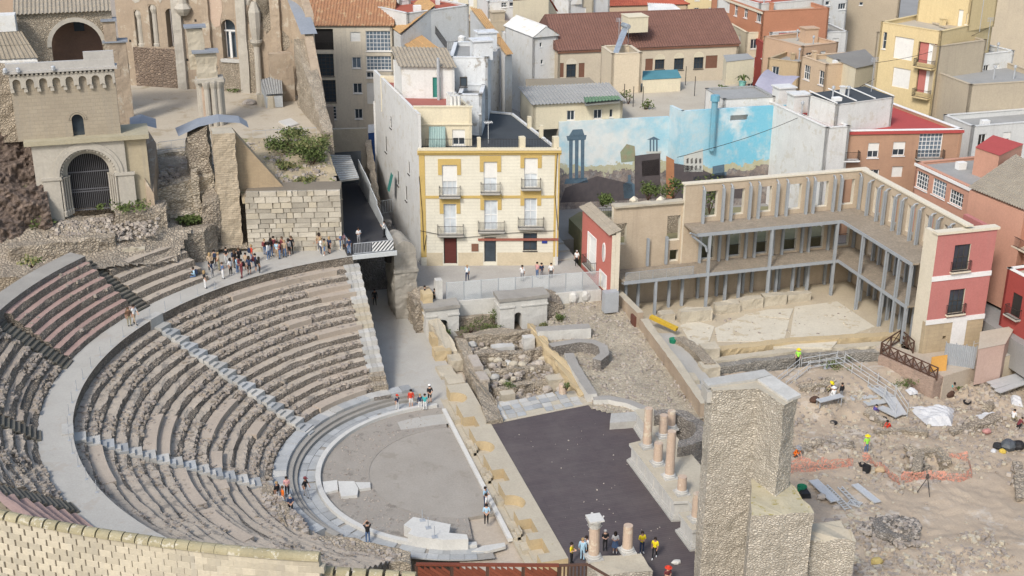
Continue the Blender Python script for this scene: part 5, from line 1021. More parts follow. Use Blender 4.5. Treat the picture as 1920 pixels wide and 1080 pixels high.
# ================================================================== mural wall
def mural():
    n = N('mural_paint'); s = n.new('SeparateXYZ'); n.link(n.pos, s.inputs[0]); X, Z = s.outputs[0], s.outputs[2]
    sky_ = n.mix(n.ramp(n.noise(.28, 5, .6), .4, .6), (.3, .5, .58), (.6, .63, .61)); rgt = n.new('MapRange'); n.link(X, rgt.inputs[0]); rgt.inputs[1].default_value = 36; rgt.inputs[2].default_value = 46
    sky_ = n.mix(rgt.outputs[0], sky_, n.mix(n.ramp(n.noise(.22, 5, .6), .5, .62), (.12, .42, .56), (.55, .62, .64)))
    ad = n.new('Math', operation='MULTIPLY_ADD'); n.link(n.noise(.35, 5, .7), ad.inputs[0]); ad.inputs[1].default_value = 4.5; n.link(Z, ad.inputs[2])
    hill = n.mix(n.noise(1.1, 5, .7), (.4, .33, .13), (.34, .38, .3)); rock_ = n.mix(n.ramp(n.noise(1.3, 6, .75), .35, .65), (.035, .035, .045), (.24, .18, .14))
    c = n.mix(n.ramp(ad.outputs[0], .0, 1), sky_, sky_)
    def below(h): m = n.new('Math', operation='LESS_THAN'); n.link(ad.outputs[0], m.inputs[0]); m.inputs[1].default_value = h; return m.outputs[0]
    c = n.mix(below(11.), sky_, hill); c = n.mix(below(10.2), c, rock_); c = n.mix(n.ramp(n.noise(.9, 6, .75), .5, .7, cb=(.5,)*3+(1,)), c, (.5, .5, .47)); c = n.mix(.14, c, n.mix(n.noise(5, 4, .7), (.1, .1, .1), (.8, .8, .8)))
    return n.done(c, .9)
MUR = mural(); tm = thing('mural_wall', 'long house wall painted with a mural of ruins under a blue sky', 'wall', (34, 55, 3))
mp = [at(1046, 385, 4), at(1247, 372, 4)]; zt = zat(1150, 224, (mp[0][0]+mp[1][0])/2, (mp[0][1]+mp[1][1])/2)
mq = [(mp[1][0]+.3, mp[1][1]-3.0), (mp[1][0]+15.5, mp[1][1]-3.5)]
b = B(); wallo(b, mp[0], mp[1], 3, zt, .4, [], 0); wallo(b, mp[1], mq[0], 3, zt+1.4, .4, [], 0); wallo(b, mq[0], mq[1], 3, zt+1.4, .4, [(6.3, 8.6, zt-.2, zt+.5)], 0); b.build('painted_wall', MUR, tm)
PB, PD, PO, PW = M('mural_dark', (.1, .085, .085), (.06, .055, .06), 1.5, 6, bump=0), M('mural_slate', (.1, .15, .19), (.06, .1, .14), 2, 6, bump=0), M('mural_brick', (.38, .18, .09), (.3, .14, .075), 1.5, 6, bump=0), M('mural_pale', (.5, .5, .46), (.38, .4, .38), 1.5, 6, bump=0)
L, e, n = frm(*mp)
def paint(pts, mt, pl=mp):
    L_, e_, n_ = frm(*pl); b = B(); q = [onp(x, y, *pl) for x, y in pts]; b.poly([(*vxy(pl[0], e_, s, n_, .012), z) for s, z in q]); b.poly([(*vxy(pl[0], e_, s, n_, .002), z) for s, z in q][::-1]); b.build('painted_shape', mt, tm)
for x in (1070, 1081, 1092): paint([(x-3, 262), (x+4, 261), (x+3, 335), (x-3, 337)], PD)
paint([(1062, 255), (1100, 253), (1098, 262), (1064, 264)], PD); paint([(1074, 243), (1092, 242), (1096, 254), (1066, 256)], PD); paint([(1061, 335), (1100, 333), (1103, 342), (1058, 345)], PD)
paint([(1190, 292), (1238, 286), (1238, 372), (1190, 372)], PB); paint([(1203, 302), (1236, 298), (1236, 328), (1204, 331)], M('mural_relief', (.06, .05, .05))); paint([(1170, 372), (1168, 345), (1178, 340), (1177, 328), (1183, 328), (1182, 340), (1190, 346), (1190, 372)], PD)
paint([(1060, 352), (1120, 330), (1185, 345), (1190, 375), (1050, 380)], PB); paint([(1163, 285), (1175, 270), (1190, 274), (1192, 302), (1165, 305)], M('mural_leaf', (.2, .27, .17), (.32, .2, .14), 1.5, 6, bump=0))
for x in (1218, 1224, 1230): paint([(x, 262), (x+3, 262), (x+3, 284), (x, 284)], PD)
paint([(1213, 262), (1226, 256), (1238, 262)], PD); paint([(1212, 284), (1240, 283), (1240, 288), (1212, 288)], PW)
paint([(1249, 292), (1264, 300), (1264, 372), (1249, 372)], PO, mq)
paint([(1264, 306), (1300, 312), (1340, 328), (1400, 330), (1400, 372), (1264, 372)], PB, mq); paint([(1282, 292), (1318, 278), (1318, 322), (1282, 322)], PW, mq)
for x in (1287, 1295, 1303, 1311): paint([(x, 298), (x+4, 296), (x+4, 306), (x, 307)], PB, mq); paint([(x, 311), (x+4, 310), (x+4, 319), (x, 320)], PB, mq)
paint([(1336, 312), (1358, 308), (1359, 340), (1336, 342)], PD, mq); paint([(1300, 332), (1362, 322), (1362, 338), (1300, 344)], PD, mq)
b = B(); x, y = vxy(mq[0], frm(*mq)[1], 4., frm(*mq)[2], .35); b.tube([(x, y, zt-3.6), (x, y, zt+2.5)], .38, 10); b.tube([(x, y, zt+2.5), (x, y, zt+3.2)], .55, 10); tag(b.build('flue_pipe', M('blue_flue', (.12, .32, .42), (.2, .27, .3), .8, 5, bump=0)), 'thick blue painted flue pipe climbing the mural wall', 'pipe')
b = B(); b.prism([(mp[0][0], mp[0][1]+.5), (mp[1][0]+.5, mp[1][1]+.5), (mq[0][0]+.5, mq[0][1]+.5), (mq[1][0], mq[1][1]+.5), (mq[1][0]+1, mq[1][1]+22), (mp[0][0]+1, mp[0][1]+20)], 3, zt-.4); tag(b.build('mural_house', [SANDRF]), 'flat roofed house with beige terrace behind the mural wall', 'house')
ZM = zt-.4
house('beige stair tower with solar heater in a sunken roof', (1148, 102), (1204, 100), ZM+5.2, 5.5, M('beige_render', (.55, .47, .35), (.49, .42, .32), .4, 5, bump=.15), 'flat', TAR, ZM-.5, par=.9, side=((1114, 118, 1126, 155, 'blind'),))
b = B(); P = pp([(1147, 98), (1157, 99), (1178, 72), (1167, 68)], ZM+5.4); b.poly([(*P[0], ZM+4.9), (*P[1], ZM+4.9), (*P[2], ZM+6.8), (*P[3], ZM+6.8)]); b.tube([(*P[2], ZM+7.0), (*P[3], ZM+7.0)], .35, 8); b.bar((*P[2], ZM+4.4), (*P[2], ZM+7), .06, .06); b.bar((*P[3], ZM+4.4), (*P[3], ZM+7), .06, .06); tag(b.build('solar_heater', MG('solar_panel', (.2, .22, .24), .2)), 'tilted solar water heater on the beige stair tower', 'solar panel')
odd('low shed with teal roof beside the beige stair tower', [(1204, 150), (1278, 146), (1270, 130), (1205, 133)], [ZM+1.8, ZM+1.8, ZM+2.1, ZM+2.1], CREAM, M('teal_roof', (.08, .22, .26), (.06, .17, .2)), ZM-.3, tile=False, cat='shed', name='shed')
hl = house('low cream roof house with grey sheet eaves behind the mural', (1000, 196), (1168, 188), ZM+2.6, 7, CREAM, 'shed', GREYRF, ZM-.5, rh=.5, wins=((1063, 207, 1078, 226, 'w'), (1113, 205, 1129, 223, 'w'), (1143, 205, 1149, 220, 'w')))
odd('brown flat gravel roof with low posts behind the sheet eaves', [(987, 178), (1135, 172), (1105, 145), (985, 148)], [ZM+2.4]*4, CREAM, M('gravel_roof', (.27, .23, .17), (.22, .19, .14)), ZM-1, tile=False)
odd('green corrugated porch roof of the low cream house', [(1096, 193), (1165, 187), (1158, 180), (1094, 183)], [ZM+2.9, ZM+2.9, ZM+3.2, ZM+3.2], M('porch_shade', (.2, .2, .18)), M('green_sheet', (.12, .2, .13)), ZM+2.5, tile=True, name='porch', cat='porch')
odd('round cornered cream roof room with grey top near the palm pot', [(1362, 116), (1415, 110), (1402, 100), (1356, 103)], [ZM+3.2]*4, CREAM, GREYRF, ZM-.2, tile=False, name='roof_room', cat='room')
b = B(); P = pp([(1400, 182), (1460, 186), (1500, 150), (1440, 132)], ZM+2); b.grid([[(P[0][0]+(P[1][0]-P[0][0])*u+((P[3][0]-P[0][0])*(1-u)+(P[2][0]-P[1][0])*u)*v, P[0][1]+(P[1][1]-P[0][1])*u+((P[3][1]-P[0][1])*(1-u)+(P[2][1]-P[1][1])*u)*v, ZM+1+1.4*math.sin(v*2.2)+.3*math.sin(u*5+v*3)) for u in np.linspace(0, 1, 9)] for v in np.linspace(0, 1, 9)]); tag(b.build('roof_cover', M('lilac_sheet', (.38, .36, .42), (.3, .29, .35), 1, 5, bump=.4)), 'crumpled lilac grey sheet covering a roof by the white house', 'sheet')
x, y = at(1392, 158, ZM+.5); tpalm = thing('potted_palm', 'small palm in a turquoise pot on the beige terrace', 'plant', (x, y, ZM)); b = B(); b.lathe((x, y, ZM), [(.35, 0), (.5, .8), (.55, .9)], 10); b.build('pot', M('turquoise', (.2, .45, .4)), tpalm); b = B()
for i in range(16): a_ = i*.9; b.grid([[(x+math.cos(a_)*r_-math.sin(a_)*w_, y+math.sin(a_)*r_+math.cos(a_)*w_, ZM+1+z_) for w_ in (-.09, 0, .09)] for r_, z_ in ((.05, .1), (.4, .5+.02*i), (.8, .45), (1.05, .15))])
b.build('frond', GRASS, tpalm)
for px_, py_, w_, h_, lab in ((1178, 195, 1.6, 1.8, 'leafy terrace shrub beside the stair tower foot'), (1212, 205, 1.8, 1.3, 'round terrace shrub behind the mural top'), (1025, 215, 1.4, 1.5, 'terrace plants beside the dark roof'), (1350, 172, 1.6, .9, 'low planter greenery on the beige terrace')):
    bush(*at(px_, py_, ZM), ZM, w_, h_, lab, n=140, sz=.3)
for i, (px_, py_) in enumerate(((1170, 195), (1187, 200), (1205, 200), (1285, 160), (1302, 180))):
    x, y = at(px_, py_, ZM); b = B(); b.tube([(x, y, ZM-.2), (x, y, ZM+2.6)], .05, 5); tag(b.build('terrace_post', IRON), ['dark post farthest left on the beige terrace', 'dark post among the terrace shrubs', 'dark post right of the terrace shrubs', 'dark post near the teal shed', 'dark post behind the blue flue pipe'][i], 'post', 'posts on the beige terrace')
house('grey roofed plant room at the right end of the mural', (mq[0][0]+5.8, mq[0][1]+.9), (mq[0][0]+12.5, mq[0][1]+.6), ZM+2.6, 6, WW, 'flat', GREYRF, ZM-3, par=.1, ptop=GREYRF, pix=False, clut=0)
# ================================================================== big brown roof with arches
WALLA = M('arcade_wall', (.52, .45, .34), (.45, .39, .3), .4, 5, bump=.15); a, c = at(1047, 96, 14), at(1385, 82, 14)
hb = house('long building with brown tiled roof and arched windows', a, c, 14, 15, WALLA, 'gable', TILEB, 3.4, pix=False, rh=4.2, trim=WOOD, wins=((1050, 118, 1057, 145, 'wood'), (1062, 118, 1080, 145, 'w:d'), (1085, 118, 1096, 145, 'wood'), (1210, 110, 1224, 132, 'wood'), (1228, 109, 1246, 130, 'w:d'), (1264, 107, 1282, 131, 'w:d'), (1301, 105, 1319, 129, 'w:d'), (1323, 104, 1345, 128, 'wood')))
Lb, eb, nb = frm(a, c)
for x, y in ((1071, 119), (1237, 110), (1273, 108), (1310, 106)):
    s, z = onp(x, y, a, c); b = B(); b.grid([[(*vxy(a, eb, s+math.cos(q)*r_, nb, .08), z-.1+math.sin(q)*r_) for q in np.linspace(0, math.pi, 9)] for r_ in (.62, .9)]); b.poly([(*vxy(a, eb, s+math.cos(q)*.62, nb, .05), z-.1+math.sin(q)*.62) for q in np.linspace(0, math.pi, 9)]); b.build('arch_head', CREAM if x != 1071 else REV, hb)
chimney(hb, *at(1190, 38, 18), 16.5, 2.2, 3.2, CREAM); house('white gable house left of the brown roof', (1000, 70), (1046, 66), 16, 10, WW, 'gside', WW, 3.4, rh=1.5, wins=((1012, 80, 1016, 88, 'w'), (1014, 112, 1018, 120, 'w')))
# ================================================================== city roofs, front to back
SAL = M('salmon_plaster', (.48, .265, .19), (.42, .232, .168), .5, 5, bump=.12, streak=.25, sc=(.35, .2, .15)); RED3 = M('deep_red_plaster', (.3, .06, .05), (.25, .05, .045), .5, 5, bump=.12); OBR = MB_('orange_brick', (.4, .245, .16), (.35, .215, .145), .3, .1, (.4, .25, .17), .1, .15); YEL2 = M('yellow_plaster', (.57, .46, .26), (.51, .41, .235), .5, 5, bump=.12, streak=.25, sc=(.4, .3, .16)); TAN = M('tan_render', (.42, .36, .27), (.36, .31, .24), .35, 5, bump=.15, streak=.35, sc=(.27, .23, .19)); ORA = M('orange_plaster', (.43, .2, .12), (.37, .175, .105), .5, 5, bump=.12); PEACH = M('peach_plaster', (.52, .395, .27), (.46, .35, .245), .5, 5, bump=.12); GRW = M('grey_white_wall', (.54, .54, .52), (.46, .46, .45), .4, 5, bump=.15, streak=.4, sc=(.3, .29, .28))
# white house right of the mural with orange brick front
a, c = at(1556, 247, 15.2), at(1806, 243, 15.2)
ho = house('orange brick house with red roof terrace above the portico', a, c, 15.2, 17, OBR, 'flat', REDRF, 2.6, pix=False, par=.35, ptop=FRAMEW, trim=REDRF, skew=-.28, wins=((1566, 270, 1584, 298, 'grid'), (1627, 268, 1648, 296, 'half'), (1674, 266, 1697, 292, 'half'), (1722, 250, 1766, 296, 'grid:b', .7), (1672, 312, 1692, 332, 'blind'), (1627, 318, 1648, 335, 'w')))
C = corners(ho); b = B(); Lq, eq, nq = frm(C[3], C[0]); fbox(b, C[3], eq, nq, 0, Lq+.02, 2.6, 15.9, -.05, .12); b.build('white_flank', WW, ho)
balcony(ho, a, frm(a, c)[1], frm(a, c)[2], .3, 3.6, onp(1575, 298, a, c)[1], .9, 1., FRAMEW)
C = corners(ho); I = lambda u, v: (C[0][0]+(C[1][0]-C[0][0])*u+(C[3][0]-C[0][0])*v, C[0][1]+(C[1][1]-C[0][1])*u+(C[3][1]-C[0][1])*v)
hs = house('white stair tower with roof frames on the red terrace', at(1570, 197, 18.3), at(1676, 183, 18.3), 18.3, 5, WW, 'flat', GREYRF, 14.6, pix=False, par=.25, wins=((1610, 172, 1618, 184, 'w'),))
house('low white annexe beside the stair tower on the red terrace', at(1556, 184, 17.6), at(1600, 190, 17.6), 17.6, 4, WW, 'flat', GREYRF, 14.6, pix=False, par=.25, wins=((1566, 180, 1576, 188, 'w'),))
b = B(); Cs = corners(hs)
for k in range(4): u = k/3; p0_ = (Cs[0][0]+(Cs[1][0]-Cs[0][0])*u, Cs[0][1]+(Cs[1][1]-Cs[0][1])*u, 18.5); p1_ = (Cs[3][0]+(Cs[2][0]-Cs[3][0])*u, Cs[3][1]+(Cs[2][1]-Cs[3][1])*u, 18.9); b.bar(p0_, p1_, .12, .1)
b.build('roof_frame', FRAMEW, hs); b = B(); b.poly([(*Cs[0], 18.42), (*Cs[1], 18.42), (*Cs[2], 18.6), (*Cs[3], 18.6)]); b.build('roof_screen', TAR, hs)
a2, c2 = at(1420, 186, 16), at(1556, 243, 15.6); house('tall blank white house wall stepping down beside the mural', (51.2, 51.), (51.9, 36.2), 16, 3, WW, 'flat', REDRF, 2.6, pix=False, par=.3)
house('white house with low red terrace behind the blank wall', (51.5, 53.5), (58, 51.5), 14.5, 9, WW, 'flat', REDRF, 2.6, pix=False, par=.3)
# salmon house at the right edge
sp_, sq_ = (60.2, 30.5), (60.9, 5); zs_ = 13
hx = house('salmon house with white windows along the lane behind the portico', sp_, sq_, zs_, 10, SAL, 'flat', GREYRF, 2., pix=False, par=.25, trim=FRAMEW, wins=((1717, 323, 1741, 356, 'grid'), (1747, 337, 1774, 370, 'grid:b'), (1779, 358, 1806, 386, 'grid'), (1840, 385, 1856, 410, 'w'), (1880, 400, 1898, 440, 'w'), (1862, 468, 1879, 520, 'w:d'), (1912, 495, 1920, 512, 'w')))
Lq, eq, nq = frm(sp_, sq_); zb = onp(1880, 440, sp_, sq_)[1]; s0 = onp(1855, 430, sp_, sq_)[0]; balcony(hx, sp_, eq, nq, s0, Lq-.1, zb, 1.2, 1., REV); zb = onp(1870, 522, sp_, sq_)[1]; s0 = onp(1855, 520, sp_, sq_)[0]; balcony(hx, sp_, eq, nq, s0, s0+2.2, zb, .9, 1.1)
odd('grey tiled roof with red flashing at the right edge', [(1815, 352), (1922, 395), (1990, 340), (1905, 290)], [13.8, 13.8, 15.6, 15.6], SAL, TILEG, 3); odd('salmon stair block with vent beside the tiled roof', [(1828, 276), (1874, 292), (1920, 270), (1862, 253)], [15.8]*4, SAL, REDRF, 11, tile=False)
house('deep red house with white trim at the right edge', (57.3, 9.0), (57.8, -2.), 8.6, 3.0, RED3, 'flat', SANDRF, 1., pix=False, par=.3, ptop=FRAMEW, wins=((1845, 525, 1870, 572, 'grid'), (1896, 550, 1915, 595, 'blind', .6)))
# tan blank block, right
house('blank tan party wall block with drain pipe on the right', (1820, 160), (1985, 150), 17, 12, TAN, 'flat', GREYRF, 3)
house('white flat roof room with orange tiled lean-to on the right', (1832, 104), (1902, 96), 18.6, 6, WW, 'flat', GREYRF, 3, wins=((1843, 122, 1853, 152, 'w'), (1860, 120, 1872, 150, 'blind')))
odd('orange tiled lean-to roof against the white roof room', [(1766, 130), (1790, 142), (1836, 104), (1815, 93)], [16.4, 16.4, 18.5, 18.5], WW, TILER, 3); odd('glazed gallery with orange tile roof over the lane', [(1768, 170), (1822, 186), (1820, 176), (1775, 164)], [14.6, 14.6, 15.3, 15.3], M('gallery_glass', (.4, .42, .43)), TILER, 11, name='gallery', cat='gallery')
house('rough cement parapet building below the tan party wall', (1824, 238), (1985, 225), 13.5, 6, GRW, 'flat', GREYRF, 3, auto=3.5)
# yellow tall house
a, c = at(1652, 42, 22.5), at(1765, 60, 22.5)
hy = house('tall yellow house with white blinds and pink balcony bays', a, c, 22.5, 13, YEL2, 'flat', SANDRF, 3, pix=False, par=.5, wins=((1655, 60, 1662, 92, 'w'), (1676, 70, 1712, 112, 'blind'), (1673, 128, 1706, 165, 'blind'), (1720, 80, 1756, 120, 'void'), (1718, 130, 1750, 175, 'void')), rside=())
Lq, eq, nq = frm(a, c)
for x0, y0_, x1, y1_ in ((1718, 76, 1760, 122), (1715, 130, 1752, 178)):
    s0, z0_ = onp(x0, y1_, a, c); s1, z1_ = onp(x1, y0_, a, c); balcony(hy, a, eq, nq, s0, min(s1, Lq-.1), z0_, .9, 1.0, YEL2); b = B(); fbox(b, a, eq, nq, s0+.1, s1-.1, z0_, z1_, -.27, -.24); b.build('pink_recess', M('pink_recess', (.42, .15, .13)), hy); b = B(); m_ = (s0+s1)/2; fbox(b, a, eq, nq, m_, m_+.8, z0_, z1_-.4, -.23, -.2); b.build('white_door', FRAMEW, hy)
Cy = corners(hy); Iy = lambda u, v: (Cy[0][0]+(Cy[1][0]-Cy[0][0])*u+(Cy[3][0]-Cy[0][0])*v, Cy[0][1]+(Cy[1][1]-Cy[0][1])*u+(Cy[3][1]-Cy[0][1])*v)
house('yellow roof storey set back on the tall yellow house', Iy(.1, .55), Iy(1, .5), 26.2, 6, YEL2, 'flat', SANDRF, 21.8, pix=False, wins=((1796, 18, 1805, 50, 'blind'), (1811, 26, 1825, 47, 'w')))
house('tan rendered annexe at the right flank of the tall yellow house', Cy[1], (Cy[1][0]+8.6, Cy[1][1]+2.2), 20.6, 11, TAN, 'flat', SANDRF, 3, pix=False)
house('huge tan blank building in the upper right corner', (1838, -60), (2050, -50), 23, 14, TAN, 'flat', GREYRF, 3); house('tan slab building behind the orange roofs', (1590, -30), (1690, -25), 19, 10, M('tan_slab', (.37, .31, .23), (.32, .27, .2), .4), 'flat', GREYRF, 3, wins=((1611, 4, 1618, 10, 'w'),))
# peach and ochre houses mid right
house('peach house with white double windows behind the lilac sheet', (1503, 105), (1550, 122), 15.2, 9, PEACH, 'flat', SANDRF, 3, wins=((1507, 122, 1519, 150, 'w'), (1535, 132, 1545, 160, 'w')))
odd('low grey roof with dark eaves before the yellow house', [(1548, 104), (1605, 128), (1650, 118), (1622, 92)], [15.4]*4, CREAM, M('dark_grey_roof', (.22, .21, .19), (.18, .17, .16)), 3, tile=False); house('orange parapet terrace with pergola behind the peach house', (1505, 88), (1572, 80), 15.4, 9, M('terrace_orange', (.46, .32, .22), (.41, .29, .2)), 'flat', SANDRF, 3, auto=2.8)
house('cream terrace house with ball topped pillars', (1440, 110), (1500, 118), 14, 8, M('ochre_parapet', (.42, .32, .2), (.36, .28, .18)), 'flat', GREYRF, 3, auto=2.6)
house('white industrial roof house with rippled parapet', (1445, 62), (1515, 58), 14.6, 12, GRW, 'flat', GREYRF, 3, auto=3.4); house('small white block with blue shadowed roof', (1520, 62), (1590, 60), 14, 8, GRW, 'flat', GREYRF, 3, auto=3)
house('long white grey warehouse with two windows', (1425, 8), (1545, -2), 18.5, 12, GRW, 'flat', TILER, 3, wins=((1504, 16, 1520, 34, 'w'), (1526, 13, 1543, 31, 'w'))); house('white tall flats beside the warehouse', (1544, -20), (1592, -24), 19.5, 10, WW, 'flat', GREYRF, 3, wins=((1548, 2, 1556, 10, 'w'), (1572, 6, 1586, 18, 'w'), (1548, 28, 1556, 33, 'w')))
# orange street front, centre right
a, c = at(1318, 6, 17.5), at(1408, 42, 17.5); house('orange house row with cornice along the diagonal street', at(1335, -12, 18), at(1430, 22, 18), 18, 12, ORA, 'flat', SANDRF, 3, pix=False, trim=REV, wins=((1360, 4, 1368, 22, 'w'), (1377, 6, 1383, 30, 'w'), (1395, 12, 1402, 34, 'w'), (1418, 22, 1428, 42, 'w')))
house('pale terrace front with black railing below the orange row', (1328, 22), (1400, 62), 14.5, 8, CREAM, 'flat', SANDRF, 3, auto=2.6); house('crimson house with dormer like posts in the diagonal street', (1400, 62), (1446, 90), 13.5, 8, M('crimson_wall', (.32, .07, .06)), 'flat', GREYRF, 3, wins=((1412, 82, 1418, 104, 'w'), (1428, 92, 1436, 112, 'w')))
# top row, centre
house('pale block with tall red roof edge at the top centre', (1126, 12), (1290, 8), 14.5, 12, PEACH, 'hip', TILER, 3, rh=2.2, auto=2.5); odd('white ribbed sheet roof at the top centre', [(1216, 26), (1287, 26), (1262, 8), (1214, 6)], [15.8, 15.8, 16.4, 16.4], WW, M('white_sheet', (.6, .6, .58)), 3)
house('beige flats with two windows behind the long brown roof', (1066, -28), (1114, -30), 21, 8, M('flats_beige', (.48, .43, .33)), 'flat', GREYRF, 3, wins=((1070, 14, 1077, 28, 'w'), (1087, 14, 1099, 28, 'w'))); odd('red gabled roof house at the top centre', [(974, 25), (1047, 22), (1030, -6), (960, -2)], [16.5, 16.5, 19.5, 19.5], CREAM, TILER, 3)
house('white blank wall house right of the red gable', (1038, -6), (1068, 2), 18.5, 8, WW, 'flat', GREYRF, 3); house('cream house below the red gable', (984, 32), (1040, 30), 14.5, 8, CREAM, 'flat', SANDRF, 3, wins=((988, 40, 1010, 48, 'blind'),))
odd('red edged little roof left of the white gable flank', [(962, 68), (996, 66), (985, 48), (955, 50)], [14.6, 14.6, 15.4, 15.4], WW, TILER, 3); house('white house with dark doorway below the red edged roof', (960, 72), (998, 70), 13.6, 6, WW, 'flat', SANDRF, 3, wins=((966, 72, 974, 100, 'void'),)); house('tan flat roof strip building at the top', (880, 42), (975, 40), 15, 7, TAN, 'flat', REDRF, 3)
house('white balconied house at the top behind the ochre strip', (915, 4), (975, 2), 18, 9, WW, 'flat', GREYRF, 3, wins=((940, 4, 950, 14, 'grid'), (955, 4, 970, 12, 'w')))
# white house with ochre roofs above the yellow house
hw = house('big white stepped gable house with ochre roofs', (764, 26), (879, 10), 23.6, 9, WW, 'flat', TILER, 3.4, par=.15)
odd('upper ochre tiled roof sloping left of the white gable', [(728, 48), (750, 64), (817, 10), (795, -8)], [21.4, 21.4, 24.2, 24.2], WW, TILEO, 3.4); odd('lower ochre tiled roof above the lane', [(750, 78), (803, 119), (832, 98), (780, 58)], [19.8, 19.8, 20.6, 20.6], WW, TILEO, 3.4)
odd('grey walled terrace with railing beside the lower ochre roof', [(806, 120), (884, 118), (940, 88), (834, 98)], [20.4]*4, WWP, M('terrace_grey', (.4, .38, .34), (.33, .31, .28)), 3.4, tile=False, name='terrace', cat='terrace'); odd('long ochre tile strip roof running back on the right', [(948, 104), (962, 102), (902, 18), (880, 14)], [20.3, 20, 19, 19.4], WW, TILEO, 3.4)
x, y = at(866, 82, 20.6); b = B(); b.lathe((x, y, 20.4), [(.45, 0), (.5, 1.1), (.2, 1.3)], 10); tag(b.build('water_tank', WW), 'small white water tank on the railed grey terrace', 'tank')
r = B(); rail(r, [at(*p, 20.4) for p in ((815, 62), (838, 95), (905, 92), (938, 86))], 20.4, 1.1, .25); tag(r.build('terrace_railing', IRON), 'thin dark railing round the grey terrace', 'railing')
# top left row
house('white house with long red roof edge beside the flats', (556, 6), (640, 4), 24, 7, M('crimson_band', (.36, .08, .08)), 'flat', WW, 3, par=.1, ptop=FRAMEW); house('white penthouse block at the top', (640, -8), (692, -8), 24.5, 6, WW, 'flat', GREYRF, 3); odd('grey tiled roof at the top between white blocks', [(692, 20), (752, 18), (752, 2), (690, 4)], [22]*2+[23]*2, WW, TILEG, 3); house('white corner block above the flats roof', (750, 2), (770, 0), 24, 5, WW, 'flat', GREYRF, 3)
house('plain grey block far behind the white flats', (1540, -45), (1660, -45), 13, 12, GRW, 'flat', GREYRF, 3, auto=3.4); house('far cream block peeping between the top row roofs', (840, -40), (960, -42), 14, 12, CREAM, 'flat', TILER, 3, auto=3.2); house('far white block above the brown roof ridge', (1000, -50), (1140, -50), 13, 12, WW, 'flat', GREYRF, 3, auto=3.2); house('far ochre block above the orange row', (1270, -48), (1440, -50), 13, 12, YEL2, 'flat', TILER, 3, auto=3.2)
# wire across the view and aerials
p0_, p1_ = Vector((*at(1270, 295, 12.5), 12.5)), Vector((*at(1640, 148, 19.5), 19.5)); b = B(); b.tube([p0_.lerp(p1_, i/16)-Vector((0, 0, 1.1*math.sin(math.pi*i/16))) for i in range(17)], .035, 4); tag(b.build('overhead_cable', IRON), 'dark overhead cable slanting from the mural to the white stair tower', 'cable')
p0_, p1_ = Vector((*at(1640, 118, 19.5), 19.5)), Vector((*at(1862, 48, 22), 22)); b = B(); b.tube([p0_.lerp(p1_, i/12)-Vector((0, 0, .9*math.sin(math.pi*i/12))) for i in range(13)], .03, 4); tag(b.build('overhead_cable', IRON), 'thin cable sagging before the tall yellow house', 'cable')
for px_, py_, z, h, lab in ((1633, 175, 18.3, 4.2, 'mast aerial on the white stair tower'), (1850, 90, 19.5, 4, 'mast aerial on the white roof room'), (1837, 55, 22.5, 4.5, 'mast aerial on the tall yellow house roof'), (1160, 75, ZM+5, 3, 'aerial with many rods near the solar heater')):
    x, y = at(px_, py_, z); b = B(); b.tube([(x, y, z-.3), (x, y, z+h)], .04, 5); [b.tube([(x-.5, y, z+h-.15*k), (x+.5, y, z+h-.15*k)], .025, 4) for k in range(4)]; b.tube([(x, y-.6, z+h-.2), (x, y+.6, z+h-.2)], .025, 4); tag(b.build('tv_antenna', STEEL), lab, 'antenna')
# ================================================================== church hill
BRN = M('church_brown', (.36, .29, .215), (.25, .195, .145), .35, 5, bump=.7, streak=.6, sc=(.19, .155, .125), patch=.6, pcol=(.41, .36, .285)); STN = MB_('church_stone', (.34, .295, .225), (.3, .258, .198), .8, .35, (.25, .215, .165), .4, .55, (.25, .23, .2)); STNP = M('portal_stone', (.41, .38, .325), (.31, .288, .247), .5, 5, bump=.3, streak=.5, sc=(.27, .25, .23)); SLATE = M('slate_cap', (.235, .255, .285), (.185, .205, .23), .6, 5, bump=.15, rough=.6); CLIFF = MR('cliff_rock', (.24, .185, .15), (.16, .12, .1), 1.6, (.1, .075, .06), 1, 1., moss=.64, gap=.3)
b = B(); b.prism([(-60, 39.5), (-31, 39), (-22, 39), (-21.5, 46.6), (-15, 48.3), (-4, 46.4), (-3.2, 51), (-3, 81), (-60, 120)], -1, 15.95, 1, 0); struct('hill', b, [M('nave_dust', (.43, .38, .3), (.36, .31, .24), .25, 5, bump=.3, patch=.25, pcol=(.33, .28, .2)), RUB])
b = B(); b.prism([(-60, 81), (2.5, 81), (2.5, 500), (-300, 500), (-300, 34.6), (-60, 34.6)], -1, 11); struct('hill_back', b, EARTH)
# slopes between seats and nave
def zs1(x, y): return 9.1+(0 if y < 37 else 5.9+.4*min(1, (y-37)/9))
b = bumpy([(-22.2, 33), (-13.6, 33), (-13.4, 48.6), (-22.2, 47)], zs1, .4, .3, 201); struct('rubble_slope', b, RUBP)
def zs2(x, y): return 13.9+2.1*min(1, max(0, (y-34)/12))
b = bumpy([(-13.6, 33), (-3.9, 31.2), (-3.6, 48), (-13.6, 48.8)], zs2, .4, .3, 202); struct('weed_slope', b, M('slope_soil', (.34, .28, .19), (.27, .23, .15), .4, 5, bump=.5, patch=.8, pcol=(.13, .14, .05)))
b = bumpy([(-36.5, 24), (-29, 22.5), (-20.4, 27.5), (-18.8, 31.3), (-21, 33.4), (-36.5, 34)], lambda x, y: 11.6+1.9*min(1, max(0, (y-27)/4.5))-1.4*max(0, min(1, (x+26)/6)), .4, .16, 203); struct('bank', b, RUB)
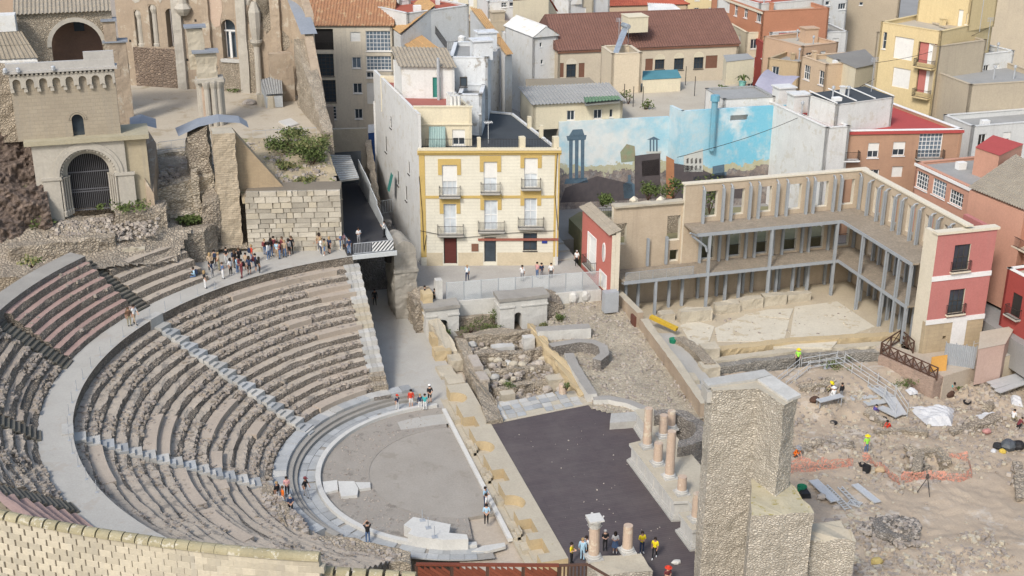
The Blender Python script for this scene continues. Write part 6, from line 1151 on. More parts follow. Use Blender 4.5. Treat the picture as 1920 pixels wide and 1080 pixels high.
b = B(); scatter(b, [(-33, 28), (-22, 29), (-21.5, 33), (-31, 32)], lambda x, y: 11.7+1.9*min(1, max(0, (y-27)/4.5)), 700, .1, .4, 0, 2); scatter(b, [(-22, 34), (-14, 34), (-14, 46), (-22, 46)], zs1, 500, .12, .5, 0, 2); scatter(b, [(-13, 35), (-4, 33), (-4, 47), (-13, 47)], zs2, 700, .08, .45, 0, 2); tag(b.build('stone_litter', [CHIP, CHIP2], kind='stuff'), 'loose stones on the banks below the church', 'stones')
# cliff on the left
def grid4(P, nu, nv, amp, seed):
    b = B(); U, V = np.meshgrid(np.linspace(0, 1, nu), np.linspace(0, 1, nv)); Q = [np.array(p, float) for p in P]
    X = (Q[0][None, None]*(1-U)[..., None]+Q[1]*U[..., None])*(1-V)[..., None]+(Q[3]*(1-U)[..., None]+Q[2]*U[..., None])*V[..., None]
    d = (vn(X, .45, seed)-.5)*amp*2+(vn(X, 1.5, seed+1)-.5)*amp+(vn(X, 4, seed+2)-.5)*amp*.5; X[..., 1] -= d; X[..., 2] += d*.5; b.grid(X.tolist()); return b
b = grid4([(-40, 27.5, 11.5), (-31.2, 31, 13.6), (-32, 36.5, 21.5), (-40, 36.5, 21.5)], 80, 90, 1.0, 204); tag(b.build('cliff', CLIFF), 'dark brown rock face left of the church portal', 'cliff')
b = grid4([(-38, 36.4, 20.5), (-31.9, 36.2, 20.5), (-31.9, 36.8, 27.6), (-38, 36.8, 28.5)], 20, 24, .25, 205); tag(b.build('tower_flank', RUBP), 'rubble flank wall left of the church front', 'wall')
OLV = M('olive_leaf', (.17, .17, .075), (.12, .13, .05), 2, 9, bump=0)
# terraces in front of the portal
for lab, P, z0_, z1_, mt in (('curved rubble terrace wall at the left below the portal', [(-35, 27.2), (-30, 27.3), (-25.7, 28.2), (-25.7, 29.4), (-35, 28.6)], 10.5, 13.1, RUB), ('square rubble terrace block below the portal', [(-25.6, 30.8), (-20.9, 31.2), (-20.9, 34.2), (-25.6, 34)], 8.5, 14.2, RUB),
                             ('pale block wall stub beside the grey upper seats', [(-25.2, 27.6), (-23.2, 28.), (-23, 29.2), (-25, 29)], 9.5, 11.8, SANDG), ('low plastered wall behind the grey upper seats', [(-23, 28.5), (-19.6, 30.2), (-20, 31.2), (-23.2, 29.7)], 9, 11.3, RUBP), ('curved rubble wall around the grass pocket', [(-20.8, 31), (-17.6, 31.4), (-16.3, 33.), (-16.4, 35.5), (-17.2, 35.5), (-17.5, 33.6), (-20.8, 32.2)], 8.5, 11.8, RUB)):
    b = B(); rough(b, P, z0_, z1_, .25, .14, .25, int(abs(P[0][0]*17)) % 91, 0, 0, .14, 1.8); tag(b.build('terrace_wall', mt), lab, 'wall')
for px_, py_, z, w_, h_, lab, mt, nn in ((360, 420, 11.3, 3.4, .9, 'dark green grass filling the rubble pocket', GRASS, 900), (235, 455, 11.4, 1.7, .9, 'small grass clump below the square terrace', GRASS, 170), (255, 388, 14.4, 3.2, .7, 'green growth along the foot of the sandy pier', GRASS, 300), (88, 392, 14.2, 2.4, 2., 'ivy strip between cliff and portal', GRASS, 320), (70, 425, 13.4, 2.6, 1.1, 'weeds at the foot of the cliff', GRASS, 260),
                                     (560, 285, 15.6, 5., 2.2, 'large olive green scrub on the slope above the block wall', OLV, 1500), (585, 310, 15, 3., 2.0, 'dark scrub hanging at the right slope edge', GRASS, 800), (520, 290, 15.2, 2.6, 1.7, 'dark bush beside the sloping buttress', GRASS, 600), (545, 262, 15.8, 3.4, 1.3, 'olive scrub by the nave railing', OLV, 600), (600, 280, 15.6, 2.2, 1.6, 'olive scrub against the sloping wall', OLV, 400), (535, 318, 14.8, 2.4, 1., 'dry scrub halfway down the slope', DRY, 300), (575, 345, 14.2, 2.4, .8, 'dry weeds on top of the block wall', DRY, 220), (455, 165, 16, 4., .6, 'grass strip at the foot of the nave wall', GRASS, 260), (185, 392, 14.6, 1.2, .4, 'weeds before the iron gate', GRASS, 100), (60, 500, 12.6, 1.8, .8, 'pale dry shrub at the end of the rim wall', DRY, 160)):
    bush(*at(px_, py_, z), z, w_, h_, lab, mt, nn, sz=.32)
# ================================================================== church front
F0, F1 = at(76, 402, 14.3), at(246, 388, 14.3); L, e, n = frm(F0, F1); tc = thing('church_front', 'stone church front with arched portal, small window and arcaded cornice', 'church', (*F0, 14))
fp = lambda x, y: onp(x, y, F0, F1); sc_, zsp = fp(165, 322); zg = 14.2; ZL = fp(165, 266)[1]; rad = 1.62
def archwall(b, p, e, n, s0, s1, z0, z1, cs, r, zsprg, th, m=0, o=0):    # wall with one arched opening
    k = 16; A = [(cs+r*math.cos(math.pi*i/k), zsprg+r*math.sin(math.pi*i/k)) for i in range(k+1)]; P = lambda s, z, d: (*vxy(p, e, s, n, o-d), z)
    for d in (0, th):
        b.poly([P(s0, z0, d), P(cs-r, z0, d), P(cs-r, zsprg, d), P(s0, zsprg, d)], m); b.poly([P(cs+r, z0, d), P(s1, z0, d), P(s1, zsprg, d), P(cs+r, zsprg, d)], m)
        for i in range(k):
            (sa_, za), (sb, zb) = A[i], A[i+1]; u = lambda j: s1+(s0-s1)*j/k
            b.poly([P(sa_, za, d), P(u(i), zsprg if i == 0 else z1, d), P(u(i+1), z1 if i < k-1 else zsprg, d), P(sb, zb, d)], m)
        b.poly([P(s1, zsprg, d), P(s1, z1, d), P(u(1) if False else s1+(s0-s1)/k, z1, d)], m); b.poly([P(s0, zsprg, d), P(s0, z1, d), P(s0+(s1-s0)/k, z1, d)], m)
    b.grid([[P(s, z, 0) for s, z in [(cs+r, z0)]+A+[(cs-r, z0)]], [P(s, z, th) for s, z in [(cs+r, z0)]+A+[(cs-r, z0)]]], m)
    b.poly([P(s0, z0, 0), P(s0, z1, 0), P(s0, z1, th), P(s0, z0, th)], m); b.poly([P(s1, z0, 0), P(s1, z1, 0), P(s1, z1, th), P(s1, z0, th)], m); b.poly([P(s0, z1, 0), P(s1, z1, 0), P(s1, z1, th), P(s0, z1, th)], m)
zsp = zg+3.55
for r_, o_, s_ in ((2.55, .0, 0), (2.2, -.45, 1), (1.9, -.85, 1)):
    b = B(); archwall(b, F0, e, n, 0 if not s_ else sc_-2.9, L if not s_ else sc_+2.9, zg-.6, ZL, sc_, r_, zsp, .5, 0, o_); b.build('portal_order', STNP, tc)
b = B(); k = 22
for r0, r1, o in ((2.55, 2.85, .16), (2.85, 3.2, .1)):
    A = [[(*vxy(F0, e, sc_+math.cos(math.pi*i/k)*rr, n, oo), zsp+math.sin(math.pi*i/k)*rr) for i in range(k+1)] for rr, oo in ((r0, -.1), (r0, o), (r1, o), (r1, -.02))]; b.grid(A)
b.build('archivolt', STNP, tc)
for sg in (-1, 1):
    b = B(); fbox(b, F0, e, n, sc_+sg*3.35-.75, sc_+sg*3.35+.75, zg-.6, zsp, .0, .16); b.build('pilaster', STNP, tc); b = B(); fbox(b, F0, e, n, sc_+sg*3.3-.95, sc_+sg*3.3+.9, zsp-.2, zsp+.06, .0, .28); b.build('impost', STNP, tc)
    for q in range(4):
        x, y = vxy(F0, e, sc_+sg*(2.42-.2*q), n, .05-.28*q); b = B(); b.lathe((x, y, zg-.3), [(.17, 0), (.17, .5), (.1, .55), (.095, 3.5), (.17, 3.75)], 8); b.build('jamb_column', STNP, tc)
for i in range(24):                     # toothed inner ring
    a_ = math.pi*(i+.5)/24; x, y = vxy(F0, e, sc_+math.cos(a_)*2.43, n, -.12); b = B(); b.rock((x, y, zsp+math.sin(a_)*2.43), (.22, .22, .2), 0, 0); b.build('tooth', STNP, tc)
b = B(); gate_o = -1.3
for i in range(22): s = sc_-1.85+3.7*i/21; h_ = math.sqrt(max(.05, 1.9**2-(s-sc_)**2)); x, y = vxy(F0, e, s, n, gate_o); b.bar((x, y, zg-.3), (x, y, zsp+h_), .05, .05)
for z in (zg-.2, zg+1.6, zg+1.85, zsp): b.bar((*vxy(F0, e, sc_-1.9, n, gate_o), z), (*vxy(F0, e, sc_+1.9, n, gate_o), z), .07, .09)
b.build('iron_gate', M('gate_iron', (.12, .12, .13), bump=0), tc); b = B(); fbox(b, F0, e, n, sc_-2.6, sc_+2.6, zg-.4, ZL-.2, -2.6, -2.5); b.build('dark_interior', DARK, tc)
b = B(); q0 = vxy(F0, e, L-.05, n, -.25); s1_ = onp(286, 382, F0, F1)[0]; fbox(b, F0, e, n, L-.1, s1_, zg-1, ZL, -3.5, -.3); b.build('side_pier', M('pier_render', (.38, .325, .225), (.31, .265, .185), .4, 5, bump=.2, streak=.4, sc=(.24, .22, .19)), tc)
b = B(); s0_ = fp(60, 274)[0]; fbox(b, F0, e, n, -.6, s1_+.3, ZL, ZL+.42, -4, .35); b.build('ledge', M('ledge_lichen', (.36, .325, .235), (.29, .26, .18), .9, 6, bump=.4, lichen=.68), tc)
# upper storey
U0 = vxy(F0, e, -1.1, n, -.7); U1 = vxy(F0, e, fp(228, 260)[0], n, -.7); LU, eu, nu_ = frm(U0, U1); ZU = onp(140, 128, U0, U1)[1]; cs2 = onp(147, 240, U0, U1)[0]; b = B(); archwall(b, U0, eu, nu_, 0, LU, ZL+.3, ZU, cs2, .52, ZL+2.0, .45); b.build('upper_wall', STN, tc)
b = B(); fbox(b, U0, eu, nu_, cs2-.9, cs2+.9, ZL, ZL+3, -.5, -.42); b.build('window_dark', GLASS, tc)
b = B()
for r0, r1 in ((.52, .64), (.7, .84)): b.grid([[(*vxy(U0, eu, cs2+math.cos(math.pi*i/12)*rr, nu_, oo), ZL+2.+math.sin(math.pi*i/12)*rr) for i in range(13)] for rr, oo in ((r0, 0), (r0, .07), (r1, .07), (r1, 0))])
b.build('window_moulding', STN, tc)
b = B(); fbox(b, U0, eu, nu_, LU-.6, LU, ZL+.3, ZU, -2.4, -.45); fbox(b, U0, eu, nu_, 0, .5, ZL+.3, ZU, -2.4, -.45); fbox(b, U0, eu, nu_, .5, LU-.6, ZL+.3, ZU-.3, -2.4, -2.); b.build('flank', BRN, tc)
na = 8; wa = LU/na; zc0 = ZU-1.55
for i in range(na):
    s = wa*(i+.5); k = 8; r_ = wa*.3; A = [(s+r_*math.cos(math.pi*j/k), zc0+.55+r_*math.sin(math.pi*j/k)) for j in range(k+1)]; prof = [(s+wa/2, zc0+.1), (s+r_, zc0)]+A+[(s-r_, zc0), (s-wa/2, zc0+.1), (s-wa/2, ZU-.35), (s+wa/2, ZU-.35)]
    b = B(); b.poly([(*vxy(U0, eu, a_, nu_, .4), z) for a_, z in prof]); b.grid([[(*vxy(U0, eu, a_, nu_, .4), z) for a_, z in prof], [(*vxy(U0, eu, a_, nu_, .0), z) for a_, z in prof]], 0, True); b.build('corbel_arch', STNP, tc)
    b = B(); fbox(b, U0, eu, nu_, s-wa/2-.02, s-wa/2+.3, zc0-.35, zc0+.1, 0, .3); b.build('corbel', STNP, tc)
    for j in range(3): b = B(); fbox(b, U0, eu, nu_, s-wa/2+wa*j/3, s-wa/2+wa*j/3+.2, ZU-.33, ZU-.12, .3, .55); b.build('dentil', STNP, tc)
b = B(); fbox(b, U0, eu, nu_, -.45, LU+.3, ZU-.12, ZU+.1, -1, .65); fbox(b, U0, eu, nu_, -.2, LU+.1, ZU+.1, ZU+.75, -.1, .3); fbox(b, U0, eu, nu_, LU*.72, LU+.1, ZU+.75, ZU+1.5, -.1, .25); b.build('parapet', M('grey_parapet', (.4, .385, .36), (.32, .31, .29), .6, 5, bump=.2), tc)
b = B(); b.poly([(*vxy(U0, eu, s, nu_, o), ZU+.05) for s, o in ((-.2, 0), (LU, 0), (LU, -2.4), (-.2, -2.4))]); b.build('roof_deck', CONC, tc)
for i, s in enumerate((-.2, .9, 3.9)): x, y = vxy(U0, eu, s, nu_, .75); b = B(); b.lathe((x, y, ZU+.0), [(.12, 0), (.2, .1), (.2, .4), (.1, .5)], 8); b.build('flood_lamp', STEEL, tc)
# chancel arch behind
G0 = vxy(U0, eu, -1.2, nu_, -26); G1 = vxy(U0, eu, LU+.1, nu_, -26); LG, eg, ng = frm(G0, G1); g = lambda x, y: onp(x, y, G0, G1); cg = g(144, 80)[0]; rg = (g(192, 80)[0]-g(96, 80)[0])/2; zg2 = g(144, 40)[1]-rg; zgt = g(144, 22)[1]
ta = thing('chancel_arch', 'big dark brick arch under a tiled roof behind the church front', 'church', (*G0, 20)); b = B(); archwall(b, G0, eg, ng, -1, LG, 15, zgt, cg, rg, zg2, .8); b.build('wall', RUBP, ta)
b = B(); k = 18; b.grid([[(*vxy(G0, eg, cg+math.cos(math.pi*i/k)*rr, ng, oo), zg2+math.sin(math.pi*i/k)*rr) for i in range(k+1)] for rr, oo in ((rg-.02, .12), (rg+.45, .12), (rg+.45, 0))]); b.build('arch_ring', STNP, ta)
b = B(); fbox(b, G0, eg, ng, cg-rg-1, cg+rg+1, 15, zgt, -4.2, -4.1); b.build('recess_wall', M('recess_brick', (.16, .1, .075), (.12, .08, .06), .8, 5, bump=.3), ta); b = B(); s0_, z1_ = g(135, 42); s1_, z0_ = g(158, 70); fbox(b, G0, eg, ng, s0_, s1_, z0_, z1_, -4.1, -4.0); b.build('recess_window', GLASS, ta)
b = B(); tiles(b, (*vxy(G0, eg, .3, ng, .5), zgt), (*vxy(G0, eg, LG, ng, .5), zgt), (*vxy(G0, eg, LG, ng, -4), zgt+1.8), (*vxy(G0, eg, .3, ng, -4), zgt+1.8)); b.build('roof', TILEG, ta, 'stuff')
for x0, x1, yt in ((192, 215, 38), (195, 236, 78)):
    s0_, zt_ = g(x0, yt); s1_ = g(x1, yt)[0]; b = B(); rough(b, [vxy(G0, eg, s0_, ng, .9), vxy(G0, eg, s1_, ng, .9), vxy(G0, eg, s1_, ng, -.8), vxy(G0, eg, s0_, ng, -.8)], 15, zt_, .4, .08, .05, int(x0)); b.build('buttress', BRN, ta); b = B(); fbox(b, G0, eg, ng, s0_-.2, s1_+.2, zt_, zt_+.15, -1, 1.1); b.build('slate_cap', SLATE, ta)
house('old tile roofed house at the left edge behind the church front', (-40, 128), (28, 118), 25, 8, WW, 'flat', GREYRF, 14); odd('tiled hip roof at the upper left edge', [(-20, 112), (72, 108), (40, 58), (-30, 62)], [26.5, 26.5, 29, 29], WW, TILEG, 15)
house('brown plain block in the upper left corner', (-40, -12), (52, -14), 25, 8, M('corner_brown', (.36, .27, .2), (.31, .24, .18), .4, 5), 'flat', GREYRF, 15, wins=((2, 40, 16, 60, 'w'), (20, 28, 34, 54, 'w'))); b = B(); x, y = at(5, 62, 27); b.box((x-3, y-1, 25), (x+1.5, y+1, 29)); tag(b.build('white_annex', WW), 'white annexe with aerial windows at the left edge', 'building')
# ================================================================== nave ruin
tn = thing('nave_ruin', 'roofless brown church nave walls with tall arched windows', 'church', (-14, 70, 16))
N0, N1 = at(232, 158, 16), at(552, 178, 16); LN, en, nn_ = frm(N0, N1); g = lambda x, y: onp(x, y, N0, N1)
ops = []; za_ = 34.
for x0, y0_, x1, y1_ in ((250, 18, 270, 88), (277, 8, 300, 88), (309, 16, 332, 90), (413, 36, 445, 112)):
    u = g(x0, y0_); v = g(x1, y1_); ops.append((u[0], v[0], v[1], u[1]))
b = B(); wallo(b, N0, N1, 15, za_, 1.2, ops, 0); b.build('back_wall', BRN, tn)
for i, (s0, s1, z0_, z1_) in enumerate(ops):
    k = 10; r_ = (s1-s0)/2; b = B(); A = [(s0+r_+r_*math.cos(math.pi*j/k), z1_-r_+r_*math.sin(math.pi*j/k)) for j in range(k+1)]; prof = A+[(s0, z1_), (s1, z1_)]
    b.poly([(*vxy(N0, en, s, nn_, -.05), z) for s, z in prof]); b.grid([[(*vxy(N0, en, s, nn_, -.05), z) for s, z in A], [(*vxy(N0, en, s, nn_, -1.1), z) for s, z in A]]); b.build('arch_head', BRN, tn)
    b = B(); fbox(b, N0, en, nn_, s0, s1, z0_, z1_, -1.5, -1.4); b.build('opening_backing', [WW, M('sky_blue_shutter', (.3, .34, .4)), DARK, GLASSB][i], tn)
    if i < 2: b = B(); x, y = vxy(N0, en, (s0+s1)/2, nn_, -.5); b.lathe((x, y, z0_), [(.5, 0), (.5, .3), (.4, .4), (.38, z1_-z0_-1.2), (.55, z1_-z0_-.6), (.4, z1_-z0_)], 10); b.build('half_column', STNP, tn)
    if i == 3:
        b = B(); fbox(b, N0, en, nn_, s0, s1, z1_-1.6, z1_-1.4, -.9, -.8); fbox(b, N0, en, nn_, s0+.6, s0+.9, z0_, z1_-1.5, -.9, -.8); b.build('window_frame', FRAMEW, tn); b = B(); fbox(b, N0, en, nn_, s0-.25, s1+.35, z0_-.35, z0_+.05, -.2, .3); b.build('sill', WHITES, tn)
b = B(); u, v = g(250, 88), g(350, 160); fbox(b, N0, en, nn_, u[0], v[0], 15.5, u[1], .0, .12); b.build('rubble_patch', MR('dark_patch', (.26, .2, .15), (.18, .13, .1), 2.2, (.14, .11, .09), 1.3), tn); b = B(); u, v = g(412, 112), g(482, 168); fbox(b, N0, en, nn_, u[0], v[0], 15.5, u[1], .0, .15); b.build('rubble_patch', RUBP, tn)
b = B(); u = g(452, 74); v = g(482, 74); fbox(b, N0, en, nn_, u[0], v[0], 15.5, u[1], .0, .22); b.build('rubble_patch', RUBP, tn)
x, y = vxy(N0, en, g(489, 150)[0], nn_, .5); b = B(); zc = g(489, 78)[1]; b.lathe((x, y, 15.9), [(.55, 0), (.42, .4), (.38, zc-16.4), (.75, zc-15.9), (.75, zc-15.6)], 12); b.lathe((x, y, zc+.3), [(.5, 0), (.7, 1.5), (.75, 3.4), (.3, 4.6)], 8); b.build('wall_column', STNP, tn)
x, y = vxy(N0, en, g(350, 60)[0], nn_, .4); b = B(); zc = g(350, 28)[1]; b.lathe((x, y, zc), [(.5, 0), (.9, .5), (1.1, .9), (.6, 1.5), (.5, 3)], 8); b.build('wall_capital', STNP, tn)
hr = random.Random(8)
for k in range(34):
    s, z = hr.uniform(1, LN-1), hr.uniform(18, 31)
    if any(o[0]-.8 < s < o[1]+.8 and o[2]-.6 < z < o[3]+.6 for o in ops): continue
    b = B()
    if k < 16: fbox(b, N0, en, nn_, s, s+.28, z, z+.3, -.02, .006); b.build('putlog_shade_patch', DARK, tn)  # flush near-black boxes, the shade of putlog holes painted on the wall
    else:
        q = [(s+hr.uniform(.7, 1.6)*math.cos(a_), z+hr.uniform(.8, 2.2)*math.sin(a_)) for a_ in np.linspace(0, 5.8, 11)]; b.poly([(*vxy(N0, en, u, nn_, .05), v) for u, v in q]); b.grid([[(*vxy(N0, en, u, nn_, .05), v) for u, v in q], [(*vxy(N0, en, u, nn_, -.01), v) for u, v in q]], 0, True); b.build('plaster_remnant', hr.choice((STNP, SANDG, RUBP, COLM)), tn)
for s, zz in ((g(340, 100)[0], 27), (g(388, 60)[0], 30), (g(456, 60)[0], 29), (g(520, 60)[0], 28)): b = B(); rough(b, [vxy(N0, en, s-.6, nn_, .02), vxy(N0, en, s-.6, nn_, .5), vxy(N0, en, s+.6, nn_, .5), vxy(N0, en, s+.6, nn_, .02)], 15.5, zz, .4, .06, .3, int(s*9)); b.build('pilaster', hr.choice((BRN, STNP)), tn)
# curved corner, right flank with slate cap
b = B(); Pq = [[(x_, y_, z) for x_, y_ in [(N1[0]+1.6*math.sin(a_)-.2, N1[1]-4.2*(1-math.cos(a_))) for a_ in np.linspace(0, 1.5, 9)]+[(-3.4, 60), (-3.2, 54)]] for z in (15, 20, 26)]; Q3 = [list(p) for p in Pq[2]]
for i, p in enumerate(Q3): p[2] = (33, 32.5, 31.5, 30.5, 29.5, 28.5, 27.5, 27, 26.5, 24.5, 19)[i]
Pq[2] = Q3; Pq[1] = [(p[0], p[1], (p[2]+15)/2) for p in Q3]; b.grid(Pq); bk = [[(p[0]+1., p[1], p[2]) for p in r_] for r_ in Pq]; b.grid(bk); b.grid([Pq[2], bk[2]]); b.build('flank_wall', BRN, tn)
b = B(); c3 = [(-4.0, 68, 27.6), (-3.7, 63, 26), (-3.5, 60, 24.8)]; b.grid([[(p[0]-.3, p[1], p[2]+.1) for p in c3], [(p[0]+1.6, p[1], p[2]+.1) for p in c3]]); b.build('slate_cap', SLATE, tn)
b = B(); rough(b, [(-4.4, 62), (-2.6, 62), (-2.4, 47), (-3.4, 47)], 14, [24, 24, 16.4, 16.4], .4, .15, .2, 210); b.build('sloping_wall', RUBP, tn)
b = B(); s0_, z1_ = at(528, 135, 16)[0], 0; x, y = at(535, 190, 16); rough(b, [(x-1.6, y), (x+1.2, y), (x+1.2, y+.9), (x-1.6, y+.9)], 15.5, zat(535, 100, x, y), .4, .06, .1, 211); b.build('wall_stub', BRN, tn)
odd('small grey sheet roofed lean-to inside the nave', [(497, 178), (530, 176), (527, 140), (488, 150)], [17.6, 17.6, 19, 19], M('lean_to_panel', (.38, .4, .41)), GREYRF, 16, name='lean_to', cat='shed')
for i, (px_, py_) in enumerate(((508, 200), (494, 197))): x, y = at(px_, py_, 16); b = B(); b.lathe((x, y, 15.9), [(.75, 0), (.7, 1.2), (.65, 1.5)], 10); tag(b.build('column_drum', SANDG), ['fallen column drum standing nearest the lean-to corner', 'fallen column drum half hidden behind its neighbour'][i], 'stone')
x, y = at(346, 160, 16); b = B(); rough(b, [(x-1, y-.5), (x+1, y-.5), (x+1, y+.5), (x-1, y+.5)], 15.9, 16.7, .3, .06, .05, 5); tag(b.build('stone_block', WHITES), 'pale carved block lying at the foot of the nave wall', 'stone')
b = B(); P = pp([(522, 228), (545, 222), (560, 232), (540, 238)], 16.1); b.prism(P, 15.9, 16.15); tag(b.build('white_sheet', WHITE), 'white slab lying on the nave floor', 'slab')
b = B(); x, y = at(468, 195, 16); b.boulder((x, y, 16.1), (2, 1.4, .9)); tag(b.build('boulder', CHIP2), 'round dusty boulder on the nave floor', 'stone')
# composite pier
x, y = at(400, 232, 16); zt1 = zat(400, 150, x, y); zt2 = zat(392, 97, x, y); tp2 = thing('composite_pier', 'clustered church pier with capitals and slate caps in the nave', 'pier', (x, y, 16))
b = B(); rough(b, [(x-1.0, y-.6), (x+.9, y-.6), (x+1.0, y+.9), (x-1.1, y+.9)], 15.5, zt1, .3, .05, .02, 220); b.build('core', COLM, tp2)
for i, (dx, dy) in enumerate(((-1.05, -.2), (-.45, -.8), (.3, -.85), (.85, -.7), (1.15, -.1), (1.15, .6), (-1.2, .6))): b = B(); b.lathe((x+dx, y+dy, 15.6), [(.42, 0), (.34, .3), (.33, zt1-16.4), (.5, zt1-15.9), (.55, zt1-15.6)], 9); b.build('shaft', STNP, tp2)
b = B(); rough(b, [(x-1.5, y-1), (x+1.5, y-1), (x+1.5, y+1), (x-1.5, y+1)], zt1-.1, zt1+.35, .3, .06, .08, 221); b.build('capital_ring', STNP, tp2)
b = B(); rough(b, [(x-1.3, y-.5), (x+.9, y-.5), (x+.9, y+.8), (x-1.3, y+.8)], zt1+.3, zt2, .3, .1, .1, 222); b.build('upper_core', SANDG, tp2); b = B(); b.box((x-1.7, y-.9, zt2), (x+1.2, y+1.1, zt2+.18)); b.build('slate_cap', SLATE, tp2)
b = B(); rough(b, [(x-2., y+.4), (x-.3, y+.4), (x-.3, y+1.6), (x-2., y+1.6)], zt2-2, zat(375, 55, x, y), .3, .1, .1, 223); b.build('upper_core', SANDG, tp2); b = B(); zz = zat(375, 53, x, y); b.box((x-2.3, y+.1, zz), (x+.1, y+1.9, zz+.18)); b.build('slate_cap', SLATE, tp2)
# front pier of the nave with vault stumps
tf = thing('front_pier', 'tall narrow stone pier with slate capped vault stumps above the walkway', 'pier', (-15, 34, 9)); zp = 20.6
b = B(); rough(b, [(-15.9, 34.), (-13.8, 33.8), (-13.9, 36.5), (-15.9, 36.5)], 8.3, zp, .22, .08, .1, 230, 0, 1, .1, 1.8); b.build('pier', [MB_('pier_courses', (.45, .38, .28), (.36, .3, .22), .7, .22, (.25, .21, .16), .7, .2), SANDG], tf)
b = B(); rough(b, [(-17.5, 33.8), (-15.9, 33.9), (-15.9, 36.4), (-17.4, 37)], 8.3, [13.5, 14.5, 14.5, 13.5], .25, .2, .4, 231, 0, 0, .14, 1.6); b.build('side_rubble', RUB, tf)
b = B(); rough(b, [(-18.2, 38), (-16.2, 37), (-15.9, 40), (-18.2, 41)], 11, [19.3, 20.6, 20.8, 19.6], .3, .2, .2, 232, 0, 0, .12, 1.8); b.build('vault_stump', RUB, tf)
b = B(); b.prism([(-13.85, 35.2), (-9.4, 34.6), (-9.4, 36.2), (-13.85, 37)], 13.8, [20.4, 14.6, 14.6, 20.4]); b.build('sloping_buttress', MB_('buttress_brick', (.4, .31, .2), (.34, .26, .17), .5, .16, (.3, .24, .17)), tf)
b = B(); b.grid([[(-19, 38.2, 19.5), (-17, 37.2, 20.6), (-15, 36.6, 21.1), (-13, 36.4, 20.9), (-12.2, 36.6, 20.3)], [(-19.2, 41.2, 19.6), (-17, 40.2, 20.7), (-15, 39.4, 21.2), (-13, 39, 21), (-12.2, 39, 20.4)]]); b.build('slate_cap', SLATE, tf)
b = B(); rough(b, [(-22, 45), (-16.4, 46.2), (-15, 46.4), (-15, 48), (-21.8, 47)], 8.5, 15.9, .25, .14, .1, 233, 0, 0, .16, 1.5); tag(b.build('nave_front_wall', MR('chapel_stones', (.5, .44, .35), (.4, .34, .26), 2.2, (.27, .23, .17), 1.8)), 'upper rubble wall below the nave floor railing', 'wall')
for lab, P, z1_, sd_ in (('tall pale rubble wall of mixed stones left of the front pier', [(-22, 36.2), (-15.9, 36.9), (-15.9, 38.2), (-22, 37.8)], [14.6, 15.9, 15.9, 14.6], 246), ('low projecting rubble course under the tall pale wall', [(-21.6, 35.2), (-17.4, 35.6), (-17.4, 36.6), (-21.6, 36.4)], 12.2, 247), ('narrow upright stone jamb in the pale rubble wall', [(-18.2, 36), (-17.5, 36), (-17.5, 37), (-18.2, 37)], 16.6, 248)):
    b = B(); rough(b, P, 8.4, z1_, .2, .14, .35, sd_, 0, 0, .2, 1.6); tag(b.build('ruin_wall', MATS['chapel_stones']), lab, 'wall')
for k in range(2): b = B(); rough(b, [(-22+.0, 33.2+k*2.2), (-17.2, 34.4+k*2.6), (-17.2, 35.2+k*2.6), (-22, 34.2+k*2.2)], 8.5, 10.2+.5*k, .25, .2, .5, 236+k, 0, 0, .16, 1.5); tag(b.build('ruin_wall', RUB), ['lowest rough rubble course left of the front pier', 'middle rough rubble course left of the front pier', 'upper rough rubble course left of the front pier'][k], 'wall')
r = B(); rail(r, [(-21, 46.2), (-17, 47.2)], 15.9, 1.0, 1.3); tag(r.build('nave_railing', STEEL), 'thin railing on the nave edge left of the front pier', 'railing'); r = B(); rail(r, [(-11, 48), (-4.2, 47.6)], 15.9, 1.1, 1.2); tag(r.build('nave_railing', STEEL), 'thin railing on the nave edge above the scrub', 'railing')
b = B(); b.prism([(-22.6, 33), (-21.9, 32.6), (-21.2, 40), (-21.6, 45.5), (-22.6, 45.5)], 13, [17, 15.5, 18.5, 16.5, 20]); tag(b.build('tower_stub', BRN), 'jagged brown wall stub right of the sandy pier', 'wall'); b = B(); b.grid([[(-23.5, 37, 21), (-22.4, 36.8, 21.3), (-21, 37.6, 20.6)], [(-23.5, 41, 21), (-22.4, 41, 21.3), (-21, 41.5, 20.6)]]); tag(b.build('slate_roof', SLATE), 'small slate cap beside the church front', 'roof')
# ================================================================== ashlar retaining wall, block by block
W0, W1 = at(466, 473, 8.6), at(643, 469, 8.6); LW, ew, nw = frm(W0, W1); t = thing('ashlar_wall', 'restored wall of large pale blocks behind the crowd on the walkway', 'wall', (*W0, 8.6)); BLK = M('big_block', (.41, .375, .31), (.32, .29, .238), .6, 6, bump=.5, rand=.24, streak=.3)
b = B(); fbox(b, W0, ew, nw, 0, LW-.05, 8.2, 14.6, -4, -.12); b.build('core', M('wall_mortar', (.2, .17, .13)), t); z = 8.5; k = 0
while z < 14.6:
    hh = rnd.uniform(.42, .68); s = -rnd.uniform(0, .5)
    while s < LW-.2:
        w_ = rnd.uniform(.5, 1.8); s1 = min(LW, s+w_)
        b = B(); j = lambda: rnd.uniform(-.055, .055); o1 = rnd.uniform(-.07, .07); a_, c_ = max(0, s)+.025, s1-.025
        if c_-a_ > .15:
            Q = [(*vxy(W0, ew, ss_, nw, oo), zz) for ss_, oo, zz in ((a_, o1, z+.02), (c_, o1+j(), z+.02), (c_, -.3, z+.02), (a_, -.3, z+.02), (a_+abs(j()), o1+j(), z+hh-.02+j()*.5), (c_-abs(j()), o1, z+hh-.02+j()*.5), (c_, -.3, z+hh-.02), (a_, -.3, z+hh-.02))]; b.hexa(Q); b.build('block', BLK if rnd.random() < .85 else SANDG, t)
        s = s1
    z += hh
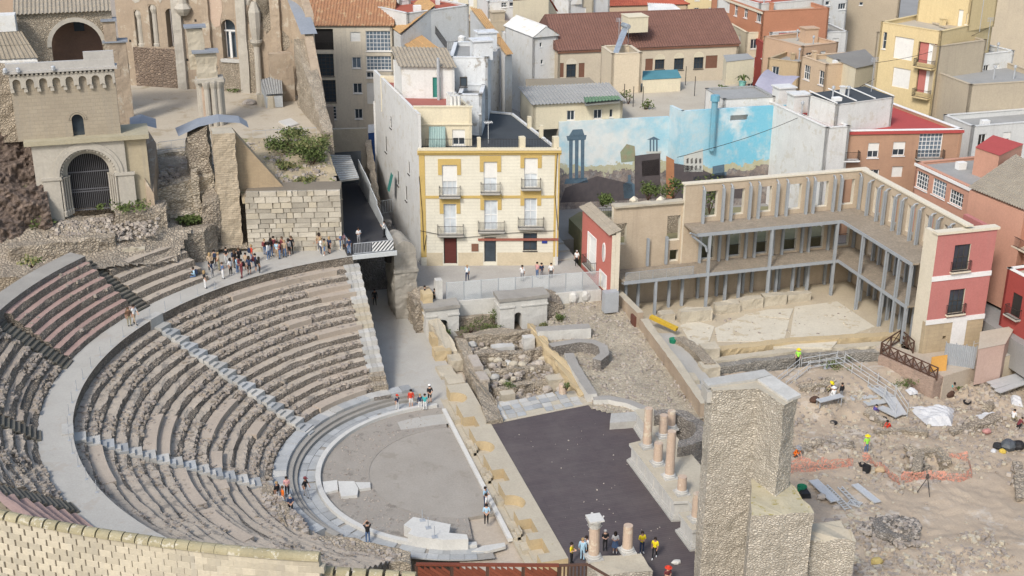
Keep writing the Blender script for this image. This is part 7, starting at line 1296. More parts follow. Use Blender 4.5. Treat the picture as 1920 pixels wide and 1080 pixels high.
# ================================================================== ramp, bridge, vault remnant
ASPH = M('asphalt', (.05, .05, .053), (.04, .04, .043), .5, 8, bump=.1); LGREY = M('light_panel', (.48, .5, .5), (.42, .44, .44), .5, 5, bump=.05, rough=.6)
b = B(); b.prism([(-4.1, 29.2), (.7, 29.4), (.9, 36), (1.0, 43), (1.5, 53), (-3.2, 53), (-4., 34)], 8.2, 8.7, 0, 0, True); struct('ramp_floor', b, ASPH)
t = thing('ramp_canopy', 'grey slatted canopy over the dark ramp', 'canopy', (-1, 46, 8.7)); b = B(); b.prism(pp([(616, 292), (657, 293), (673, 333), (637, 338)], 12.5), 12.3, 12.52, 0, 0, True); b.build('roof', M('canopy_sheet', (.32, .31, .28), (.27, .26, .24)), t)
for k in range(12):
    u = k/11; P = pp([(616, 292), (657, 293), (673, 333), (637, 338)], 12.5); a_ = (P[0][0]+(P[3][0]-P[0][0])*u, P[0][1]+(P[3][1]-P[0][1])*u); c_ = (P[1][0]+(P[2][0]-P[1][0])*u, P[1][1]+(P[2][1]-P[1][1])*u); b = B(); b.bar((*a_, 12.56), (*c_, 12.56), .12, .08); b.build('slat', LGREY, t)
b = B(); b.poly([(-3.2, 53, 8.7), (1.5, 53, 8.7), (1.5, 53, 12.5), (-3.2, 53, 12.5)]); b.build('end_panel', TAR, t)
t = thing('ramp_screen', 'pale metal panel screen along the right of the dark ramp', 'screen', (1, 40, 8.7)); pts = [(.95, 52), (.9, 47.5), (.85, 43.5), (.8, 39.5), (.75, 36)]
for i in range(4):
    p, q = pts[i], pts[i+1]; h_ = (3.2, 3.0, 2.4, 1.6)[i]; b = B(); b.hexa([(p[0], p[1]-.04, 8.6), (q[0], q[1]+.04, 8.6), (q[0]+.08, q[1]+.04, 8.6), (p[0]+.08, p[1]-.04, 8.6)]+[(p[0], p[1]-.04, 8.6+h_), (q[0], q[1]+.04, 8.6+h_-.3), (q[0]+.08, q[1]+.04, 8.6+h_-.3), (p[0]+.08, p[1]-.04, 8.6+h_)]); b.build('panel', LGREY, t)
r = B(); rail(r, [(.72, 35.8), (.6, 29.6)], 8.7, 1.1, .13, .03); tag(r.build('ramp_railing', MESHM), 'pale mesh railing at the right edge of the ramp', 'railing'); r = B(); rail(r, [(-3.9, 33.8), (-3.7, 29.4)], 8.7, 1.1, .2, .03); tag(r.build('ramp_railing', STEEL), 'short railing at the left foot of the ramp', 'railing')
t = thing('striped_barrier', 'steel barrier with white diagonal stripes at the end of the ramp', 'barrier', (-1.5, 29.2, 8.7)); A0, A1 = Vector((-3.4, 29.25, 8.72)), Vector((.6, 29.35, 8.72)); d = (A1-A0)
b = B(); b.bar(A0+Vector((0, 0, 1.1)), A1+Vector((0, 0, 1.1)), .06, .06); b.bar(A0+Vector((0, 0, .05)), A1+Vector((0, 0, .05)), .06, .06); [b.bar(A0+d*(i/26), A0+d*(i/26)+Vector((0, 0, 1.1)), .035, .035) for i in range(13)]; b.build('railing', STEEL, t)
b = B(); b.bar(A0+d*.46+Vector((0, 0, .57)), A1+Vector((0, 0, .57)), .02, 1.0); b.build('dark_panel', TAR, t); L2 = d.length*.54
for k in range(8):
    a_ = k/8*(L2+.9)-.9; pts = []
    for s, z in ((a_, 0), (a_+.2, 0), (a_+1.1, 1.), (a_+.9, 1.)): pts.append([s, z])
    pts = [[min(max(s, 0), L2), z+(min(max(s, 0), L2)-s)/.9] for s, z in pts]; b = B(); dd = d.normalized(); B0 = A0+d*.46; b.poly([B0+dd*s+Vector((0, -.02, .07+z)) for s, z in pts]); b.poly([B0+dd*s+Vector((0, -.012, .07+z)) for s, z in pts][::-1]); b.build('stripe', FRAMEW, t)
b = B(); b.prism([(-3.6, 28.95), (.9, 29.1), (.9, 29.35), (-3.6, 29.2)], 8.25, 8.68, 0, 0, True); b.build('edge_beam', LGREY, t)
VG = M('vault_concrete', (.33, .305, .26), (.24, .22, .185), .5, 5, bump=.4, streak=.5, sc=(.15, .14, .12)); t = thing('vault_remnant', 'grey remnant of a barrel vault on a pier beside the plaza', 'ruin', (2.2, 32, 1)); b = B(); k = 14
prof = [(1.15*math.cos(math.pi*i/k)*rnd.uniform(.95, 1.04), 1.3*math.sin(math.pi*i/k)) for i in range(k+1)]; P = [[(2.1+x_-.25*v, 31.2+4.2*v, 7.6+z_-.12*v+rnd.uniform(-.06, .06)) for x_, z_ in prof] for v in (0, .3, .6, 1)]; b.grid(P); [b.poly(r_) for r_ in (P[0], P[-1])]; b.build('vault', VG, t)
b = B(); rough(b, [(.95, 31.1), (3.25, 31.), (3.1, 35.4), (.9, 35.4)], -.2, 7.65, .3, .14, .05, 240); b.build('pier', VG, t); b = B(); rough(b, [(.85, 30.9), (3.4, 30.8), (3.4, 31.3), (.85, 31.4)], 5.6, 5.95, .3, .03, .03, 241); b.build('moulding', VG, t); b = B(); x_ = .9; b.lathe((.88, 33, 6.2), [(.05, 0), (.6, .02), (.6, 1.2)], 8); b.build('hole_shade', DARK, t)  # last part is a near-black solid, painting the shade of an opening
b = B(); rough(b, [(2.2, 27.2), (4.6, 27.3), (4.4, 31), (2.2, 31)], -.3, 3.6, .3, .2, .3, 242, 0, 0, .1, 2); tag(b.build('ruin_wall', RUB), 'brown rubble mass below the vault remnant', 'wall')
b = B(); rough(b, [(3.0, 27), (4., 27), (4., 28.4), (3, 28.4)], 0, 4.6, .25, .08, .1, 243); tag(b.build('stone_pillar', SANDY), 'yellow stone pillar stump beside the plaza corner', 'pillar'); b = B(); rough(b, [(4.5, 27.8), (5.2, 27.8), (5.2, 28.6), (4.5, 28.6)], 3, 5.6, .2, .04, .04, 244); tag(b.build('stone_pillar', POD), 'pale square pillar where the mesh fence starts', 'pillar')
# dark wall under the bridge closing the passage
b = B(); rough(b, [(-3.1, 39.5), (2.3, 39.5), (2.3, 40.5), (-3.1, 40.5)], -.3, 8.2, .5, .15, .1, 245); tag(b.build('passage_end_wall', RUBG), 'dark end wall under the ramp', 'wall'); b = B(); b.box((-4.4, 29.4, -.3), (-3.1, 40, 8.2)); tag(b.build('passage_flank', RUBG), 'dark flank wall under the ramp', 'wall')
# lane left of the red house, garden behind brick wall
b = B()
for k in range(8): b.box((19.9, 36+k*2.1, 3.2), (22.2, 38.2+k*2.1, 3.4+.17*k))
struct('lane_steps', b, CONC); b = B(); b.prism([(24, 31), (51, 30.5), (51, 35.5), (49, 42), (26, 46), (24, 44)], -.3, 5.2); struct('garden', b, M('garden_soil', (.22, .2, .12), (.15, .15, .07), .5, 6, bump=.4))
t = thing('garden_fence', 'iron fence with capped pillars in front of the mural', 'fence', (28, 34, 6)); zf = 8.6
for i, px_ in enumerate((1188, 1238, 1292)): x, y = at(px_, 385, zf); b = B(); b.box((x-.35, y-.35, 5), (x+.35, y+.35, zf+.6)); b.lathe((x, y, zf+.6), [(.55, 0), (.5, .15), (.1, .45)], 4); b.build('pillar', REV, t)
r = B(); rail(r, [at(1115, 392, zf), at(1188, 388, zf), at(1238, 385, zf), at(1292, 380, zf)], zf-1.2, 1.2, .2); r.build('bars', IRON, t); b = B(); P = [at(1115, 392, zf), at(1292, 380, zf)]; b.prism(seg(*P, .4), 3, zf-1.1); b.build('base_wall', RUBP, t)
for px_, py_, z, w_, h_, lab in ((1215, 375, 7.2, 2.6, 2.4, 'leafy garden shrub behind the iron fence'), (1262, 372, 7.2, 2.6, 2.2, 'garden shrub right of the fence pillar'), (1130, 385, 7, 2.2, 1.2, 'low yellowish garden weeds before the mural'), (1330, 400, 6, 3., 5., 'dark tree foliage seen through the first portico opening')): bush(*at(px_, py_, z), z, w_, h_, lab, n=420, sz=.36)
# ================================================================== excavation
DIG = M('dig_soil', (.385, .315, .238), (.295, .238, .178), .22, 6, bump=.6, patch=.3, pcol=(.41, .36, .3)); ZD = -2.
pits = [((*at(1745, 872, ZD),), 2.6, .9), ((*at(1540, 770, ZD),), 2.2, -.5), ((*at(1590, 790, ZD),), 1.4, .5), ((*at(1640, 1045, ZD),), 1.6, .6), ((*at(1690, 855, ZD),), 1.8, -.4), ((*at(1860, 740, ZD),), 4, -.7), ((*at(1900, 1050, ZD),), 5, -.5), ((*at(1560, 840, ZD),), 2.2, -.35), ((*at(1780, 745, ZD),), 1.6, .5)]
def zdig(x, y):
    z = ZD+max(0, min(1.4, (y-2)*.22))*(1 if x < 46 else .4)
    for (cx, cy), r_, d_ in pits:
        q = math.hypot(x-cx, y-cy)/r_
        if q < 1: z -= d_*(1-q*q)**1.5
    return z
dig = [(17.5, -45), (62, -45), (62, 8), (51, 8.6), (47.5, 10.6), (28, 12), (22.6, 11), (22.2, 2), (18, 1.6)]
b = bumpy(dig, zdig, .25, .14, 301, fr=.55); struct('dig_ground', b, DIG)
b = B(); scatter(b, dig, zdig, 1800, .04, .24, 0, 3); scatter(b, pp([(1480, 740), (1920, 700), (1920, 860), (1700, 930), (1480, 900)], ZD), zdig, 4200, .05, .4, 0, 3); scatter(b, pp([(1560, 960), (1640, 940), (1720, 1080), (1600, 1080)], ZD), zdig, 900, .05, .5, 0, 3); scatter(b, pp([(1720, 1020), (1850, 990), (1920, 1080), (1720, 1080)], ZD), zdig, 700, .05, .4, 0, 3); tag(b.build('stone_litter', [CHIP, SANDG, EARTH], kind='stuff'), 'loose stones scattered over the excavation', 'stones')
gz = lambda px_, py_: (lambda p: (p[0], p[1], zdig(*p)))(at(px_, py_, ZD))
# low excavated walls
wl_ = [([(1488, 845), (1540, 838), (1600, 842)], 'rubble footing behind the left orange netting'), ([(1700, 850), (1722, 868), (1715, 895)], 'left rubble edge of the round pit'), ([(1722, 850), (1760, 848), (1775, 870)], 'far rubble edge of the round pit'), ([(1735, 865), (1745, 890)], 'stone tongue splitting the round pit'), ([(1495, 752), (1540, 748), (1560, 740)], 'low stones behind the work bench'), ([(1640, 815), (1690, 812), (1740, 818)], 'low stone line in the middle of the dig'), ([(1780, 815), (1840, 800), (1870, 790)], 'stone line beside the small tarp'), ([(1850, 770), (1880, 740), (1920, 735)], 'rubble bank at the right edge of the dig'), ([(1625, 780), (1660, 800)], 'short rubble line near the red worker'), ([(1905, 870), (1915, 940)], 'rubble strip at the lower right edge')]
for i, (pts, lab) in enumerate(wl_):
    P = pp(pts, ZD); zz = zdig(*P[0]); t = thing('excavated_wall', lab, 'wall', (*P[0], zz)); n_ = len(P); Lf, Rt = [], []
    for k, p in enumerate(P):
        a = P[max(0, k-1)]; c = P[min(n_-1, k+1)]; dx, dy = c[0]-a[0], c[1]-a[1]; l = math.hypot(dx, dy); Lf.append((p[0]-dy/l*.4, p[1]+dx/l*.4)); Rt.append((p[0]+dy/l*.4, p[1]-dx/l*.4))
    b = B(); rough(b, Lf+Rt[::-1], zz-1, zz+.45, .25, .18, .3, 310+i, 0, 0, .16, 1.6); b.build('core', RUBP if i % 3 else RUB, t); b = B()
    for k in range(n_-1):
        for _ in range(int(math.dist(P[k], P[k+1])*5)): u = rnd.random(); x, y = P[k][0]+(P[k+1][0]-P[k][0])*u+rnd.gauss(0, .45), P[k][1]+(P[k+1][1]-P[k][1])*u+rnd.gauss(0, .45); s = rnd.uniform(.12, .5); b.rock((x, y, max(zdig(x, y)+s*.2, zz+.2)), s, rnd.randrange(2))
    b.build('loose_stones', [CHIP2, CHIP], t, 'stuff')
# retaining walls on the far side
b = B(); rough(b, [(24.3, 9.5), (28, 12.), (38, 12.4), (46.5, 11.), (46.9, 11.8), (38, 13.3), (27.6, 13), (23.6, 10.5)], -2.6, .1, .3, .1, .12, 330, 0, 0, .1, 2); tag(b.build('retaining_wall', MR('grey_retaining', (.34, .32, .28), (.27, .25, .22), 3.5, (.24, .22, .19), 1.2, moss=.66)), 'grey weedy retaining wall below the portico court', 'wall')
r0, r1 = at(1648, 664, .5), at(1753, 708, .5)
b = B(); rough(b, [r0, r1, (r1[0]+1.6, r1[1]+.5), (r0[0]+1.8, r0[1]+.6)], -2.6, [.4, .3, .3, .4], .3, .05, .03, 331); tag(b.build('ramp_wall', MR('pinkish_brick', (.38, .27, .21), (.31, .23, .18), 4.5, (.33, .26, .21), 1.8, .4)), 'pinkish brick retaining wall under the timber railing', 'wall')
def xrail(label, p, q, z0, z1, n_):
    t = thing('timber_railing', label, 'railing', (*p, z0)); P = lambda u, h: Vector((p[0]+(q[0]-p[0])*u, p[1]+(q[1]-p[1])*u, z0+(z1-z0)*u+h))
    for i in range(n_+1): b = B(); b.bar(P(i/n_, -.1), P(i/n_, 1.2), .12, .12); b.build('post', DKW, t)
    for i in range(n_): b = B(); b.bar(P(i/n_, .1), P((i+1)/n_, 1.1), .07, .09); b.bar(P(i/n_, 1.1), P((i+1)/n_, .1), .09, .07); b.build('cross_brace', DKW, t)
    for h in (.1, 1.18): b = B(); b.bar(P(0, h), P(1, h), .1, .1); b.build('rail', DKW, t)
xrail('dark timber railing with crossed braces along the brick ramp', (r0[0]+.3, r0[1]+.1), (r1[0]+.2, r1[1]), .4, .3, 7)
s0, s1 = at(1688, 637, .6), at(1712, 658, .6); xrail('short dark timber railing beside the pink end house', s0, s1, .5, .45, 2); xrail('back return of the dark timber railing', (r0[0]+.3, r0[1]+.2), s0, .45, .5, 2)
b = B(); b.prism([(45.5, 11.8), (r0[0]+1.2, r0[1]+.3), (r1[0]+1.2, r1[1]+.3), (r1[0]+8, r1[1]+2), (57, 9), (49, 9.3), (47, 12.6)], -2.6, .35); struct('ramp_ground', b, DUST)
f0, f1 = at(1769, 682, .4), at(1826, 690, .4); t = thing('sheet_fence', 'grey corrugated sheet fence right of the pink end house', 'fence', (*f0, .3)); L, e, n = frm(f0, f1); b = B(); b.grid([[(*vxy(f0, e, L*i/60, n, .05*math.sin(i*1.57)), z) for i in range(61)] for z in (.3, 2.6)]); b.build('sheet', STEEL, t)
for k in range(4): b = B(); x, y = vxy(f0, e, L*k/3, n, -.1); b.bar((x, y, .3), (x, y, 2.7), .07, .07); b.build('post', STEEL, t)
x, y = at(1757, 690, .5); b = B(); b.hexa([(x-.9, y-.3, .35), (x+.7, y-.5, .35), (x+.7, y-.4, .35), (x-.9, y-.2, .35), (x-.7, y, 1.7), (x+.9, y-.1, 1.8), (x+.9, y, 1.8), (x-.7, y+.1, 1.7)]); tag(b.build('orange_board', M('orange_ply', (.5, .27, .07), (.42, .22, .06))), 'leaning orange plywood board beside the timber railing', 'board')
odd('low pinkish shed with orange doorway at the right edge', [(1834, 655), (1885, 645), (1905, 610), (1838, 622)], [2.8, 2.8, 3, 3], M('shed_pink', (.45, .33, .28), (.4, .29, .25)), SANDRF, -1, tile=False, name='shed', cat='shed')
odd('flat concrete strip roof along the right edge of the dig', [(1835, 678), (1925, 660), (1925, 645), (1835, 662)], [.9, .9, 1, 1], TAN, CONC, -2.4, tile=False, name='concrete_strip', cat='wall')
# aluminium gangway
ALU = M('aluminium', (.52, .53, .53), (.45, .46, .46), .8, 6, bump=.05, rough=.45, metal=.3); pts = [Vector((*at(x, y, z), z)) for x, y, z in ((1462, 732, -1.2), (1508, 694, -.7), (1575, 683, -.7), (1668, 745, -1.1), (1690, 778, -1.6))]; t = thing('gangway', 'aluminium scaffold gangway bent around the far side of the dig', 'gangway', pts[0])
for i in range(4):
    p, q = pts[i], pts[i+1]; b = B(); b.bar(p, q, 1.15, .1); b.build('deck', ALU, t); d = (q-p).normalized(); sd_ = Vector((-d.y, d.x, 0)).normalized()*.58; k = max(1, int((q-p).length/1.9))
    for sg in (-1, 1):
        for h in (.5, 1.0): b = B(); b.tube([p+sd_*sg+Vector((0, 0, h)), q+sd_*sg+Vector((0, 0, h))], .035, 5); b.build('rail', ALU, t)
        for j in range(k+1): a = p.lerp(q, j/k)+sd_*sg; b = B(); b.tube([Vector((a.x, a.y, -2.3)), a+Vector((0, 0, 1.25))], .035, 5); b.build('post', ALU, t)
for i, (poly, z) in enumerate((([(1592, 742), (1655, 735), (1660, 742), (1598, 750)], -1.3), ([(1618, 752), (1668, 745), (1676, 752), (1628, 760)], -1.35), ([(1655, 760), (1695, 775), (1680, 782), (1645, 765)], -1.5))): b = B(); b.prism(pp(poly, z), z-.1, z, 0, 0, True); b.build('landing_board', ALU, t)
for i, (x0, y0_, x1, y1_) in enumerate(((1855, 720, 1925, 700), (1862, 727, 1925, 708), (1870, 735, 1925, 716))):
    p, q = at(x0, y0_, -.8), at(x1, y1_, -.8); b = B(); b.bar((*p, -.75), (*q, -.75), .7, .1); tag(b.build('scaffold_board', ALU), ['uppermost grey scaffold board at the right edge', 'middle grey scaffold board at the right edge', 'lowest grey scaffold board at the right edge'][i], 'board', 'scaffold boards at the right edge')
t = thing('scaffold', 'tubular scaffold standing at the right edge of the dig', 'scaffold', (*at(1835, 700, -2), -2)); x, y = at(1832, 712, -2)
for i in range(4):
    for j in range(2): b = B(); b.tube([(x+i*1.6, y+j*1.3+.2*i, -2.2), (x+i*1.6, y+j*1.3+.2*i, 1.6)], .04, 5); b.build('upright', ALU, t)
for z in (-.9, .2, 1.3):
    for j in range(2): b = B(); b.tube([(x, y+j*1.3, z), (x+4.8, y+j*1.3+.6, z)], .035, 5); b.build('ledger', ALU, t)
# tarps
TARP = M('white_tarp', (.47, .475, .48), (.39, .39, .4), 1.2, 6, bump=.3, rough=.5)
def tarp(label, pts, mt=None, hgt=.5, nm='tarp', cat='tarp', seed=1):
    P = [np.array(gz(*p)) for p in pts]; b = B(); G = []
    for v in np.linspace(0, 1, 16):
        row = []
        for u in np.linspace(0, 1, 20):
            q = (P[0]*(1-u)+P[1]*u)*(1-v)+(P[3]*(1-u)+P[2]*u)*v; w_ = vn(np.array([[q[0]*1.0, q[1]*1.0, seed]]), 1.1, seed)[0]; edge = min(u, 1-u, v, 1-v)*6
            row.append((q[0], q[1], zdig(q[0], q[1])+.05+hgt*w_*min(1, edge)+.18*abs(math.sin(q[0]*5+q[1]*3))*min(1, edge)))
        G.append(row)
    b.grid(G); o = tag(b.build(nm, mt or TARP), label, cat); return o
tarp('large white tarp draped over a trench', [(1704, 768), (1740, 800), (1785, 800), (1790, 766)], None, .9, seed=4); tarp('smaller white sheet right of the large tarp', [(1828, 780), (1850, 795), (1876, 793), (1868, 777)], None, .4, seed=5); tarp('crumpled white plastic at the far right of the dig', [(1892, 752), (1896, 764), (1918, 766), (1914, 753)], None, .4, seed=6); tarp('pale plastic sheet near the gangway end', [(1695, 745), (1705, 752), (1728, 748), (1715, 742)], None, .2, seed=7)
NET = M('orange_net', (.42, .17, .11), (.36, .2, .15), 2, 7, bump=.3)
NETM = N('orange_netting'); tr_ = NETM.new('BsdfTransparent'); mx_ = NETM.new('MixShader'); NETM.link(NETM.ramp(NETM.noise(5, 4, .7), .4, .6), mx_.inputs[0]); NETM.link(tr_.outputs[0], mx_.inputs[1]); NETM.link(NETM.b.outputs[0], mx_.inputs[2]); NETM.link(mx_.outputs[0], NETM.t.nodes['Material Output'].inputs[0]); NETM = NETM.done((.45, .2, .14), .8)
def net(label, line, hgt):
    P = [np.array(gz(*p)) for p in line]; t_ = np.linspace(0, len(P)-1, 40); G = []
    for h in (0, .3, .6, 1):
        row = []
        for s in t_:
            i = min(len(P)-2, int(s)); q = P[i]+(P[i+1]-P[i])*(s-i); w_ = vn(np.array([[q[0], q[1], h*2]]), 1.4, 9)[0]; row.append((q[0]+(w_-.5)*.6*h, q[1]+(w_-.5)*.6*h+.3*h, zdig(q[0], q[1])-.05+hgt*h*(.6+.6*w_)))
        G.append(row)
    b = B(); b.grid(G); tag(b.build('orange_netting', NETM), label, 'netting')
net('orange safety netting beside the tower', [(1482, 890), (1530, 885), (1600, 876)], 1.2); net('orange netting folded along the path to the pit', [(1618, 862), (1650, 880), (1688, 912)], .7); net('orange netting around the right side of the pit', [(1690, 905), (1740, 900), (1800, 905), (1824, 895), (1815, 868), (1780, 858)], .8)
# heap of stones, sheets and tools
hx_, hy_ = at(1678, 1000, ZD); t = thing('stone_heap', 'big heap of grey stones in the lower dig', 'rubble', (hx_, hy_, ZD)); b = B(); scatter(b, [(hx_+2.8*math.cos(a)*(.8+.3*math.sin(3*a)), hy_+2.3*math.sin(a)) for a in np.linspace(0, 6.2, 20)], lambda x, y: zdig(x, y)+.9*max(0, 1-math.hypot(x-hx_, y-hy_)/2.8), 900, .1, .42, 0, 3); b.build('stones', [CHIP, CHIP2, RUBG], t, 'stuff')
b = B(); rough(b, [(hx_+1.9*math.cos(a), hy_+1.5*math.sin(a)) for a in np.linspace(0, 5.8, 12)], ZD-.4, ZD+.55, .3, .3, .3, 340); b.build('core', RUBG, t)
def ladder(label, p, q, w_, rungs, solid=False, nm='ladder', grp=None):
    a, c = Vector(gz(*p)), Vector(gz(*q)); a.z += .25; c.z += .25; d = (c-a).normalized(); sd_ = Vector((-d.y, d.x, 0))*w_/2; t = thing(nm, label, nm.split('_')[-1], a, grp)
    if solid: b = B(); b.bar(a, c, w_, .08); b.build('board', ALU, t)
    for sg in (-1, 1): b = B(); b.bar(a+sd_*sg, c+sd_*sg, .07, .12); b.build('rail', ALU, t)
    for i in range(rungs): m_ = a.lerp(c, (i+.5)/rungs); b = B(); b.bar(m_-sd_, m_+sd_, .06, .06); b.build('rung', ALU, t)
ladder('thick aluminium scaffold frame lying left of the tools', (1524, 905), (1566, 945), .8, 9, True, 'ladder_stack'); ladder('long aluminium ladder pointing at the stone heap', (1545, 915), (1590, 960), .55, 12, False); ladder('narrow tube bundle lying right of the ladder', (1574, 918), (1608, 952), .4, 6); ladder('single grey plank right of the tube bundle', (1602, 913), (1645, 947), .6, 2, True, 'scaffold_plank'); ladder('short grid of tubes near the plank', (1590, 945), (1614, 952), .7, 7)
def pot(px_, py_, r_, h_, mt, lab, nm='bucket'): x, y, z = gz(px_, py_); b = B(); b.lathe((x, y, z-.05), [(r_*.8, 0), (r_, h_), (r_*.9, h_), (r_*.72, .1)], 12); tag(b.build(nm, mt), lab, nm)
BLACK = M('black_rubber', (.025, .025, .027), bump=0, rough=.6); pot(1503, 922, .42, .6, M('green_plastic', (.02, .2, .11), bump=0), 'green plastic tub beside the tower'); pot(1624, 884, .38, .6, BLACK, 'black rubber bucket below the green vest worker'); pot(1617, 873, .32, .25, BLACK, 'shallow black basket behind the rubber bucket'); pot(1655, 787, .4, .25, BLACK, 'grey basin beside the red worker'); pot(1813, 757, .4, .2, BLACK, 'black basin in the upper right dig'); pot(1563, 795, .35, .2, BLACK, 'dark basin on the sand before the bench')
x, y, z = gz(1509, 930); b = B(); b.rock((x, y, z+.2), (1.2, .8, .5)); tag(b.build('dark_bag', BLACK), 'dark sack lying before the green tub', 'bag')
x, y, z = gz(1888, 845); t = thing('bag_pile', 'pile of dark plastic bags with a yellow one at the right edge', 'bag', (x, y, z))
for i, (dx, dy, s, mt) in enumerate(((.2, .2, 1.5, M('dark_plastic', (.08, .09, .1), (.05, .055, .06), 2, 8, bump=.4, rough=.4)), (1.2, .1, 1.2, BLACK), (-.6, .5, 1.0, BLACK), (-.7, -.3, .7, M('yellow_bag', (.5, .36, .07))), (-1.4, .0, .6, TARP))): b = B(); b.boulder((x+dx, y+dy, z+s*.25), (s, s*.9, s*.7)); b.build('bag', mt, t)
x, y, z = gz(1735, 925); t = thing('survey_tripod', 'dark survey tripod standing by the pit netting', 'tripod', (x, y, z))
for k in range(3): a = k*2.1+.5; b = B(); b.tube([(x+.65*math.cos(a), y+.65*math.sin(a), z), (x, y, z+1.5)], .035, 5); b.build('leg', FRAMED, t)
b = B(); b.lathe((x, y, z+1.45), [(.14, 0), (.14, .15), (.09, .35)], 8); b.build('head', FRAMED, t)
t = thing('work_bench', 'grey trestle bench with the white clad worker', 'bench', gz(1550, 775)); x, y, z = gz(1552, 776); b = B(); b.bar((x-1.3, y-.3, z+.75), (x+1.4, y+.2, z+.75), .7, .07); b.build('top', ALU, t)
for dx in (-1.1, 1.1): b = B(); b.bar((x+dx, y-.3, z), (x+dx, y-.3, z+.75), .06, .06); b.bar((x+dx, y+.25, z), (x+dx, y+.25, z+.75), .06, .06); b.build('leg', STEEL, t)
for i, (px_, py_, s, mt, lab) in enumerate(((1525, 772, 1.1, DKW, 'dark rubbish heap left of the bench'), (1650, 885, 1.0, M('cardboard', (.42, .31, .19)), 'cardboard box beside the netting'), (1645, 1045, 1.1, M('yellow_crate', (.42, .33, .13)), 'yellowish broken crate near the bottom edge'), (1540, 935, .9, CHIP2, 'rounded pale stone left of the ladders'), (1568, 955, .8, CHIP2, 'smaller pale stone below the ladders'), (1555, 985, 1.2, CHIP, 'grey boulder beside the stepped wall'), (1545, 1000, .9, CHIP, 'second grey boulder beside the stepped wall'), (1850, 812, .9, M('pink_cloth', (.4, .2, .18)), 'pinkish cloth bundle on the bare earth'), (1778, 740, 1.4, DKW, 'brown brushwood heap in the upper dig'), (1640, 1030, .6, CHIP2, 'small pale stone near the yellow crate'))):
    x, y, z = gz(px_, py_); b = B(); b.boulder((x, y, z+s*.2), (s, s*.75, s*.55)); tag(b.build('bundle' if 'cloth' in lab else ('box' if 'box' in lab or 'crate' in lab else ('heap' if 'heap' in lab else 'boulder')), mt), lab, 'box' if 'box' in lab or 'crate' in lab else 'stone' if 'stone' in lab or 'boulder' in lab else 'heap')
for px_, py_, w_, h_, lab in ((1700, 740, 2.2, .7, 'green weeds below the brick ramp wall'), (1560, 712, 3., .5, 'weeds inside the gangway loop'), (1790, 735, 1.2, .4, 'small weeds near the brushwood')): x, y, z = gz(px_, py_); bush(x, y, z, w_, h_, lab, LEAF, 220)
x, y = at(1245, 612, 1.2); t = thing('yellow_trough', 'yellow plastic chute lying at the portico corner', 'chute', (x, y, 1)); b = B(); b.bar((x-1, y+1.2, 1.9), (x+.9, y-1.2, 1.3), .5, .35); b.build('chute', M('yellow_plastic', (.55, .36, .04)), t)
x, y = at(1262, 642, 1); b = B(); b.lathe((x, y, .9), [(.35, 0), (.42, .5), (.3, .5)], 10); tag(b.build('green_tub', M('green_plastic', (.02, .2, .11))), 'green tub below the yellow chute', 'tub'); x, y = at(1145, 575, 2.5); b = B(); b.box((x-.8, y-.4, 2), (x+.7, y+.5, 4.2)); tag(b.build('grey_cabinet', STEEL), 'grey metal cabinet beside the yard wall', 'cabinet')
for px_, py_, lab in ((1075, 565, 'white marble fragment left of the tripod blocks'), (1098, 562, 'pale marble fragment at the head of the yard')): x, y = at(px_, py_, 2.3); b = B(); b.boulder((x, y, 2.7), (1.1, .8, 1.2)); tag(b.build('marble_fragment', WHITE), lab, 'stone')
x, y = at(1268, 1056, 1.1); b = B(); b.boulder((x, y, 1.2), (.75, .45, .3)); tag(b.build('white_bag', WHITE), 'white bag lying on the dark stage floor', 'bag')
# ================================================================== people
def template(name, J, E, root='pel'):
    """J joint -> (x, y, z, radius, slot); facing -y. Skin modifier grown to one continuous body"""
    ks = list(J); me = bpy.data.meshes.new(name); me.from_pydata([J[k][:3] for k in ks], [(ks.index(a), ks.index(c)) for a, c in E], []); o = bpy.data.objects.new(name, me); COL.objects.link(o)
    o.modifiers.new('s', 'SKIN'); sub = o.modifiers.new('d', 'SUBSURF'); sub.levels = 1; sub.render_levels = 1
    for i, k in enumerate(ks): sv = me.skin_vertices[0].data[i]; sv.radius = (J[k][3], J[k][3]*(.72 if k in ('chest', 'belly', 'pel') else 1)); sv.use_root = k == root
    dg = bpy.context.evaluated_depsgraph_get(); ev = o.evaluated_get(dg); m2 = bpy.data.meshes.new_from_object(ev); bpy.data.objects.remove(o); m2.name = name
    m2.materials.clear()
    for i in range(6): m2.materials.append(None)
    segs = [(np.array(J[a][:3]), np.array(J[c][:3]), J[c][4]) for a, c in E]
    for p in m2.polygons:
        c = np.array(p.center); best = 9; s = 0
        for a, d, k in segs:
            t = np.clip(np.dot(c-a, d-a)/max(1e-9, np.dot(d-a, d-a)), 0, 1); q = np.linalg.norm(a+(d-a)*t-c)
            if q < best: best = q; s = k
        p.material_index = s; p.use_smooth = True
    return m2
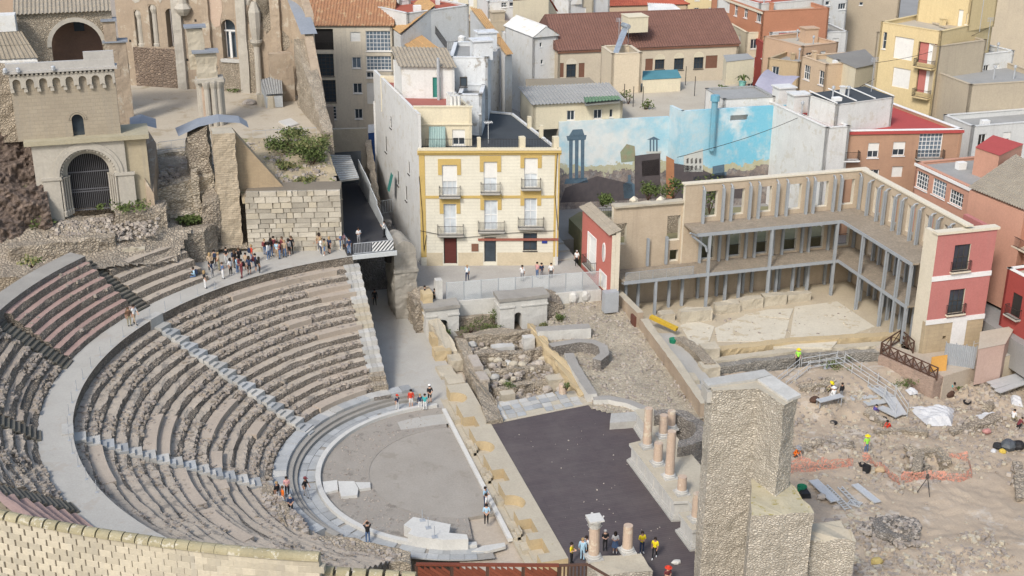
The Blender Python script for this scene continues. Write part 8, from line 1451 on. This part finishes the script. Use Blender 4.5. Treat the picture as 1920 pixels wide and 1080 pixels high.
def skel(arms=((-.05, 0), (.05, 0)), fore=None, legs=((0, 0), (0, 0)), lean=0, pz=.92, knees=None, head=0):
    """slots: 0 skin 1 top 2 forearm 3 thigh 4 shin 5 shoe"""
    J = {}; E = []; up = lambda h, f=0: (0, -math.sin(lean)*h+f, pz+math.cos(lean)*h)
    J['pel'] = (*up(0), .15, 3); J['belly'] = (*up(.2), .145, 1); J['chest'] = (*up(.42), .17, 1); J['neck'] = (*up(.56), .06, 0); J['chin'] = (*up(.62, -.02-head), .07, 0); J['head'] = (*up(.71, -.015-head), .1, 0); J['crown'] = (*up(.8, -head), .075, 0); J['nose'] = (*up(.685, -.12-head), .014, 0)
    E += [('pel', 'belly'), ('belly', 'chest'), ('chest', 'neck'), ('neck', 'chin'), ('chin', 'head'), ('head', 'crown'), ('head', 'nose')]
    for i, sg in enumerate((-1, 1)):
        s = 'lr'[i]; J['sh'+s] = (sg*.19, up(.49)[1], up(.49)[2], .07, 1); E.append(('chest', 'sh'+s)); ex, ey, ez, hx, hy, hz = fore[i] if fore else (sg*.25, .03, -.28, sg*.24, -.05, -.54)
        S = J['sh'+s]; J['el'+s] = (S[0]*0+ex if False else ex, S[1]+ey, S[2]+ez, .05, 1); J['wr'+s] = (hx, S[1]+hy, S[2]+hz, .032, 2); E += [('sh'+s, 'el'+s), ('el'+s, 'wr'+s)]
        d = Vector(J['wr'+s][:3])-Vector(J['el'+s][:3]); d.normalize(); W_ = Vector(J['wr'+s][:3]); sd_ = d.cross(Vector((0, 0, 1)) if abs(d.z) < .9 else Vector((0, 1, 0))).normalized(); P_ = W_+d*.08; J['pa'+s] = (*P_, .036, 0); E.append(('wr'+s, 'pa'+s))
        for f in range(4): J['f%d' % f+s] = (*(P_+d*(.075+.012*(1-abs(f-1.4)))+sd_*(-.034+.023*f)), .009, 0); E.append(('pa'+s, 'f%d' % f+s))
        J['th'+s] = (*(W_+d*.06+sd_*.065), .011, 0); E.append(('pa'+s, 'th'+s))
        fy, ky = legs[i]; J['hip'+s] = (sg*.1, J['pel'][1], pz-.06, .095, 3); E.append(('pel', 'hip'+s))
        if knees: kx, kyy, kz, ax, ay, az = knees[i]
        else: kx, kyy, kz, ax, ay, az = sg*.105, fy*.45-.02, .5, sg*.11, fy, .085
        J['kn'+s] = (kx, kyy, kz, .068, 3); J['an'+s] = (ax, ay, az, .045, 4); J['toe'+s] = (ax*1.1, ay-.17, az-.045, .035, 5); J['heel'+s] = (ax, ay+.05, az-.045, .035, 5)
        E += [('hip'+s, 'kn'+s), ('kn'+s, 'an'+s), ('an'+s, 'toe'+s), ('an'+s, 'heel'+s)]
    return J, E
hang = [(-.25, .03, -.28, -.25, -.04, -.54), (.25, .03, -.28, .25, -.04, -.54)]; front = [(-.24, -.02, -.28, -.07, -.26, -.24), (.24, -.02, -.28, .07, -.26, -.22)]; up_ = [(-.27, -.2, -.02, -.09, -.24, .2), (.27, -.2, -.02, .09, -.24, .2)]; behind = [(-.25, .1, -.26, -.07, .17, -.44), (.25, .1, -.26, .07, .17, -.44)]; one = [(-.25, .03, -.28, -.25, -.04, -.54), (.26, -.1, -.24, .1, -.3, -.12)]; reach = [(-.2, -.16, -.22, -.14, -.34, -.42), (.2, -.16, -.22, .14, -.36, -.44)]
TPL = {'stand': skel(fore=hang, legs=((.02, 0), (-.03, 0))), 'front': skel(fore=front), 'walk': skel(fore=[(-.24, .12, -.26, -.22, .06, -.5), (.24, -.1, -.27, .2, -.24, -.46)], legs=((-.26, 0), (.24, 0)), lean=.05), 'photo': skel(fore=up_), 'behind': skel(fore=behind), 'one': skel(fore=one, legs=((.05, 0), (-.05, 0))),
       'sit': skel(fore=front, pz=.5, knees=[(-.12, -.42, .5, -.12, -.42, .09), (.12, -.42, .5, .12, -.45, .09)], lean=.15), 'bend': skel(fore=reach, lean=1.15, pz=.86, legs=((-.08, 0), (.16, 0))), 'crouch': skel(fore=reach, pz=.36, lean=.6, knees=[(-.17, -.36, .46, -.15, -.08, .09), (.17, -.34, .44, .15, -.04, .09)])}
TM = {k: template('body_'+k, *v) for k, v in TPL.items()}; TJ = {k: v[0] for k, v in TPL.items()}
CC = {'black': (.02, .02, .022), 'white': (.68, .68, .67), 'denim': (.1, .16, .28), 'navy': (.03, .045, .09), 'red': (.55, .05, .025), 'orange': (.75, .16, .02), 'yellow': (.72, .55, .02), 'grey': (.25, .25, .26), 'pale blue': (.35, .52, .65), 'teal': (.06, .35, .36), 'tan': (.42, .32, .22), 'maroon': (.16, .04, .045), 'purple': (.08, .06, .22), 'lime': (.3, .7, .08), 'brown': (.12, .07, .045), 'pink': (.55, .3, .3), 'khaki': (.28, .25, .16), 'olive': (.1, .12, .07)}
CM = {k: M('cloth_'+k.replace(' ', '_'), v, lum(v, .8), 3, 12, bump=.1) for k, v in CC.items()}; SKIN = [M('skin_light', (.5, .31, .22), (.46, .28, .2), bump=0), M('skin_tan', (.36, .2, .13), (.33, .18, .12), bump=0)]; HAIR = {'dark': M('hair_dark', (.025, .018, .014), bump=.2), 'brown': M('hair_brown', (.1, .06, .035), bump=.2), 'fair': M('hair_fair', (.35, .24, .12), bump=.2), 'grey': M('hair_grey', (.35, .34, .33), bump=.2)}
bh = B(); bh.lathe((0, 0, 0), [(.118, -.035), (.125, .0), (.118, .055), (.085, .1), (.03, .122)], 10); HM = bh.build('hair', HAIR['dark'], None, smooth=True); HMESH = HM.data; bpy.data.objects.remove(HM)
bh = B(); bh.lathe((0, 0, 0), [(.112, -.22), (.13, -.1), (.128, .0), (.118, .055), (.085, .1), (.03, .122)], 10); HM = bh.build('hair', HAIR['dark'], None, smooth=True); HLONG = HM.data; bpy.data.objects.remove(HM)
for m_ in (HMESH, HLONG): m_.materials.clear(); m_.materials.append(None)
def mesh_of(b, nm, mt): o = b.build(nm, mt); m = o.data; bpy.data.objects.remove(o); m.materials.clear(); m.materials.append(None); return m
b = B(); b.hexa([(-.15, -.08, -.2), (.15, -.08, -.2), (.15, .08, -.2), (-.15, .08, -.2), (-.13, -.07, .2), (.13, -.07, .2), (.13, .06, .22), (-.13, .06, .22)]); b.hexa([(-.11, .08, -.17), (.11, .08, -.17), (.1, .13, -.15), (-.1, .13, -.15), (-.1, .08, .04), (.1, .08, .04), (.09, .12, .02), (-.09, .12, .02)]); BAG = mesh_of(b, 'backpack', SKIN[0])
b = B(); b.lathe((0, 0, 0), [(.14, 0), (.145, .02), (.13, .07), (.07, .12)], 10); b.poly([(-.09, -.12, .01), (.09, -.12, .01), (.07, -.24, .0), (-.07, -.24, .0)]); CAP = mesh_of(b, 'cap', SKIN[0]); b = B(); b.lathe((0, 0, 0), [(.26, -.02), (.25, .0), (.14, .02), (.13, .1), (.06, .13)], 12); HAT = mesh_of(b, 'hat', SKIN[0])
b = B(); b.lathe((0, 0, .52), [(.27, 0), (.22, .2), (.165, .5), (.15, .52)], 12); SKIRT = mesh_of(b, 'skirt', SKIN[0])
b = B(); b.lathe((0, 0, 0), [(.175, 0), (.19, .25), (.19, .5), (.15, .58)], 10); VEST = mesh_of(b, 'vest', SKIN[0])
def person(px, py, z, pose, face, top, bot, where, hair='dark', short=True, shorts=False, extra=(), h=1.76, grp=None, long=False, shoe='black', say=None):
    x, y = at(px, py, z); zz = z if z != ZD else zdig(x, y)+.02; me = TM[pose]; lab = say or ('person in %s top and %s %s %s' % (top, bot, 'skirt' if 'skirt' in extra else ('shorts' if shorts else 'trousers'), where))
    r = thing('person', lab, 'person', (x, y, zz), grp); r['_local'] = 1; k = h/1.74*rnd.uniform(.97, 1.04); r.scale = (k, k, k); r.rotation_euler = (0, 0, R(face)+rnd.uniform(-.15, .15)-AZ)
    o = put('body', me, r); sk = rnd.choice(SKIN); ms = [sk, CM[top], sk if short else CM[top], sk if 'skirt' in extra else CM[bot], sk if shorts or 'skirt' in extra else CM[bot], CM[shoe]]
    for i, m in enumerate(ms): o.material_slots[i].link = 'OBJECT'; o.material_slots[i].material = m
    J = TJ[pose]; hd = J['head']
    def add(nm, m, mt, loc, rx=0): c = put(nm, m, r); c.location = loc; c.rotation_euler = (rx, 0, 0); c.material_slots[0].link = 'OBJECT'; c.material_slots[0].material = mt
    ln = {'bend': 1.15, 'crouch': .6}.get(pose, 0); add('hair', HLONG if long else HMESH, HAIR[hair], (hd[0], hd[1]+.025, hd[2]+.02), ln)
    for e_ in extra:
        if ':' in e_: nm, cl = e_.split(':')
        else: nm, cl = e_, bot
        ch = J['chest']
        if nm == 'bag': add('backpack', BAG, CM[cl], (0, ch[1]+.21, ch[2]-.08), ln)
        elif nm == 'cap': add('cap', CAP, CM[cl], (hd[0], hd[1], hd[2]+.06), ln)
        elif nm == 'hat': add('hat', HAT, CM[cl], (hd[0], hd[1], hd[2]+.07), ln)
        elif nm == 'skirt': add('skirt', SKIRT, CM[bot], (0, 0, 0))
        elif nm == 'vest': add('vest', VEST, CM[cl], (0, J['pel'][1], J['pel'][2]-.02), ln)
    return r
# face: 0 looks toward the camera, 180 away, 90 to the right of the picture
G1 = 'students gathered on the walkway'; W_ = 8.63; tops = ['black', 'white', 'denim', 'grey', 'navy', 'tan', 'maroon', 'pale blue', 'olive', 'pink']; bots = ['denim', 'black', 'navy', 'grey', 'khaki', 'white']
ORD = ['first', 'second', 'third', 'fourth', 'fifth', 'sixth', 'seventh', 'eighth', 'ninth', 'tenth', 'eleventh', 'twelfth', 'thirteenth', 'fourteenth', 'fifteenth', 'sixteenth', 'seventeenth', 'eighteenth']
def crowd(lst, where, poses):
    for i, q in enumerate(sorted(lst)):
        t_, b_ = q[2:4] if len(q) > 3 else (rnd.choice(tops), rnd.choice(bots)); ex = []
        if rnd.random() < .4: ex.append('bag:'+rnd.choice(('black', 'navy', 'grey', 'maroon')))
        sh = rnd.random() < .3
        person(q[0], q[1], W_, q[4] if len(q) > 4 else rnd.choice(poses), rnd.choice((20, 60, 120, 160, 200, 250, 300, 330)), t_, b_, where % ORD[i], rnd.choice(('dark', 'dark', 'brown', 'fair')), rnd.random() < .6, sh, ex, rnd.uniform(1.68, 1.9), G1, rnd.random() < .5, rnd.choice(('white', 'black')))
crowd([(366, 526, 'pale blue', 'denim', 'sit'), (385, 541, 'black', 'white', 'stand'), (395, 509), (403, 500), (411, 507, 'tan', 'khaki'), (418, 523, 'denim', 'white', 'front'), (425, 494), (433, 516, 'white', 'black', 'stand'), (441, 502, 'black', 'black'), (449, 496), (454, 521, 'maroon', 'maroon'), (462, 507), (468, 514, 'navy', 'black'), (473, 494, 'red', 'denim'), (480, 509), (487, 513, 'black', 'black', 'stand'), (399, 520), (446, 512)], '%s from left in the rubble wall crowd', ['stand', 'front', 'one', 'behind'])
crowd([(497, 478, 'black', 'denim'), (504, 487, 'white', 'denim'), (509, 481), (514, 475), (520, 483, 'pale blue', 'tan'), (525, 485), (530, 478, 'maroon', 'black'), (534, 482), (542, 479, 'grey', 'black'), (547, 477, 'black', 'black')], '%s from left in the middle cluster', ['stand', 'front', 'one'])
crowd([(577, 468, 'maroon', 'pink'), (588, 468, 'black', 'white'), (599, 470, 'tan', 'grey'), (602, 477, 'white', 'navy'), (609, 479, 'khaki', 'denim'), (618, 475, 'navy', 'black'), (617, 463, 'black', 'black'), (627, 466, 'white', 'khaki'), (638, 468, 'denim', 'denim'), (643, 466)], '%s from left below the ashlar wall', ['stand', 'front', 'one'])
P = person
P(655, 476, 8.72, 'stand', 200, 'navy', 'denim', 'at the left end of the striped barrier'); P(673, 458, 8.72, 'front', 30, 'white', 'grey', 'on the dark ramp behind the barrier'); P(721, 445, 8.72, 'one', 260, 'white', 'black', 'leaning on the right ramp railing')
P(773, 500, 3.25, 'stand', 10, 'black', 'black', 'beside the vault remnant', short=False); P(876, 527, 3.25, 'walk', 180, 'pale blue', 'navy', 'walking on the plaza before the red doors', 'fair', extra=('bag:white',)); P(1081, 497, 3.4, 'walk', 0, 'white', 'black', 'walking down the lane beside the red house', 'grey')
P(979, 527, 3.25, 'one', 180, 'white', 'grey', 'behind the mesh fence, leftmost of four'); P(1007, 521, 3.25, 'front', 140, 'pink', 'denim', 'behind the mesh fence with arms raised'); P(1015, 523, 3.25, 'stand', 220, 'navy', 'grey', 'behind the mesh fence, third of four'); P(1033, 522, 3.25, 'stand', 180, 'white', 'black', 'behind the mesh fence, rightmost of four')
P(797, 566, 3.25, 'stand', 90, 'black', 'denim', 'beside the pale pillar at the fence start'); P(814, 563, 3.25, 'sit', 40, 'black', 'black', 'sitting by the fence start'); P(703, 572, .5, 'stand', 20, 'black', 'black', 'in the shadowed entrance passage', short=False)
P(243, 611, W_, 'stand', 40, 'brown', 'khaki', 'left of a pair on the curved walkway', 'brown', extra=('bag:olive',)); P(253, 608, W_, 'walk', 60, 'white', 'tan', 'right of a pair on the curved walkway')
P(745, 769, .05, 'one', 40, 'navy', 'white', 'with red cap at the orchestra entrance', extra=('cap:red',), h=1.5); P(771, 764, .05, 'stand', 200, 'red', 'white', 'with back turned at the orchestra entrance', short=False, shorts=True, say='person in bright red jacket and pale shorts at the orchestra entrance'); P(788, 768, .05, 'stand', 190, 'navy', 'white', 'left of the close pair at the entrance', 'fair', False, h=1.6); P(797, 769, .05, 'front', 170, 'teal', 'white', 'right of the close pair at the entrance', h=1.6); P(806, 755, .05, 'behind', 210, 'black', 'black', 'with striped top by the stage front end', shorts=True, extra=('cap:white',))
P(690, 1018, .08, 'photo', 190, 'black', 'denim', '', shoe='white', say='person in black taking a photograph on the ring walk'); P(573, 932, .3, 'walk', 70, 'black', 'grey', 'standing alone on the curved steps', extra=('cap:maroon',))
P(521, 941, .85, 'stand', 60, 'black', 'white', 'of four visitors by the rubble bank, leftmost', 'fair'); P(539, 930, .85, 'front', 20, 'pink', 'black', 'of four visitors by the rubble bank, farthest back'); P(532, 950, .85, 'stand', 120, 'orange', 'white', 'central of four by the rubble bank', 'brown'); P(546, 964, .85, 'behind', 200, 'navy', 'black', 'of four visitors by the rubble bank, nearest', 'grey')
P(910, 950, .05, 'front', 60, 'pale blue', 'navy', 'farthest of three beside the stage kerb', 'dark'); P(912, 963, .05, 'stand', 80, 'white', 'grey', 'between two others beside the stage kerb'); P(912, 983, .05, 'behind', 190, 'pale blue', 'black', 'nearest of three beside the stage kerb')
ZS = 1.11; P(1071, 1057, ZS, 'front', 60, 'yellow', 'black', 'beside the timber fence on the stage'); P(1092, 1050, ZS, 'stand', 160, 'pale blue', 'pale blue', 'left of the column with white capital', 'fair', False); P(1099, 1044, ZS, 'stand', 120, 'white', 'black', 'half hidden by the column with white capital'); P(1134, 1032, ZS, 'front', 0, 'black', 'black', 'between the two near columns, on the left', 'grey'); P(1153, 1036, ZS, 'front', 350, 'white', 'denim', 'between the two near columns, on the right', extra=('skirt',), shoe='white', long=True)
P(1203, 1037, ZS, 'front', 20, 'yellow', 'navy', 'left of a pair right of the near columns', shoe='white'); P(1227, 1046, ZS, 'walk', 350, 'yellow', 'black', 'right of a pair right of the near columns', shoe='white'); P(1250, 1092, ZS, 'sit', 20, 'maroon', 'black', 'at the bottom edge', say='person with a red hat sitting at the bottom edge', extra=('hat:red',))
D = ZD
P(1495, 684, -.62, 'stand', 0, 'lime', 'black', 'on the aluminium gangway', say='worker in yellow green vest standing on the gangway', extra=('hat:yellow',)); P(1561, 768, D, 'sit', 200, 'white', 'white', '', say='worker in white overalls at the trestle bench', short=False, extra=('hat:white',)); P(1575, 762, D, 'stand', 200, 'black', 'grey', 'behind the trestle bench', short=False); P(1549, 752, D, 'crouch', 60, 'tan', 'khaki', 'crouching with straw hat behind the bench', extra=('hat:yellow',)); P(1635, 782, D, 'crouch', 120, 'purple', 'denim', 'crouching below the gangway landing', short=False); P(1668, 806, D, 'crouch', 300, 'red', 'red', '', say='worker in red crouching in the middle of the dig', short=False)
P(1774, 737, D, 'bend', 60, 'teal', 'black', 'bending over beside the brushwood'); P(1490, 856, D, 'crouch', 30, 'orange', 'orange', '', say='worker in orange crouching right beside the tower', extra=('hat:grey',)); P(1623, 850, D, 'stand', 10, 'lime', 'denim', '', say='worker in bright green vest and jeans before the netting', extra=('hat:yellow',)); P(1898, 792, D, 'sit', 120, 'white', 'khaki', 'sitting near the right edge of the dig'); P(1907, 803, D, 'crouch', 100, 'maroon', 'black', 'crouching at the right edge of the dig')
